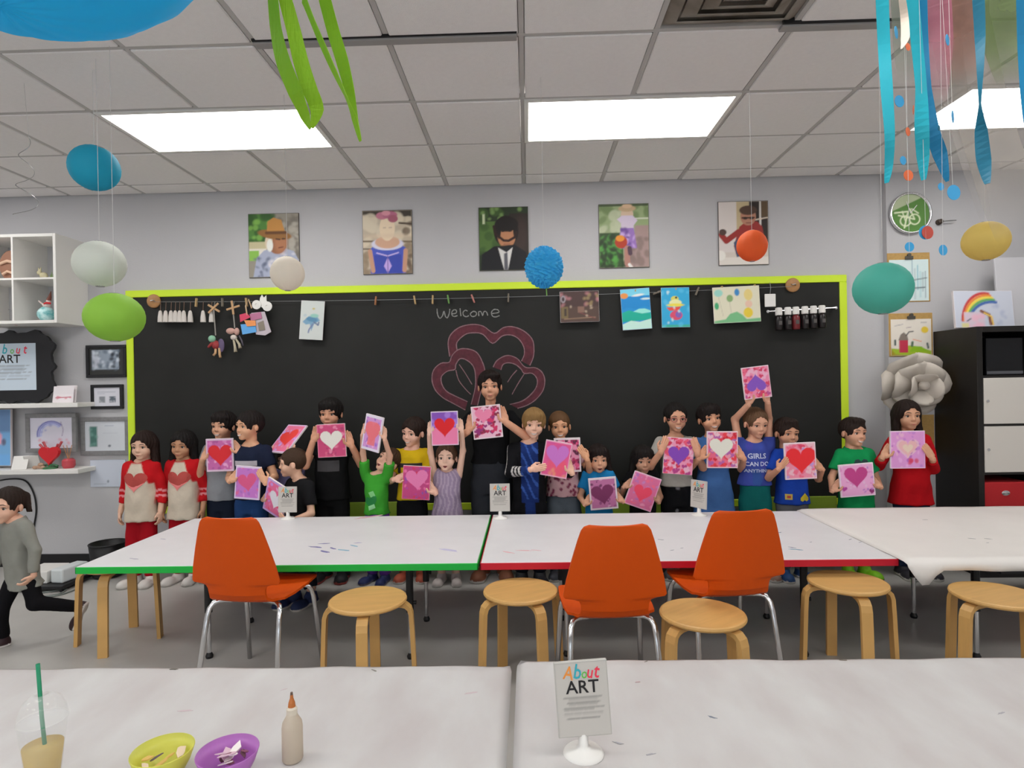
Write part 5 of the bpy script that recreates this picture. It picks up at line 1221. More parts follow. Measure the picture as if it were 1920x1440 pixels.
puppet(437, 577, (-0.28, 1.45), -0.16, [('head', fld([p_ell((-0.03, -0.005, -0.025), (0.035, 0.02, 0.025)), p_ell((0.02, -0.005, -0.03), (0.02, 0.018, 0.03))]), mat('puppet_pink', '#b58f84', 0.6)), ('body', fld([p_ell((-0.008, 0, -0.075), (0.026, 0.018, 0.022))]), mat('puppet_cream', '#c2b9b0', 0.6)),
    ('leg', tube([(-0.01, 0, -0.09), (0.0, 0, -0.15), (0.01, -0.01, -0.19)], [0.008, 0.01, 0.014], 8), mat('puppet_bone', '#a39a84', 0.6)), ('leg', tube([(0.01, 0, -0.09), (0.035, 0, -0.13), (0.045, -0.008, -0.16)], [0.008, 0.01, 0.013], 8), mat('puppet_bone')), ('tail', tube([(0.03, 0.01, -0.06), (0.05, 0.01, -0.1), (0.06, 0.01, -0.14)], 0.006, 6), mat('puppet_grey', '#5a5560', 0.6))], 'string puppet with pink head and bone-coloured legs on the wire')
# paper puppet cluster
c = W(471, 608, HY - 0.035); t = thing('paper_bag_puppet', 'colourful pink, orange and blue paper bag puppet hung on the wire', 'puppet', (c.x, HY - 0.035, c.z - 0.09)); s_ = 4.35 / F_PX / 4.571 * 1.0
def pp(P): return [((x - 1040) * s_ * 1.06, (400 - y) * s_ * 1.06 + 0.09) for x, y in P]
for nm, P, col, dy in (('paper_back', [(1040, 300), (1160, 290), (1215, 470), (1160, 500), (1080, 490)], '#b3a9b0', 0.012), ('paper_blue', [(950, 400), (1080, 395), (1090, 470), (965, 490)], '#5a9ad0', 0.0), ('paper_pink', [(945, 315), (1010, 300), (1040, 340), (950, 380)], '#c2405c', -0.004), ('paper_mauve', [(1030, 310), (1130, 295), (1140, 350), (1040, 370)], '#a86a88', 0.004),
                       ('paper_orange', [(985, 365), (1085, 370), (1090, 415), (1010, 420)], '#d88a52', -0.006), ('paper_grey', [(1100, 390), (1150, 370), (1165, 450), (1110, 460)], '#7d7468', 0.006)):
    obj(nm, xf(prism(pp(P), 0.004), loc=(0, dy - 0.01, 0)), mat('craft_' + nm, col, 0.6), t)
obj('pipe_cleaner', tube([(pp([(1010, 320)])[0][0], -0.01, pp([(1010, 320)])[0][1]), (pp([(1000, 240)])[0][0], -0.012, pp([(1000, 240)])[0][1]), (pp([(1020, 180)])[0][0], 0.0, pp([(1020, 180)])[0][1]), (pp([(1050, 260)])[0][0], -0.005, pp([(1050, 260)])[0][1])], 0.006, 6), mat('pipe_tan', '#b59a7c', 0.8), t)
c = W(492, 570, HY - 0.04); t = thing('paper_wheel_ornament', 'white paper ornament with two round wheels on the wire', 'ornament', (c.x, HY - 0.04, c.z - 0.05))
for dx, dz, r in ((-0.045, 0.045, 0.036), (0.04, 0.03, 0.038)):
    obj('wheel', xf(lathe([(r, 0), (r, 0.006), (r * 0.3, 0.009), (r * 0.28, 0.004), (0, 0.004)], 22, cap1=False), rot=(PI / 2, 0, 0), loc=(dx, 0, dz)), M_WHITE, t)
obj('paper_body', xf(prism([(-0.03, 0.04), (-0.02, 0.1), (-0.005, 0.125), (0.01, 0.1), (0.03, 0.12), (0.03, 0.08), (0.04, 0.05), (0, 0.02)], 0.006), loc=(0, 0.004, 0)), M_WHITE, t)

# ------------------------------------------------------------------ black cabinet and things at the right
M_BB = mat('black_brown_wood', '#171412', 0.5, var=0.3, vscale=12, stretch=(1, 1, .2)); M_DOOR = mat('door_white', '#c4bfb8', 0.45, g=1.2)
CYF, CYB = 4.27, PIER_Y - 0.003
cx0 = W(1834, 800, CYF).x; cz1 = W(1836, 612, CYF).z; cx1 = cx0 + 0.79; pit = (cx1 - cx0 - 0.04) / 2 - 0.0
t = thing('cube_cabinet', 'tall black-brown cube cabinet with white doors against the wall', 'cabinet', ((cx0 + cx1) / 2, (CYF + CYB) / 2, 0)); og = t.location
dz_ = [W(1870, y, CYF).z for y in (706, 797, 888)]
rowz = [cz1 - 0.04, dz_[0], dz_[1], dz_[2]]; ph_ = dz_[0] - dz_[1]
rowz += [dz_[2] - ph_, 0.04]
obj('side_panel', bbox(cx0, cx0 + 0.04, CYF, CYB, 0, cz1, 0.002, 1), M_BB, t, og); obj('side_panel', bbox(cx1 - 0.04, cx1, CYF, CYB, 0, cz1, 0.002, 1), M_BB, t, og)
obj('top_panel', bbox(cx0 + 0.04, cx1 - 0.04, CYF, CYB, cz1 - 0.04, cz1, 0.002, 1), M_BB, t, og); obj('bottom_panel', bbox(cx0 + 0.04, cx1 - 0.04, CYF, CYB, 0, 0.04, 0.002, 1), M_BB, t, og); obj('back_panel', box(cx0 + 0.04, cx1 - 0.04, CYB - 0.006, CYB, 0.04, cz1 - 0.04), M_BB, t, og)
for z in rowz[1:5]: obj('shelf_board', box(cx0 + 0.04, cx1 - 0.04, CYF + 0.003, CYB - 0.006, z - 0.008, z + 0.008), M_BB, t, og)
xm_ = (cx0 + cx1) / 2
obj('divider', box(xm_ - 0.008, xm_ + 0.008, CYF + 0.004, CYB - 0.006, 0.04, cz1 - 0.04), M_BB, t, og)
for r in (1, 2):
    for q0, q1 in ((cx0 + 0.042, xm_ - 0.009), (xm_ + 0.009, cx1 - 0.042)):
        d = obj('door', bbox(q0, q1, CYF - 0.002, CYF + 0.014, rowz[r + 1] + 0.009, rowz[r] - 0.009, 0.002, 1), M_DOOR, t, og)
        obj('door_knob', xf(lathe([(0.007, 0), (0.009, 0.006), (0.009, 0.012)], 12), rot=(PI / 2, 0, 0), loc=(q0 + 0.02, CYF - 0.002, (rowz[r] + rowz[r + 1]) / 2)), M_CHROME, d, og)
t = thing('storage_bin', 'red fabric storage bin with metal grip hole in the cabinet', 'bin', ((cx0 + xm_) / 2, CYF + 0.2, rowz[4] + 0.009)); og = t.location
bw_ = (xm_ - cx0 - 0.06) / 2; zt_ = W(1870, 905, CYF).z - og.z
obj('bin_body', bbox(-bw_, bw_, -0.19, 0.17, 0.001, zt_, 0.006, 2), mat('bin_red', '#a81f24', 0.8, g=1.35, bump=0.3, bscale=300), t)
obj('grip', xf(lathe([(0.009, 0), (0.02, 0.0), (0.022, 0.003), (0.009, 0.004)], 16), M=Matrix.Rotation(PI / 2, 3, 'X') @ Matrix.Diagonal((1.3, .8, 1)), loc=(-0.01, -0.1905, zt_ * 0.72)), M_CHROME, t)
t = thing('black_box', 'black glossy box standing in the open top of the cabinet', 'box', ((cx0 + xm_) / 2 + 0.02, CYF + 0.2, rowz[1] + 0.008)); obj('case', bbox(-0.12, 0.14, -0.15, 0.15, 0, (rowz[0] - rowz[1]) * 0.85, 0.004, 1), mat('gloss_black', '#0c0d10', 0.15), t); obj('front_strip', box(-0.115, 0.135, -0.152, -0.15, 0.01, 0.03), mat('grey_strip', '#55565a', 0.4), t)
# on top
p = Paint(52, 36, 1.55, '#b6bac6')
for k, cc in enumerate(('#b5383c', '#d07a3c', '#d8c24a', '#5f9c5a', '#3f5f9c')):
    p.line([(.12 + .03 * k + .5 * (1 - math.cos(a_)) * .8, .12 + (.82 - .06 * k) * math.sin(a_)) for a_ in np.linspace(.1, PI * .56, 12)], .075, cc)
p.rect(.15, .5, 0, .42, '#c6b4c0'); p.blot('#d8a5b8', 7, .05, .1, 5, .15, .45, .02, .35); p.line([(.45, .45), (.58, .35), (.6, .1)], .08, '#7a4a3c'); p.line([(.5, .4), (.62, .3), (.64, .08)], .04, '#d8b03c'); p.line([(.2, .18), (.26, .24)], .03, '#4a4456'); p.blot('#98a0b8', 8, .03, .06, 8, .65, .98, .1, .6, .6); p.rect(.1, .22, 0, .12, '#c9c28a')
t = panel('rainbow_painting', 'rainbow canvas painting propped on top of the black cabinet', 'painting', (1768, 546, 1876, 615), 4.62, p, th=0.02, roll=0.02, tilt=-0.12)
t.location.z = cz1 + 0.0015; t.location.y = 4.5
c0, w_, h_ = rect(1876, 466, 1920, 608, 4.42)
t = thing('white_board', 'plain white board standing on top of the black cabinet', 'board', (W(1876, 600, 4.5).x + 0.16, 4.52, cz1)); obj('panel', xf(bbox(-0.16, 0.16, -0.01, 0.01, 0, 0.53, 0.003, 1), rot=(-0.08, 0, 0), loc=(0, 0, 0.001)), mat('board_white', '#b9b8bc', 0.5, g=1.2), t)
obj('edge_tape', xf(box(0.161, 0.165, -0.011, 0.011, 0, 0.53), rot=(-0.08, 0, 0), loc=(0, 0, 0.001)), mat('tape_pink', '#b58a96', 0.5), t)
# paper flower
c = W(1718, 722, 4.5); t = thing('paper_flower', 'giant white paper flower above the girl in red', 'paper flower', tuple(c))
M_PETAL = mat('petal_paper', '#bfb7ad', 0.75, g=1.3, transl=0.2)
R = random.Random(11)
for ring, (n, rad, lift, sz) in enumerate(((6, 0.14, 0.03, 0.17), (5, 0.09, -0.02, 0.15), (4, 0.04, -0.06, 0.11))):
    for k in range(n):
        a = 2 * PI * (k + 0.5 * ring) / n + R.uniform(-.15, .15); nu, nv = 7, 6; V = []; F = []
        for i in range(nv + 1):
            s = i / nv
            for j in range(nu + 1):
                q = -1 + 2 * j / nu
                wdt = sz * 0.85 * math.sin(PI * min(1, 0.12 + 0.66 * s)) ** 0.8
                u = 0.02 + s * (rad + sz * 0.55) * (1 - 0.12 * q * q * s); v = q * wdt
                w = lift - 0.08 * s * (ring + 0.5) * 0.5 + 0.05 * q * q * sz / 0.15 - 0.05 * s * s * (0.4 if ring == 0 else -0.4) + R.uniform(-.006, .006)
                V.append((u * math.cos(a) - v * math.sin(a), w, u * math.sin(a) + v * math.cos(a)))
        for i in range(nv):
            for j in range(nu):
                b_ = i * (nu + 1) + j; F.append([b_, b_ + 1, b_ + nu + 2, b_ + nu + 1])
        po = obj('petal', xf((V, F), rot=(0.25, 0.0, 0), sc=(1.0, 1.0, 0.95)), M_PETAL, t, smooth=True)
        md = po.modifiers.new('thick', 'SOLIDIFY'); md.thickness = 0.0015
obj('heart_bud', sphere((0, -0.09, 0.0), (0.04, 0.03, 0.035), 14, 8), M_PETAL, t, smooth=True)
obj('hanger', tube([(0.05, 0.02, -0.1), (0.09, 0.06, -0.17)], 0.006, 6), M_WIRE, t)

# ------------------------------------------------------------------ floor things at the left
x, y = tp(112, 1098, 0.0)
c = W(104, 1085, 4.28)
t = thing('equipment_tray', 'low black tray on the floor beneath the white document boxes', 'tray', (c.x, 4.3, 0))
obj('tray', bbox(-0.22, 0.16, -0.16, 0.2, 0.02, 0.045, 0.004, 1), M_BLACK, t)
for sx_, sy_ in ((-.2, -.14), (.14, -.14), (-.2, .18), (.14, .18)): obj('foot', tube([(sx_, sy_, 0.02), (sx_, sy_, 0.0)], 0.012, 8), M_BLACK, t)
solo('document_box', bbox(c.x - 0.2, c.x + 0.0, 4.2, 4.42, 0.0455, 0.13, 0.004, 1), M_WHITE, 'flat white document box on the black floor tray', 'box')
solo('white_appliance', xf(bbox(-0.05, 0.05, -0.11, 0.11, 0, 0.1, 0.012, 2), rot=(0, 0, -0.15), loc=(c.x + 0.085, 4.31, 0.0455)), mat('appliance_white', '#c9cfd0', 0.35, g=1.2), 'rounded white appliance beside the document box on the tray', 'appliance')
c = W(206, 1040, 4.52)
t = thing('waste_bin', 'black waste bin behind the green-edged table corner', 'bin', (c.x, 4.5, 0))
zt_ = W(200, 1018, 4.5).z
obj('bin_body', lathe([(0.08, 0), (0.1, 0.01), (0.125, zt_), (0.118, zt_), (0.095, 0.015), (0, 0.012)], 28, cap1=False), M_BLACK, t, smooth=True); obj('rim', xf(tube([(0.123 * math.cos(2 * PI * k / 28), 0.123 * math.sin(2 * PI * k / 28), zt_) for k in range(29)], 0.006, 6, cap=False)), M_BLACK, t)
P = [W(-20, 905, WALL_Y - 0.01), W(20, 898, WALL_Y - 0.01), W(48, 902, WALL_Y - 0.01), W(63, 925, WALL_Y - 0.01), W(68, 955, WALL_Y - 0.01), W(64, 985, WALL_Y - 0.01), W(60, 1010, WALL_Y - 0.01), W(58, 1048, WALL_Y - 0.03)]
solo('power_cable', tube(spline(P, 5), 0.006, 6), M_BLACK, 'black cable looping down the left wall', 'cable', smooth=True)
P = [W(96, 1096, 4.2)]
P = [Vector((tp(px, py, 0.006)[0], tp(px, py, 0.006)[1], 0.006)) for px, py in ((75, 1112), (100, 1108), (125, 1104), (112, 1113), (85, 1118), (110, 1116), (140, 1106))]
solo('floor_cable', tube(spline(P, 6), 0.005, 6), mat('cable_grey', '#6f7672', 0.5), 'grey cable coiled on the floor before the tray', 'cable', smooth=True)

# ------------------------------------------------------------------ children: templates
def nrm(v): return Vector(v).normalized()
_f = Field((-.46, -.56, -.05), (.46, .58, 1.05), 0.021)
for pr, k, op in ((p_ell((0, .06, .60), (.375, .46, .40)), 0, 'u'), (p_ell((0, -.10, .33), (.275, .30, .32)), .12, 'u'), (p_ell((.15, -.22, .31), (.14, .14, .13)), .08, 'u'), (p_ell((-.15, -.22, .31), (.14, .14, .13)), .08, 'u'),
                  (p_ell((0, -.29, .075), (.11, .09, .075)), .1, 'u'), (p_cone((-.2, -.32, .57), (.2, -.32, .57), .06, .06), .08, 'u'),
                  (p_ell((.155, -.43, .465), (.09, .08, .055)), .06, 's'), (p_ell((-.155, -.43, .465), (.09, .08, .055)), .06, 's'),
                  (p_cone((0, -.37, .5), (0, -.43, .36), .025, .05), .05, 'u'), (p_ell((.045, -.39, .335), (.035, .04, .03)), .03, 'u'), (p_ell((-.045, -.39, .335), (.035, .04, .03)), .03, 'u'),
                  (p_ell((0, -.375, .215), (.105, .05, .03)), .04, 'u'), (p_ell((0, -.37, .165), (.085, .05, .028)), .04, 'u'),
                  (p_ell((.39, .04, .42), (.035, .08, .115)), .03, 'u'), (p_ell((-.39, .04, .42), (.035, .08, .115)), .03, 'u'), (p_cone((0, .07, .25), (0, .1, -.06), .19, .18), .08, 'u')):
    _f.add(pr, k, op)
HEAD_V, HEAD_F = _f.nets()
HEAD_BVH = BVHTree.FromPolygons([tuple(v) for v in HEAD_V], HEAD_F.tolist())
def on_face(x, z, off=0.006):
    h = HEAD_BVH.ray_cast(Vector((x, -2, z)), Vector((0, 1, 0)))
    return (x, (h[0].y if h[0] else -.3) - off, z)
def hand_template(a1, a2, thumb):
    f = Field((-.36, -.5, -.08), (.46, .2, 1.05), 0.026)
    f.add(p_cone((0, 0, -.1), (0, 0, .1), .14, .14)); f.add(p_ell((0.0, 0, .3), (.205, .085, .27)), .08); f.add(p_ell((.12, -.04, .2), (.1, .09, .16)), .08)
    for x, L, r in ((.16, .42, .058), (.055, .47, .06), (-.052, .43, .057), (-.155, .33, .05)):
        p = Vector((x, 0, .48)); a = 0; sp = x * 0.35
        for q, da in ((.46, a1), (.32, a2), (.22, a2 * .8)):
            a += da; d = Vector((sp * .3, -math.sin(a), math.cos(a))); e = p + d * (L * q); f.add(p_cone(p, e, r, r * .93), .012); p = e; r *= .93
    T_ = [Vector(t) for t in thumb]
    f.add(p_cone(T_[0], T_[1], .085, .07), .06); f.add(p_cone(T_[1], T_[2], .068, .055), .02)
    return f.nets()
HAND = {'clamp': hand_template(.10, .22, ((.16, -.07, .12), (.27, -.22, .34), (.24, -.27, .54))), 'relaxed': hand_template(.35, .5, ((.17, -.03, .12), (.28, -.12, .34), (.24, -.2, .5)))}
_f = Field((-.055, -.16, -.005), (.055, .075, .1), 0.006)
_f.add(p_box((-.036, -.125, 0), (.036, .06, .016), .008)); _f.add(p_ell((0, -.085, .02), (.038, .06, .034)), .015); _f.add(p_ell((0, .015, .03), (.034, .05, .035)), .02); _f.add(p_cone((0, .02, .03), (0, .025, .07), .034, .03, True), .02)
SHOE_V, SHOE_F = _f.nets()

def hair_geo(style, t=.05):
    long_ = style in ('long', 'bob', 'half')
    f = Field((-.72, -.62, -1.0 if style == 'long' else -.5), (.72, .85, 1.16), 0.026)
    f.add(p_ell((0, .07, .61), (.375 + t, .46 + t, .41 + t)))
    if long_:
        zl = {'long': -.78, 'bob': -.05, 'half': -.3}[style]
        for s in (-1, 1): f.add(p_cone((s * .33, .06, .55), (s * .42, .02, zl + .1), .13, .13), .12); f.add(p_cone((s * .2, .3, .5), (s * .26, .26, zl), .2, .17), .12)
        f.add(p_cone((0, .36, .5), (0, .33, zl), .2, .16), .15)
    hz = {'short': .24, 'buzz': .24, 'swept': .25, 'bangs': .15, 'mop': .17, 'long': .28, 'bob': .16, 'half': .26, 'pulled': .34, 'ponytail': .34, 'spiky': .24}[style]
    if style == 'swept': f.add(p_ell((.08, -.24, .86), (.3, .2, .13)), .1)
    if style == 'spiky': f.add(p_ell((0, -.22, .92), (.26, .2, .12)), .1)
    if style in ('mop', 'bangs', 'bob'): f.add(p_ell((0, -.2, .82), (.36, .24, .2)), .1)
    if style == 'pulled': f.add(p_ell((0, .5, .8), (.15, .16, .16)), .06)
    if style == 'ponytail': f.add(p_ell((.18, .42, .72), (.14, .14, .12)), .05); f.add(p_cone((.25, .42, .66), (.5, .3, .12), .12, .05), .05)
    e_, lo_, hi_ = p_ell((0, -.52, hz), (.37 if long_ else .41, .36, .52))
    jag = {'mop': .025, 'bangs': .015, 'bob': .04, 'swept': .05, 'spiky': .02}.get(style, .02); ph = len(style)
    f.add((lambda X, Y, Z: e_(X, Y, Z + jag * np.sin(X * 21 + ph) + jag * .5 * np.sin(X * 47 + 2 * ph) + (.12 * X if style in ('swept', 'mop') else 0)), lo_ - .1, hi_ + .1), .02, 's')
    if long_: f.add(p_ell((0, -.30, .25), (.31, .34, .46)), .03, 's')
    else:
        f.add(p_box((-1, -1, -1), (1, .1, .36 if style != 'mop' else .3)), .03, 's'); f.add(p_box((-1, -1, -1), (1, 1, .24)), .03, 's')
        if style != 'mop':
            for s in (-1, 1): f.add(p_ell((s * .45, .0, .38), (.15, .16, .19)), .03, 's')
    X, Y, Z = f.ax[0][:, None, None], f.ax[1][None, :, None], f.ax[2][None, None, :]
    if style != 'buzz': f.f = f.f + .010 * np.sin(np.arctan2(X, -Y + .1) * 23 + 3 * np.sin(Z * 6)) + .006 * np.sin(np.arctan2(X, -Y + .1) * 51 + 2)
    return f.nets()
HAIRC = {}
def hair_cached(style, t):
    if (style, t) not in HAIRC: HAIRC[(style, t)] = hair_geo(style, t)
    return HAIRC[(style, t)]

# ------------------------------------------------------------------ canvases the children hold
class Canvas: pass
CV_TH = 0.014
def canvas(px, py, Y, w, h, roll, p, label, tilt=0.0, yaw=0.0, uv=None):
    k = Canvas(); k.c = W(px, py, Y); k.w, k.h = w, h
    M = Matrix.Rotation(yaw, 3, 'Z') @ Matrix.Rotation(math.radians(roll), 3, 'Y') @ Matrix.Rotation(tilt, 3, 'X')
    if uv:
        u_, v_ = Vector(uv[0]).normalized(), Vector(uv[1]); v_ = (v_ - u_ * v_.dot(u_)).normalized(); b_ = v_.cross(u_)
        M = Matrix(((u_.x, b_.x, v_.x), (u_.y, b_.y, v_.y), (u_.z, b_.z, v_.z)))
    k.M = M; k.u, k.v, k.n = M @ Vector((1, 0, 0)), M @ Vector((0, 0, 1)), M @ Vector((0, -1, 0))
    t = thing('canvas_painting', label, 'painting', tuple(k.c), group='heart paintings the children hold')
    obj('canvas', xf(bbox(-w / 2, w / 2, -CV_TH / 2, CV_TH / 2, -h / 2, h / 2, 0.002, 1), M), M_CANVAS, t)
    g, cols = p.geo(w * 0.985, h * 0.985, M, tuple(M @ Vector((0, -CV_TH / 2 - 0.0006, 0)))); obj('painted_face', g, M_PAINTED, t, cols=cols)
    return k
def hp(bg, heart, hs=.62, hx=.5, hy=.5, rot=0.0, rim='#d8c3cc', rimw=.0, extra=None, a=.82):
    p = Paint(54, 66, a, bg)
    if extra: extra(p)
    if heart: p.heart(hx, hy, hs, heart, rot)
    if rimw:
        for q in ((0, 1, 0, rimw), (0, 1, 1 - rimw, 1), (0, rimw, 0, 1), (1 - rimw, 1, 0, 1)): p.rect(*q, rim)
    return p
def gripf(k, su, sv, ang, mode, hl):
    p = k.c + k.u * (su * k.w) + k.v * (sv * k.h); a = math.radians(ang)
    F = k.u * math.cos(a) + k.v * math.sin(a); off = CV_TH / 2 + 0.055 * hl + 0.002
    if mode == 'front': return p - F * (0.6 * hl) + k.n * off, F, -k.n
    if mode == 'bottom': return p - F * (0.3 * hl) - k.n * off, F, k.n
    return p - F * (0.5 * hl) - k.n * off + k.u * (math.copysign(.1, su) * hl), F, k.n

# ------------------------------------------------------------------ child builder
M_CLOTH = mat('cloth', rough=0.9, attr=True, bump=0.35, bscale=28, var=0.14, vscale=12, spec=.12)
M_SHOE = mat('shoe', rough=0.6, attr=True)
M_FACE = mat('face_paint', rough=0.5, attr=True)
M_EYE = mat('eye_gloss', rough=0.15, attr=True)
def cl(c, g=1.25): return np.array(alb(c, g))
WARN = []
def ik(S, T_, l1, l2, pole):
    S, T_ = Vector(S), Vector(T_); d = T_ - S; D = d.length
    if D > (l1 + l2) * 0.985:
        q = D / ((l1 + l2) * 0.985); l1 *= q; l2 *= q
        if q > 1.12: WARN.append(round(q, 2))
    a = (l1 * l1 - l2 * l2 + D * D) / (2 * D); h = math.sqrt(max(0, l1 * l1 - a * a)); n = d / D
    p = Vector(pole); p = p - n * p.dot(n); p = p.normalized() if p.length > 1e-6 else Vector((0, 0, -1))
    return S + n * a + p * h
def resample_col(V, base): c = np.zeros((len(V), 3)); c[:] = base; return c
def seg_t(V, a, b):
    a, b = np.array(tuple(a)), np.array(tuple(b)); ab = b - a; t = ((V - a) @ ab) / (ab @ ab)
    d = np.linalg.norm(V - a - np.clip(t, 0, 1)[:, None] * ab, axis=1); return t, d

def kid(label, px, top, d, hx=0, yaw=0, lean=0, side=0, head=(0, 0, 0), skin='#c99678', hair=('short', '#241813', .05), shirt=None, bottom=None, shoes=('#2a2a30', '#c8c4c0'), arms=None, legs=None,
        lift=0.0, Hs=None, mouth='smile', lip='#a3564e', iris='#2a1a12', glasses=None, wide=.84, feet=None, tops=None, hh=None):
    base = Vector((W(px, 900, d).x, d, 0)); ztop = W(px, top, d).z
    H = Hs if Hs else ztop - lift
    hh = hh or (0.14 + 0.048 * H)
    t = thing('person', label, 'person', tuple(base), group='children standing along the chalkboard')
    R = (Matrix.Rotation(math.radians(yaw), 3, 'Z') @ Matrix.Rotation(math.radians(side), 3, 'Y') @ Matrix.Rotation(math.radians(lean), 3, 'X'))
    Rz = Matrix.Rotation(math.radians(yaw), 3, 'Z')
    hip = Vector((0, 0, lift + 0.47 * H)) if not (legs and 'hip' in legs) else Vector(legs['hip'])
    wd_ = wide * H
    rows = [(-.065 * H, .088 * wd_, .066 * wd_, 0), (0, .097 * wd_, .074 * wd_, 0), (.06 * H, .094 * wd_, .074 * wd_, -.004), (.14 * H, .088 * wd_, .068 * wd_, -.003), (.22 * H, .094 * wd_, .067 * wd_, 0), (.285 * H, .1 * wd_, .06 * wd_, .003), (.318 * H, .078 * wd_, .048 * wd_, .005), (.345 * H, .045 * wd_, .038 * wd_, .006)]
    tl = lambda v: hip + R @ Vector(v)
    S = {s: tl((s * .104 * wd_, .004, .297 * H)) for s in (-1, 1)}
    neck = tl((0, .006, .33 * H))
    # head
    hy, hpit, hr = (math.radians(a) for a in head)
    RH = Matrix.Rotation(hy, 3, 'Z') @ Matrix.Rotation(hr, 3, 'Y') @ Matrix.Rotation(hpit, 3, 'X')
    dx = hx / F_PX * d
    tt = hair[2] if hair else 0
    crown = Vector((dx, neck.y - 0.012, ztop - tt * hh * 0.8)) if tops is None else Vector(tops)
    hb = Vector((crown.x, crown.y, crown.z - hh)) - RH @ Vector((0, .06 * hh, 0)) + Vector((0, .06 * hh, 0)) if tops is None else crown
    piv = Vector((0, .06, .25))
    hb = Vector((crown.x, crown.y, crown.z - hh)) + piv * hh - RH @ (piv * hh)
    def hd(v): return hb + RH @ (Vector(v) * hh)
    def hdV(V): return (np.asarray(V) * hh) @ np.array(RH).T + np.array(tuple(hb))
    nt_ = hd((0, .09, .22))
    # arms
    hl = min(.14, max(.088, .098 * H)); l1, l2 = .165 * H, .145 * H
    wr, el, hands = {}, {}, []
    for s in (-1, 1):
        sp = (arms or {}).get(s, ('down',)); pole = Rz @ Vector((s * .42, .3, -1)); kind = 'clamp'
        if sp[0] == 'grip':
            w_, F_, P_n = gripf(sp[1], sp[2], sp[3], sp[4], sp[5], hl); w_ = w_ - base
            if len(sp) > 6: pole = Vector(sp[6])
        elif sp[0] == 'at':
            w_, F_, P_n = Vector(sp[1]) * H, nrm(sp[2]), nrm(sp[3]); kind = 'relaxed'
            if len(sp) > 4: pole = Vector(sp[4])
        else:
            w_ = S[s] + Rz @ Vector((s * .045 * H, -.02 * H, -.295 * H)); F_, P_n = Rz @ nrm((s * .05, -.12, -1)), Rz @ nrm((-s, 0.15, 0)); kind = 'relaxed'; pole = Rz @ Vector((s * .4, 1, 0))
        wr[s] = w_; el[s] = ik(S[s], w_, l1, l2, pole); hands.append((s, w_, F_, P_n, kind))
    # legs
    kn, an, fd = {}, {}, {}
    for s in (-1, 1):
        if legs and s in legs: kn[s], an[s], fd[s] = Vector(legs[s][0]), Vector(legs[s][1]), legs[s][2]
        else:
            kn[s] = Rz @ Vector((s * .048 * H, -.012 * H, .26 * H)); an[s] = Rz @ Vector((s * .052 * H, .01 * H, .055 * H)); fd[s] = math.radians(yaw) + s * .15
    hj = {s: tl((s * .047 * wd_, 0, -.02 * H)) for s in (-1, 1)}
    ra, rb_, rc = .0275 * H * (.5 + .5 * wide), .0215 * H, .0168 * H
    allp = [S[1], S[-1], hip, nt_] + list(wr.values()) + list(el.values()) + list(kn.values()) + list(an.values())
    lo = np.min([tuple(p) for p in allp], 0) - .1 * H; hi = np.max([tuple(p) for p in allp], 0) + .1 * H
    f = Field(lo, hi, 0.0098)
    f.add(p_loft(rows, R, hip)); f.add(p_cone(neck - Vector((0, 0, .03 * H)), nt_, .17 * hh, .175 * hh), .03)
    for s in (-1, 1):
        f.add(p_cone(S[s], el[s], ra, rb_), .03); f.add(p_cone(el[s], wr[s], rb_, rc), .012)
        f.add(p_cone(hj[s], kn[s], .056 * wd_, .041 * H), .02); f.add(p_cone(kn[s], an[s], .041 * H, .028 * H), .012)
    body = [f.nets(), (hdV(HEAD_V), HEAD_F)]
    for s, w_, F_, P_n, kind in hands:
        Z_ = Vector(F_).normalized(); Y_ = -Vector(P_n); Y_ = (Y_ - Z_ * Y_.dot(Z_)).normalized(); X_ = Y_.cross(Z_)
        Mh = np.array(((X_.x, Y_.x, Z_.x), (X_.y, Y_.y, Z_.y), (X_.z, Y_.z, Z_.z))); HV, HF = HAND[kind]
        mir = s > 0          # viewer-right hand is the child's left
        HV2 = HV * np.array((-1 if mir else 1, 1, 1)); HF2 = HF[:, ::-1] if mir else HF
        body.append(((HV2 * hl) @ Mh.T + np.array(tuple(w_)), HF2))
    V = np.vstack([b[0] for b in body]); n = 0; Fs = []
    for b in body: Fs.append(np.asarray(b[1]) + n); n += len(b[0])
    obj('body', (V, np.vstack(Fs)), mat('skin_' + skin[1:], tuple(c * q for c, q in zip(lin(skin), (1.0, 1.05, 1.13))), 0.5, g=1.45, var=0.05, vscale=30), t, smooth=True)
    # face
    for s in (-1, 1):
        c = np.array((s * .152, -.298, .468)); sv, sf = sphere((0, 0, 0), (.064, .064, .052), 18, 14); sv = np.array(sv)
        ang = np.arccos(np.clip(-sv[:, 1] / np.linalg.norm(sv, axis=1), -1, 1)); cc = np.zeros((len(sv), 3)); cc[:] = alb('#c9bfb8'); cc[ang < .62] = alb(iris); cc[ang < .3] = alb('#080606')
        obj('eye', (hdV(sv + c), sf), M_EYE, t, cols=cc, smooth=True)
        P = [on_face(s * x, z, .002) for x, z in ((.06, .585), (.11, .60), (.17, .605), (.235, .58))]
        obj('eyebrow', (hdV(tube(P, [.010, .016, .015, .007], 6, flat=.8)[0]), tube(P, [.010, .016, .015, .007], 6)[1]), mat('brow_' + hair[1][1:], hair[1], 0.8), t)
        P = [(s * x, y, z) for x, y, z in ((.085, -.348, .482), (.115, -.362, .505), (.155, -.368, .515), (.2, -.352, .505), (.225, -.325, .48))]
        obj('eyelash', (hdV(tube(P, [.005, .010, .011, .010, .005], 6)[0]), tube(P, .01, 6)[1]), mat('lash', '#20140f', 0.7), t)
    mw, up, lowr = {'smile': (.125, .022, .062), 'open': (.085, -.008, .085), 'closed': (.09, .004, .032), 'grin': (.14, .03, .05)}[mouth]
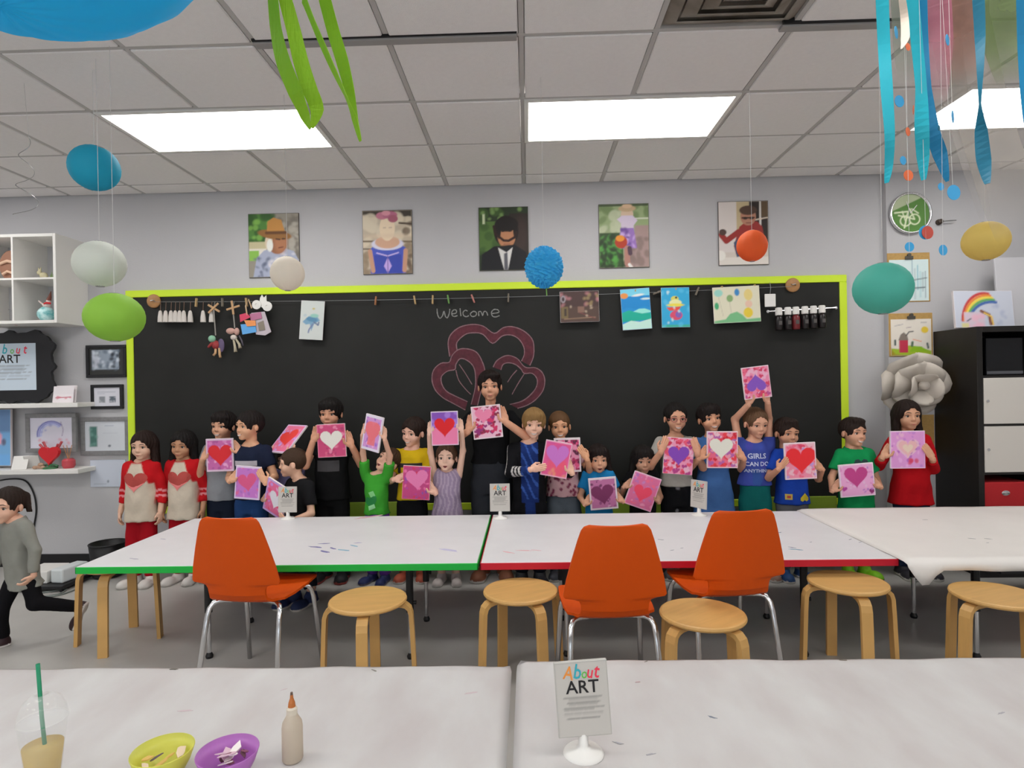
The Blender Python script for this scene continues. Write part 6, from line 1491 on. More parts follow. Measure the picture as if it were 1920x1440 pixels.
    nU, nR = 14, 4; Vm = []; Cm = []
    for i in range(nU + 1):
        q = -1 + 2 * i / nU
        zt = .205 + up * q * q - .012 * (1 - q * q) + .012 * (1 - abs(q)) ; zb = zt - (lowr * (1 - q * q) + .003)
        for j in range(nR + 1):
            r = j / nR; z = zt + (zb - zt) * r; Vm.append(on_face(q * mw, z, .008))
            edge = j in (0, nR)
            Cm.append(alb(lip) if edge or mouth == 'closed' else (alb('#d6cdc6') if (mouth in ('smile', 'grin') and abs(q) < .82) else alb('#5a211f')))
    Fm = [[i * (nR + 1) + j, i * (nR + 1) + j + 1, (i + 1) * (nR + 1) + j + 1, (i + 1) * (nR + 1) + j] for i in range(nU) for j in range(nR)]
    obj('mouth', (hdV(Vm), Fm), M_FACE, t, cols=np.array(Cm), smooth=True)
    if hair:
        hv, hf = hair_cached(hair[0], hair[2]); obj('hair', (hdV(hv), hf), mat('hair_' + hair[1][1:], hair[1], 0.55, g=0.85, bump=0.6, bscale=60, stretch=(6, 6, .6), spec=.3), t, smooth=True)
    if glasses:
        gs = []
        for s in (-1, 1): gs.append(tube([(s * .155 + .105 * math.cos(a), -.40, .465 + .08 * math.sin(a)) for a in np.linspace(0, 2 * PI, 19)], .012, 6, cap=False)); gs.append(tube([(s * .26, -.4, .48), (s * .4, .02, .47)], .01, 5))
        gs.append(tube([(-.05, -.41, .48), (.05, -.41, .48)], .01, 5)); g = join(*gs); obj('glasses', (hdV(g[0]), g[1]), mat('glasses_' + glasses[1:], glasses, 0.3), t)
    sk = dict(S=S, el=el, wr=wr, hip=hip, R=R, H=H, base=base, neck=neck, kn=kn, an=an)
    # shirt
    if shirt:
        sl = shirt.get('sleeve', .55); hem = shirt.get('hem', -.035) * H; fl = shirt.get('flare', 0.0) * H; inf = max(shirt.get('loose', .011), (bottom.get('loose', .01) + .009) if bottom and hem < .02 else 0)
        zz0 = min(-.36 * H, hem)
        r2 = [(hem, .106 * wd_ + fl, .078 * wd_ + fl * .7, 0)] + [(z, w + (fl * max(0, (0.1 * H - z)) / (0.1 * H - hem) if hem < 0 else 0), h + (fl * .7 * max(0, (.1 * H - z)) / (.1 * H - hem) if hem < 0 else 0), y) for z, w, h, y in rows if z > hem + .02]
        pts = [tl((0, 0, hem)), S[1], S[-1]] + [S[s].lerp(el[s], 1) for s in S] + ([wr[s] for s in S] if sl > 1 else [])
        ext = max(.16 * H, .12 * wd_ + fl)
        lo = np.min([tuple(p) for p in pts], 0) - ext; hi = np.max([tuple(p) for p in pts], 0) + .13 * H
        f = Field(lo, hi, 0.0085); f.add(p_loft(r2, R, hip, inf, wave=shirt.get('wave', .012), nw=shirt.get('nw', 7)))
        for s in (-1, 1):
            if sl <= 0:
                f.add(p_ell(S[s] + R @ Vector((-s * .02 * H, 0, .012 * H)), (.03 * H, .035 * H, .04 * H)), .02); continue
            e = S[s].lerp(el[s], min(1, sl)); f.add(p_cone(S[s] + (S[s] - el[s]).normalized() * .002, e, ra + .013, rb_ + (.018 if sl <= 1 else .011), 'end' if sl <= 1 else False), .022)
            if sl > 1: f.add(p_cone(el[s], el[s].lerp(wr[s], min(1, sl - 1)), rb_ + .011, rc + .01, 'end'), .012)
        f.add(p_ell(neck + R @ Vector((0, -.008 * H, .028 * H)), (.055 * H, .055 * H, .045 * H)), .01, 's')
        XX, YY, ZZ = f.ax[0][:, None, None], f.ax[1][None, :, None], f.ax[2][None, None, :]; pw = px * .37
        f.f = f.f + .0026 * np.sin(36 * ZZ + 24 * XX + pw) * np.sin(19 * XX - 8 * ZZ + pw) + .0018 * np.sin(62 * XX - 34 * ZZ + 2 * pw + 20 * YY)
        SV, SF = f.nets(); col = resample_col(SV, cl(shirt['col']))
        if 'fn' in shirt: col = shirt['fn'](SV, col, sk)
        so = obj(shirt.get('name', 'shirt'), (SV, SF), M_CLOTH, t, cols=col, smooth=True)
        bv = BVHTree.FromPolygons([tuple(v) for v in SV], SF.tolist())
        for di, (dn, P2, F2, cc) in enumerate(shirt.get('decals', [])):
            V2 = []
            for x, z in P2:
                o = tl((x * H, -.6, z * H)); h = bv.ray_cast(o, R @ Vector((0, 1, 0)))
                q = h[0] if h[0] else tl((x * H, -.075 * H, z * H)); V2.append(q - (R @ Vector((0, 1, 0))) * (.0025 + .0012 * di))
            obj(dn, (V2, F2), mat('decal_' + cc[1:], cc, 0.7, g=1.25), so)
    if bottom:
        ln = bottom.get('len', 1.0); inf = bottom.get('loose', .01)
        pts = list(hj.values()) + list(kn.values()) + list(an.values()) + [tl((0, 0, .06 * H))]
        lo = np.min([tuple(p) for p in pts], 0) - .12 * H; hi = np.max([tuple(p) for p in pts], 0) + .12 * H
        f = Field(lo, hi, 0.0095); f.add(p_loft(rows, R, hip, inf * .7, z0=-.065 * H, z1=max(.05, (shirt or {}).get('hem', 0) + .02) * H))
        for s in (-1, 1):
            k1 = min(1, ln * 2); e = hj[s].lerp(kn[s], k1); f.add(p_cone(hj[s], e, .056 * wd_ + inf, (.041 if k1 >= 1 else .05) * H + inf * (1.3 if k1 < 1 else 1), 'end' if k1 < 1 else False), .02)
            if ln > .5: f.add(p_cone(kn[s], kn[s].lerp(an[s], min(1, ln * 2 - 1)), .041 * H + inf, .03 * H + inf, 'end'), .012)
        XX, YY, ZZ = f.ax[0][:, None, None], f.ax[1][None, :, None], f.ax[2][None, None, :]
        f.f = f.f + .0022 * np.sin(44 * ZZ + 30 * XX + px) * np.sin(23 * XX + px)
        BV, BF = f.nets(); col = resample_col(BV, cl(bottom['col']))
        if 'fn' in bottom: col = bottom['fn'](BV, col, sk)
        obj(bottom.get('name', 'trousers'), (BV, BF), M_CLOTH, t, cols=col, smooth=True)
    for s in (-1, 1):
        q = H / 1.08; Ms = Matrix.Rotation(fd[s] if not isinstance(fd[s], tuple) else fd[s][0], 3, 'Z')
        if isinstance(fd[s], tuple): Ms = Ms @ Matrix.Rotation(fd[s][1], 3, 'X')
        oz = Vector((an[s].x, an[s].y, an[s].z)) - Ms @ Vector((0, .022 * q, .055 * q))
        if not isinstance(fd[s], tuple): oz.z = 0.001
        VV = (SHOE_V * q) @ np.array(Ms).T + np.array(tuple(oz)); cc = resample_col(VV, cl(shoes[0])); cc[SHOE_V[:, 2] < .016] = cl(shoes[1])
        obj('shoe', (VV, SHOE_F), M_SHOE, t, cols=cc, smooth=True)
    return t, sk
def fan(poly, rings=4):
    cx = sum(p[0] for p in poly) / len(poly); cz = sum(p[1] for p in poly) / len(poly); n = len(poly); P = []
    for r in range(rings): P += [(cx + (x - cx) * (1 - r / rings), cz + (z - cz) * (1 - r / rings)) for x, z in poly]
    P.append((cx, cz)); F = []
    for r in range(rings - 1):
        for i in range(n): j = (i + 1) % n; F.append([r * n + i, r * n + j, (r + 1) * n + j, (r + 1) * n + i])
    for i in range(n): F.append([(rings - 1) * n + i, (rings - 1) * n + (i + 1) % n, rings * n])
    return P, F
def rectp(x0, x1, z0, z1, n=6):
    return [(x0 + (x1 - x0) * i / n, z0) for i in range(n)] + [(x1, z0 + (z1 - z0) * i / n) for i in range(n)] + [(x1 + (x0 - x1) * i / n, z1) for i in range(n)] + [(x0, z1 + (z0 - z1) * i / n) for i in range(n)]
def dec(name, poly, col): P, F = fan(poly); return (name, P, F, col)

# ------------------------------------------------------------------ the paintings
PK, RD, PU, WH, MG = '#d96a94', '#d8262c', '#7d4fae', '#d6d0cc', '#c23a6c'
def busy(cols, seed, n=40, r0=.02, r1=.06, o=.85): return lambda p: [p.blot(c, n // len(cols), r0, r1, seed + i, o=o, soft=1.5) for i, c in enumerate(cols)]
def mini(cols, seed, n=60, z0=.1, z1=.19): return lambda p: p.hearts(cols, n, z0, z1, seed)
cv = {}
cv[3] = canvas(413, 853, 4.28, .200, .238, -1, hp('#b85f9c', '#c8242c', .74, .52, .48, 0, '#c9b4c6', .05, busy(['#c97fb4', '#a04f8c', '#d8a0c4'], 3)), 'canvas with a big red heart on mauve, held by the boy in grey')
cv[4] = canvas(465, 905, 4.15, .178, .232, 5, hp('#b46cb8', '#c8507c', .62, .5, .5, .2, '#c9bcd4', .05, busy(['#c98ac4', '#9a62b0', '#d0608c'], 8)), 'small canvas with a dark pink heart on lilac, held by the boy in navy')
cv[5] = canvas(540, 823, 4.37, .225, .26, 14, hp('#d86a8c', '#d83a34', .66, .52, .5, .35, '#c9b4d4', .04, busy(['#c08ad0', '#e08aa8', '#b89ad8'], 12)), 'tilted canvas with an orange-red heart, held up behind the boy in profile', uv=((.83, -.55, .0), (.42, .55, .72)))
cv[6] = canvas(517, 935, 4.11, .20, .25, 22, hp('#d2628c', '#cfccd4', .56, .55, .45, -.1, '#b49ad0', .06, busy(['#b08ad0', '#e07aa0', '#d8a4cc', '#e04a6c'], 15)), 'leaning canvas with a white heart on pink, held by the boy in profile', tilt=.1, yaw=-.45)
cv[7] = canvas(622, 826, 4.24, .203, .236, -2, hp('#b8406c', '#cfccc4', .66, .5, .5, 0, '#d0708c', .025, busy(['#c8607c', '#a03460', '#d0809c'], 18)), 'canvas with a white heart on deep pink, held by the boy in black')
cv[8] = canvas(699, 812, 4.15, .150, .25, 12, hp('#c088c0', '#e06a74', .7, .5, .5, 0, '#cfc9dc', .07, lambda p: (busy(['#a070c0', '#d8a0d0', '#8a5cb0'], 21)(p), p.rect(.3, .72, .15, .82, '#e0707c'))), 'narrow canvas with a coral heart, raised by the child in green', yaw=-.4)
cv[9] = canvas(781, 905, 4.2, .195, .236, 4, hp('#b03a72', '#d070a0', .68, .52, .58, .1, '#c94a6c', .03, busy(['#a83a8c', '#c22c50', '#7a4a9c', '#d86a9c'], 24)), 'canvas with a pale pink heart on crimson, held by the boy in yellow')
cv[10] = canvas(834, 803, 4.16, .188, .236, -1, hp('#d8729c', '#c8141c', .64, .5, .52, 0, '#cfc3d8', .02, lambda p: (p.rect(0, 1, .52, 1, '#7a4aa8'), p.blot('#9a74c4', 10, .04, .1, 5, 0, 1, .6, 1), p.rect(0, 1, 0, .5, '#d8749c'))), 'canvas with a red heart on purple and pink, raised by the girl in lilac')
cv[11] = canvas(913, 791, 4.22, .207, .232, -5, hp('#d8a9bc', '#d87a9c', .5, .4, .68, -.1, '#d4c9cc', .03, mini(['#a81f4c', '#8a2a6c', '#c22c5c', '#7a2440'], 31, 70, .1, .16)), 'canvas with one pink and many crimson hearts, held by the tall boy')
cv[13] = canvas(1064, 853, 4.22, .185, .24, -1, hp('#d88aa8', None, extra=mini(['#8a1f4c', '#b02c5c', '#5a1f3c', '#d0507c'], 33, 60), rim='#cfc9cc', rimw=.05), 'canvas with dark small hearts, held by the child in pink spots')
cv[12] = canvas(1043, 861, 4.08, .180, .242, 11, hp('#cf4f84', '#b86ab8', .72, .52, .58, .1, '#d8a0b8', .03, lambda p: (p.blot('#e0506c', 12, .08, .16, 6, .1, .9, 0, .5, .6, 6), p.blot('#f08a6c', 5, .03, .07, 7, .3, .9, .05, .25, .8, 4), p.blot('#c04a94', 8, .05, .12, 8, 0, 1, .5, 1, .6, 5))), 'glossy pink and orange canvas with purple heart, held by the blond boy')
cv[14] = canvas(1131, 925, 4.18, .192, .222, -4, hp('#a8628c', '#6a2450', .7, .48, .45, .1, '#c9c0c4', .05, busy(['#7a3a68', '#c08aac', '#8a4a78', '#582048'], 36)), 'canvas with a dark plum heart, held by the toddler in the blue shirt')
cv[15] = canvas(1205, 921, 4.2, .195, .24, 20, hp('#c8628c', '#d8405c', .55, .5, .42, .0, '#d49ab8', .03, busy(['#b878b0', '#e08aa8', '#a868a8', '#e0607c'], 39)), 'steeply tilted pink canvas with a red blot heart, held by the toddler in black')
cv[16] = canvas(1272, 855, 4.22, .205, .255, 5, hp('#e08aa8', '#7a3fa8', .6, .5, .5, .05, '#e0a0b8', .0, mini(['#c22c4c', '#d8506c', '#a83a7c', '#e8a8bc'], 42, 70)), 'canvas with a purple heart on pink speckles, held by the girl with glasses')
cv[17] = canvas(1354, 843, 4.2, .212, .255, 1, hp('#d8607c', '#d2d0c4', .64, .46, .52, 0, '#dcc4cc', .025, mini(['#c21f34', '#e08a9c', '#a85a9c', '#e8b0bc', '#d83a44'], 45, 80)), 'canvas with a white heart on red speckles, held by the child in the blue dress')
cv[18] = canvas(1418, 717, 4.26, .19, .225, -6, hp('#e080a0', '#7a4cae', .6, .48, .5, PI, '#dcc9d0', .02, mini(['#c23a5c', '#e8a0b8', '#b04a84', '#d8607c'], 48, 70)), 'canvas with an upside-down purple heart, raised high above the girl in blue')
cv[19] = canvas(1500, 864, 4.14, .212, .25, -2, hp('#dc8098', '#d4222a', .8, .52, .5, 0, '#dcc4cc', .03, mini(['#e8a8b4', '#c83a5c', '#b08ac0', '#e0607c'], 51, 60)), 'canvas with a large red heart on pink, held by the boy in royal blue')
cv[20] = canvas(1606, 900, 4.18, .235, .225, -4, hp('#d89ac4', '#b03a7c', .72, .48, .58, 0, '#d8c9d4', .03, lambda p: (busy(['#c878b0', '#e8b0cc', '#b070b8'], 54)(p), p.hearts(['#8a2a6c', '#a83a90'], 10, .14, .2, 5, lambda x, y: y < .3)), a=1.04), 'canvas with a magenta heart over smaller hearts, held by the boy in green')
cv[21] = canvas(1701, 843, 4.2, .236, .258, 0, hp('#cc8cc4', None, extra=lambda p: (p.heart(.5, .5, .62, '#dcb0c0'), busy(['#a85ab0', '#d8a0d0', '#b878c0', '#e0a8c4'], 57)(p), p.heart(.5, .52, .5, '#d8a8ac'), p.heart(.5, .52, .28, '#dcc0b0'), p.blot('#c83a5c', 4, .04, .07, 3, .55, .75, .15, .25)), a=.92, rim='#d8b4d4', rimw=.02), 'pale lilac canvas with a faint pink heart, held by the girl in red')
def G(k, su, sv, ang, mode='behind', *pole): return ('grip', cv[k], su, sv, ang, mode) + tuple(pole)
def both(k, sv=-.1, a=55, mode='behind', sv2=None): return {-1: G(k, -.5, sv, a, mode), 1: G(k, .5, sv if sv2 is None else sv2, 180 - a, mode)}
def over(k, m='bottom', su=.34, sv=-.5): return {-1: G(k, -su, sv, 86, m, (-.45, 1, .1)), 1: G(k, su, sv, 94, m, (.45, 1, .1))}

# ------------------------------------------------------------------ clothes with patterns
def raglan(V, col, sk):
    H = sk['H']; q = (V - np.array(tuple(sk['hip']))) @ np.array(sk['R']) / H
    x, z = np.abs(q[:, 0]), q[:, 2]; W_ = .84
    sm = np.clip((x - W_ * (.094 - (z - .19) * .42)) / .008 + .5, 0, 1) * np.clip((z - .19) / .008 + .5, 0, 1); sm = np.maximum(sm, np.clip((z - .322) / .008 + .5, 0, 1))
    for s in (-1, 1):
        for a, b in ((sk['S'][s], sk['el'][s]), (sk['el'][s], sk['wr'][s])):
            t, d = seg_t(V, a, b); tm = 1.05 if a is sk['S'][s] else .66
            sm = np.maximum(sm, np.clip((.048 - d) / .006 + .5, 0, 1) * np.clip((tm - t) / .05 + .5, 0, 1) * np.clip((x - .094) / .008 + .5, 0, 1) * (t > -.1))
    red = cl('#b31a20', 1.35); col = col * (1 - sm[:, None]) + red * sm[:, None]; m = sm > .6
    for s in (-1, 1):
        t, d = seg_t(V, sk['el'][s], sk['wr'][s])
        for a, b in ((.02, .12), (.24, .34)): col[(t > a) & (t < b) & (d < .06) & m] = cl('#e08a90')
    return col
hpy = [(x, .2 + (z - .2) * .9) for x, z in heart_poly(.155, 32, 0, .20)]; low = [(x, z) for x, z in hpy if z < .2]
RAG = dict(col='#c6b9a8', sleeve=1.62, hem=-.055, loose=.013, fn=raglan, decals=[dec('heart_print', hpy, '#a8423c'), dec('heart_fade', low, '#e07a78')])
def bands(cols, key):
    def fn(V, col, sk):
        for k, c in enumerate(cols):
            R_ = random.Random(k * 7 + key)
            for _ in range(10):
                p = np.array([R_.uniform(-.12, .12), R_.uniform(-.12, .12), R_.uniform(.3, .8) * sk['H']]); d = np.linalg.norm((V - p) * np.array((1, 1, .55)), axis=1); col[d < R_.uniform(.02, .045)] = cl(c)
        return col
    return fn
def spots(c, n, r, key):
    def fn(V, col, sk):
        R_ = random.Random(key); idx = [R_.randrange(len(V)) for _ in range(n)]
        for i in idx:
            w = np.clip((r - np.linalg.norm(V - V[i], axis=1)) / .006 + .5, 0, 1)[:, None]; col = col * (1 - w) + cl(c) * w
        return col
    return fn
def jacket(V, col, sk):
    H = sk['H']; q = (V - np.array(tuple(sk['hip']))) @ np.array(sk['R']) / H
    m = (np.abs(q[:, 0] - .005) < .05 - .02 * (q[:, 2] < 0)) & (q[:, 1] < -.02); col[m] = cl('#1c2f66')
    w = m & (np.abs(np.sin(q[:, 2] * 34 + 3 * np.sin(q[:, 0] * 30))) < .42) & (q[:, 2] > .02); col[w] = cl('#35549c')
    for s in (-1, 1):
        for a, b, lo_, hi_ in ((sk['S'][s], sk['el'][s], -.2, 1.1), (sk['el'][s], sk['wr'][s], 0, 1)):
            t, d = seg_t(V, a, b); ax = np.array(tuple(a)) + np.clip(t, 0, 1)[:, None] * (np.array(tuple(b)) - np.array(tuple(a))); o = V - ax; o /= np.linalg.norm(o, axis=1)[:, None] + 1e-9
            col[(t > lo_) & (t < hi_) & (d < .055) & (o[:, 0] * s > .86) & (np.abs(q[:, 0]) > .09)] = cl('#b9b6b4')
        t, d = seg_t(V, sk['el'][s], sk['wr'][s])
        for a in (.2, .36, .52): col[(t > a) & (t < a + .09) & (d < .055)] = cl('#b9b6b4')
    return col
def pleats(c2):
    def fn(V, col, sk):
        q = (V - np.array(tuple(sk['hip']))) @ np.array(sk['R']); th = np.arctan2(q[:, 1], q[:, 0]); col[(np.sin(th * 17 + 2 * np.sin(q[:, 2] * 40)) > .45)] = cl(c2); return col
    return fn
def txt(s, size, x, z, col):
    V, F = text_geo(s, size, bold=.02); return ('lettering', [(x + a, z + b) for a, b, _ in V], F, col)

# ------------------------------------------------------------------ the children, left to right
K = kid
t, _ = K('toddler in a grey sweater and black leggings running past the table', 38, 912, 3.3, hx=-18, yaw=-22, lean=6, head=(6, 2, 4), skin='#c4967c', hair=('ponytail', '#2e1f18', .04), mouth='closed',
  shirt=dict(col='#85857e', sleeve=1.9, hem=-.10, flare=.016, loose=.013, name='sweater', wave=.03), bottom=dict(col='#141316', loose=.004, name='leggings'), shoes=('#2a1418', '#c9c4c0'),
  arms={1: ('at', (.15, -.09, .46), (-.45, -.5, -.6), (-.6, 0, .3), (1, .3, 0)), -1: ('at', (-.2, .0, .46), (-.3, -.6, -.4), (.6, 0, .3))},
  legs={-1: ((-.07, -.07, .22), (-.10, -.02, .055), (-.7)), 1: ((.09, -.02, .24), (.235, .10, .175), (-1.25, 1.15))})
t['group'] = 'children in the room'
K('girl in a red-sleeved raglan heart shirt nearest the framed certificates', 265, 808, 4.33, hx=7, head=(4, 4, 0), skin='#c49a80', hair=('half', '#2b1a14', .05), mouth='closed', shirt=RAG, bottom=dict(col='#a01420'), shoes=('#c6c2bd', '#b9b5b0'))
K('girl in a red-sleeved raglan heart shirt beside the boy in grey', 345, 806, 4.38, head=(3, 6, 3), skin='#a87858', hair=('half', '#15100f', .055), mouth='closed', shirt=RAG, bottom=dict(col='#a01420'), shoes=('#c6c2bd', '#b9b5b0'))
K('boy in a grey shirt holding a red heart canvas', 419, 771, 4.46, hx=3, head=(-8, 0, 2), skin='#c08c6e', hair=('mop', '#1d1412', .045), shirt=dict(col='#8f9196', sleeve=.6, hem=.0), bottom=dict(col='#1d2433'), shoes=('#c6c2bd', '#b9b5b0'), arms={-1: G(3, -.48, .1, 60), 1: G(3, .5, .25, 125)})
K('boy in a navy T-shirt looking away, holding a lilac canvas', 471, 770, 4.33, head=(-32, 0, 0), skin='#c4916f', hair=('short', '#1e1513', .05), shirt=dict(col='#1e2438', sleeve=.6, hem=.02, decals=[dec('bus_print', rectp(-.07, .06, .215, .245), '#a8a4ac'), dec('bus_stripe', rectp(-.06, .055, .198, .213), '#8a5a3c')]), bottom=dict(col='#23406e'), shoes=('#22242c', '#b9b5b0'), arms={-1: G(4, -.48, .2, 50), 1: G(4, .5, .3, 125, 'front', (.35, .3, -1))})
K('child in lilac hidden behind a raised orange-red heart canvas', 541, 836, 4.5, head=(0, 0, 0), skin='#c8987c', hair=('short', '#3a2a20', .05), shirt=dict(col='#8d86b4', sleeve=.5, hem=-.03), bottom=dict(col='#3a3f55'), arms={-1: G(5, -.46, -.3, 80, 'behind', (-1, 0, 0)), 1: G(5, .46, -.3, 100, 'behind', (1, 0, 0))})
K('boy with cropped hair in a black T-shirt seated in profile', 556, 842, 4.2, hx=-10, yaw=-35, head=(-72, 2, 0), skin='#c99c80', hair=('buzz', '#4a3526', .022), mouth='closed', Hs=1.16, shirt=dict(col='#1a1a1c', sleeve=.7, hem=-.02), bottom=dict(col='#20242e'), shoes=('#1f2c52', '#c2beb8'),
  legs={'hip': (0, .06, .37), -1: ((-.02, -.20, .38), (.09, -.29, .1), -.5), 1: ((.1, -.22, .38), (.2, -.30, .1), -.35)}, arms={1: G(6, .48, -.35, 170, 'front', (1, .4, -.8)), -1: G(6, -.45, -.1, 60)})
K('boy in black holding a white heart canvas at chest height', 623, 746, 4.42, head=(0, 3, 0), skin='#b98466', hair=('mop', '#17110f', .05), mouth='closed', shirt=dict(col='#161617', sleeve=.6, hem=-.03, decals=[dec('faded_print', rectp(-.06, .06, .13, .19), '#3c3a3c')]), bottom=dict(col='#141415'), shoes=('#1c1c1f', '#8a3a34'), arms={-1: G(7, -.52, .25, 70), 1: G(7, .53, .05, 105)})
K('child in a bright green T-shirt and purple trousers with arms up', 706, 838, 4.33, hx=17, yaw=-15, head=(-28, -30, 22), skin='#c89a80', hair=('short', '#4a3222', .04), mouth='open', shirt=dict(col='#3f9c34', sleeve=.7, hem=.035, decals=[dec('print_stroke', heart_poly(.11, 16, -.005, .13, .4), '#1f7a3c'), dec('print_light', [(-.03, .2), (.01, .215), (.03, .18), (-.01, .165)], '#7ac07c'), dec('print_light', [(-.03, .1), (.02, .12), (.03, .09), (-.02, .07)], '#8ac890')]), bottom=dict(col='#6a3f96'), shoes=('#27305c', '#55505c'),
  arms={-1: G(8, -.5, .05, 78, 'behind', (-.6, 1, .1)), 1: G(8, .52, .1, 100, 'behind', (.6, .6, 0))})
K('boy in a yellow T-shirt smiling sideways', 772, 782, 4.40, hx=6, head=(-24, 6, 4), skin='#cc9c84', hair=('short', '#2c1c15', .05), mouth='grin', shirt=dict(col='#c9a81c', sleeve=.65, hem=.02, decals=[dec('dark_print', rectp(-.075, .075, .225, .25), '#2a2420'), dec('dark_print', rectp(-.075, -.055, .19, .225), '#2a2420'), dec('dark_print', rectp(.055, .075, .19, .225), '#2a2420')]), bottom=dict(col='#17171a'), shoes=('#a8503a', '#c2beb8'), arms={-1: G(9, -.5, .15, 25), 1: G(9, .46, -.1, 125)})
K('small girl in a lilac dress lifting a canvas over her head', 838, 832, 4.30, head=(0, -6, 0), skin='#cfa48c', hair=('pulled', '#5a4030', .04), mouth='open', shirt=dict(col='#8d7c94', sleeve=0, hem=-.30, flare=.055, name='dress', wave=.05, nw=11, fn=pleats('#a595a8')), bottom=dict(col='#8d7c94', len=.2), shoes=('#b9b0ac', '#b9b5b0'), arms={-1: G(10, -.5, .05, 80, 'behind', (-.5, 1, .1)), 1: G(10, .53, .1, 98, 'behind', (.5, 1, .1))})
K('tall boy in a black T-shirt and charcoal trousers', 922, 694, 4.44, wide=.9, head=(3, 2, -2), skin='#c08a6c', hair=('swept', '#1f1411', .05), mouth='closed', shirt=dict(col='#121214', sleeve=.62, hem=.08), bottom=dict(col='#2c2e33', loose=.016), shoes=('#7a4a34', '#b9b5b0'), arms={-1: G(11, -.5, .05, 70, 'behind', (-1, .3, -.8)), 1: G(11, .5, .2, 105, 'behind', (1, .3, -.8))})
K('blond boy in a black jacket with white stripes', 992, 765, 4.30, hx=10, head=(2, 4, 3), skin='#cf9e84', hair=('mop', '#a07c4c', .055), mouth='smile', shirt=dict(col='#131316', sleeve=1.95, hem=-.07, loose=.016, name='jacket', fn=jacket), bottom=dict(col='#1a1d26'), shoes=('#26262a', '#c2beb8'), arms={-1: G(12, -.5, -.3, 20, 'front', (-1, .4, -.6)), 1: G(12, .45, -.1, 120)})
K('short haired child in a pink spotted shirt and grey shorts', 1056, 771, 4.42, hx=-5, head=(0, 2, -2), skin='#c08a66', hair=('buzz', '#6d4d30', .03), mouth='smile', shirt=dict(col='#c9a0a4', sleeve=.6, hem=.02, loose=.026, fn=spots('#7a2c48', 230, .011, 4)), bottom=dict(col='#565e66', len=.30, loose=.018, name='shorts'), shoes=('#3a3c44', '#c2beb8'), arms={-1: G(13, -.4, -.1, 60), 1: G(13, .53, .12, 120, 'front')})
K('toddler girl in a blue T-shirt with dark hair', 1122, 833, 4.34, head=(2, 2, 0), skin='#bd8a6c', hair=('bob', '#221613', .06), mouth='open', shirt=dict(col='#1f78b0', sleeve=.6, hem=-.03), bottom=dict(col='#1f6f80'), shoes=('#3a3a40', '#c2beb8'), arms=both(14, -.15, 55))
K('toddler girl in black with messy dark hair', 1204, 835, 4.36, hx=1, head=(4, 4, 0), skin='#a87a60', hair=('bob', '#191210', .065), mouth='closed', shirt=dict(col='#141315', sleeve=.4, hem=-.03), bottom=dict(col='#141416'), shoes=('#26262a', '#8a8680'), arms={-1: G(15, -.5, .1, 60), 1: G(15, .5, .0, 125)})
K('girl with glasses in a pale grey T-shirt and black patterned leggings', 1268, 755, 4.42, head=(2, 4, 0), skin='#b98568', hair=('pulled', '#17110f', .04), glasses='#9a5a58', mouth='smile', shirt=dict(col='#a39f98', sleeve=.6, hem=.05, loose=.014), bottom=dict(col='#17171a', loose=.006, name='leggings', fn=spots('#77757a', 26, .014, 9)), shoes=('#4a4446', '#c2beb8'), arms={-1: G(16, -.5, .36, 72, 'front', (-.5, .3, -1)), 1: G(16, .5, .38, 108, 'front', (.5, .3, -1))})
K('child in a long blue dress laughing with tilted head', 1338, 756, 4.40, hx=-5, head=(6, -4, -6), skin='#bd8666', hair=('bangs', '#1d1311', .05), mouth='grin', shirt=dict(col='#41669c', sleeve=.62, hem=-.13, flare=.035, name='dress', wave=.02), bottom=dict(col='#15161c', loose=.006, name='leggings'), shoes=('#26262a', '#c2beb8'), arms=both(17, -.05, 55))
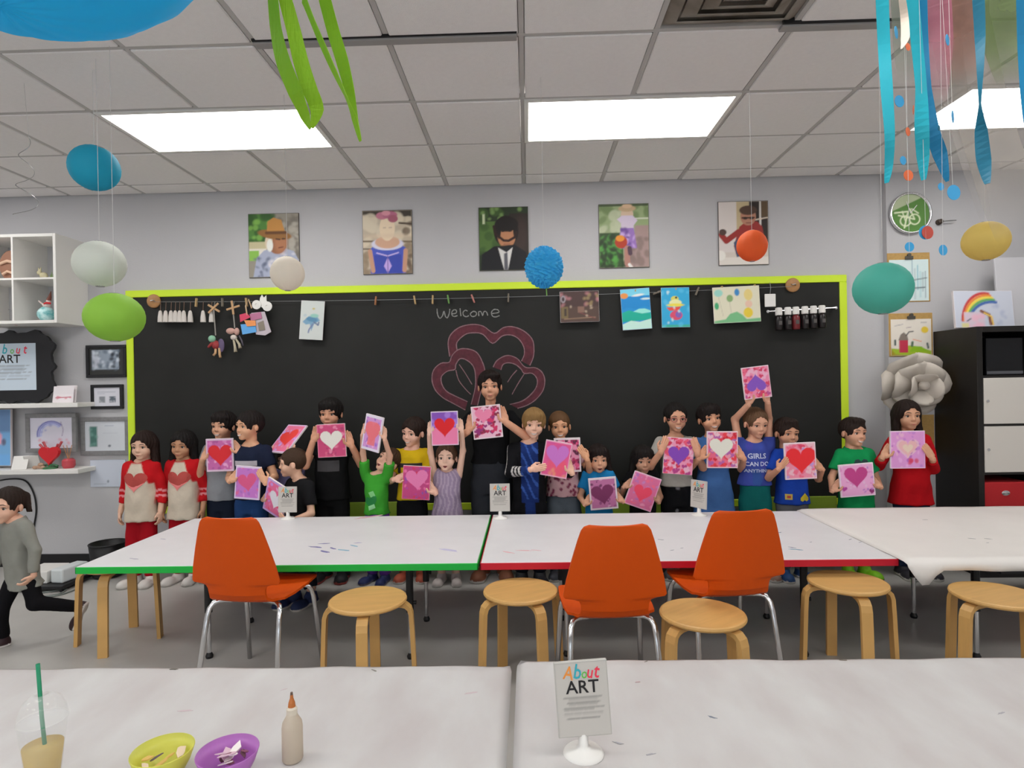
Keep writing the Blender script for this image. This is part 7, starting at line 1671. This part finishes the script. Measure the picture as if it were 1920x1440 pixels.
K('girl in a lettered blue T-shirt and teal trousers with both arms up', 1415, 764, 4.36, hx=2, head=(8, 12, 0), skin='#c08c70', hair=('pulled', '#6d4f38', .035), mouth='closed', shirt=dict(col='#3c4a98', sleeve=.35, hem=.075, fn=bands(['#46489c', '#345090'], 3), decals=[txt('GIRLS', .042, -.006, .235, '#b9c0d8'), txt('CAN DO', .034, -.006, .192, '#b9c0d8'), txt('ANYTHING', .027, -.006, .155, '#aab4cc')]), bottom=dict(col='#14625f', loose=.008), shoes=('#8a6a5c', '#c2beb8'), arms=over(18))
K('boy in a royal blue T-shirt with badges and grey trousers', 1484, 783, 4.33, hx=-9, head=(8, 3, 2), skin='#b58062', hair=('spiky', '#2a1b15', .045), mouth='closed', shirt=dict(col='#1d3f9c', sleeve=.7, hem=-.005, loose=.014, decals=[dec('badge', rectp(-.07, -.03, .03, .065), '#b9a04a'), dec('badge_red', rectp(-.06, -.04, .04, .055), '#a83a34'), dec('badge', heart_poly(.06, 14, .045, .045, PI), '#c2b02a')]), bottom=dict(col='#5f6064'), shoes=('#1f3f6c', '#c2beb8'), arms={-1: G(19, -.5, .0, 45, 'front'), 1: G(19, .5, -.1, 130)})
K('boy in a green T-shirt smiling to the side', 1604, 783, 4.36, hx=-5, head=(14, 0, 3), skin='#b9866a', hair=('spiky', '#2a1c16', .04), mouth='grin', shirt=dict(col='#168a4e', sleeve=.68, hem=-.06, loose=.013, decals=[dec('dark_print', heart_poly(.09, 16, 0, .235), '#1f3a3c')]), bottom=dict(col='#121214', len=.45, loose=.014, name='shorts'), shoes=('#7dbf1e', '#2a3020'), arms=both(20, -.1, 50))
K('girl in a red long-sleeved top with long dark hair', 1707, 750, 4.36, hx=-4, head=(-6, -2, 0), skin='#b58466', hair=('long', '#24150f', .055), mouth='closed', shirt=dict(col='#b0141c', sleeve=1.8, hem=-.06, flare=.015, loose=.014), bottom=dict(col='#2a3550'), shoes=('#2a2830', '#c2beb8'), arms={-1: G(21, -.5, .0, 60), 1: G(21, .52, .0, 120, 'front')})
print('ARM STRETCH', WARN)
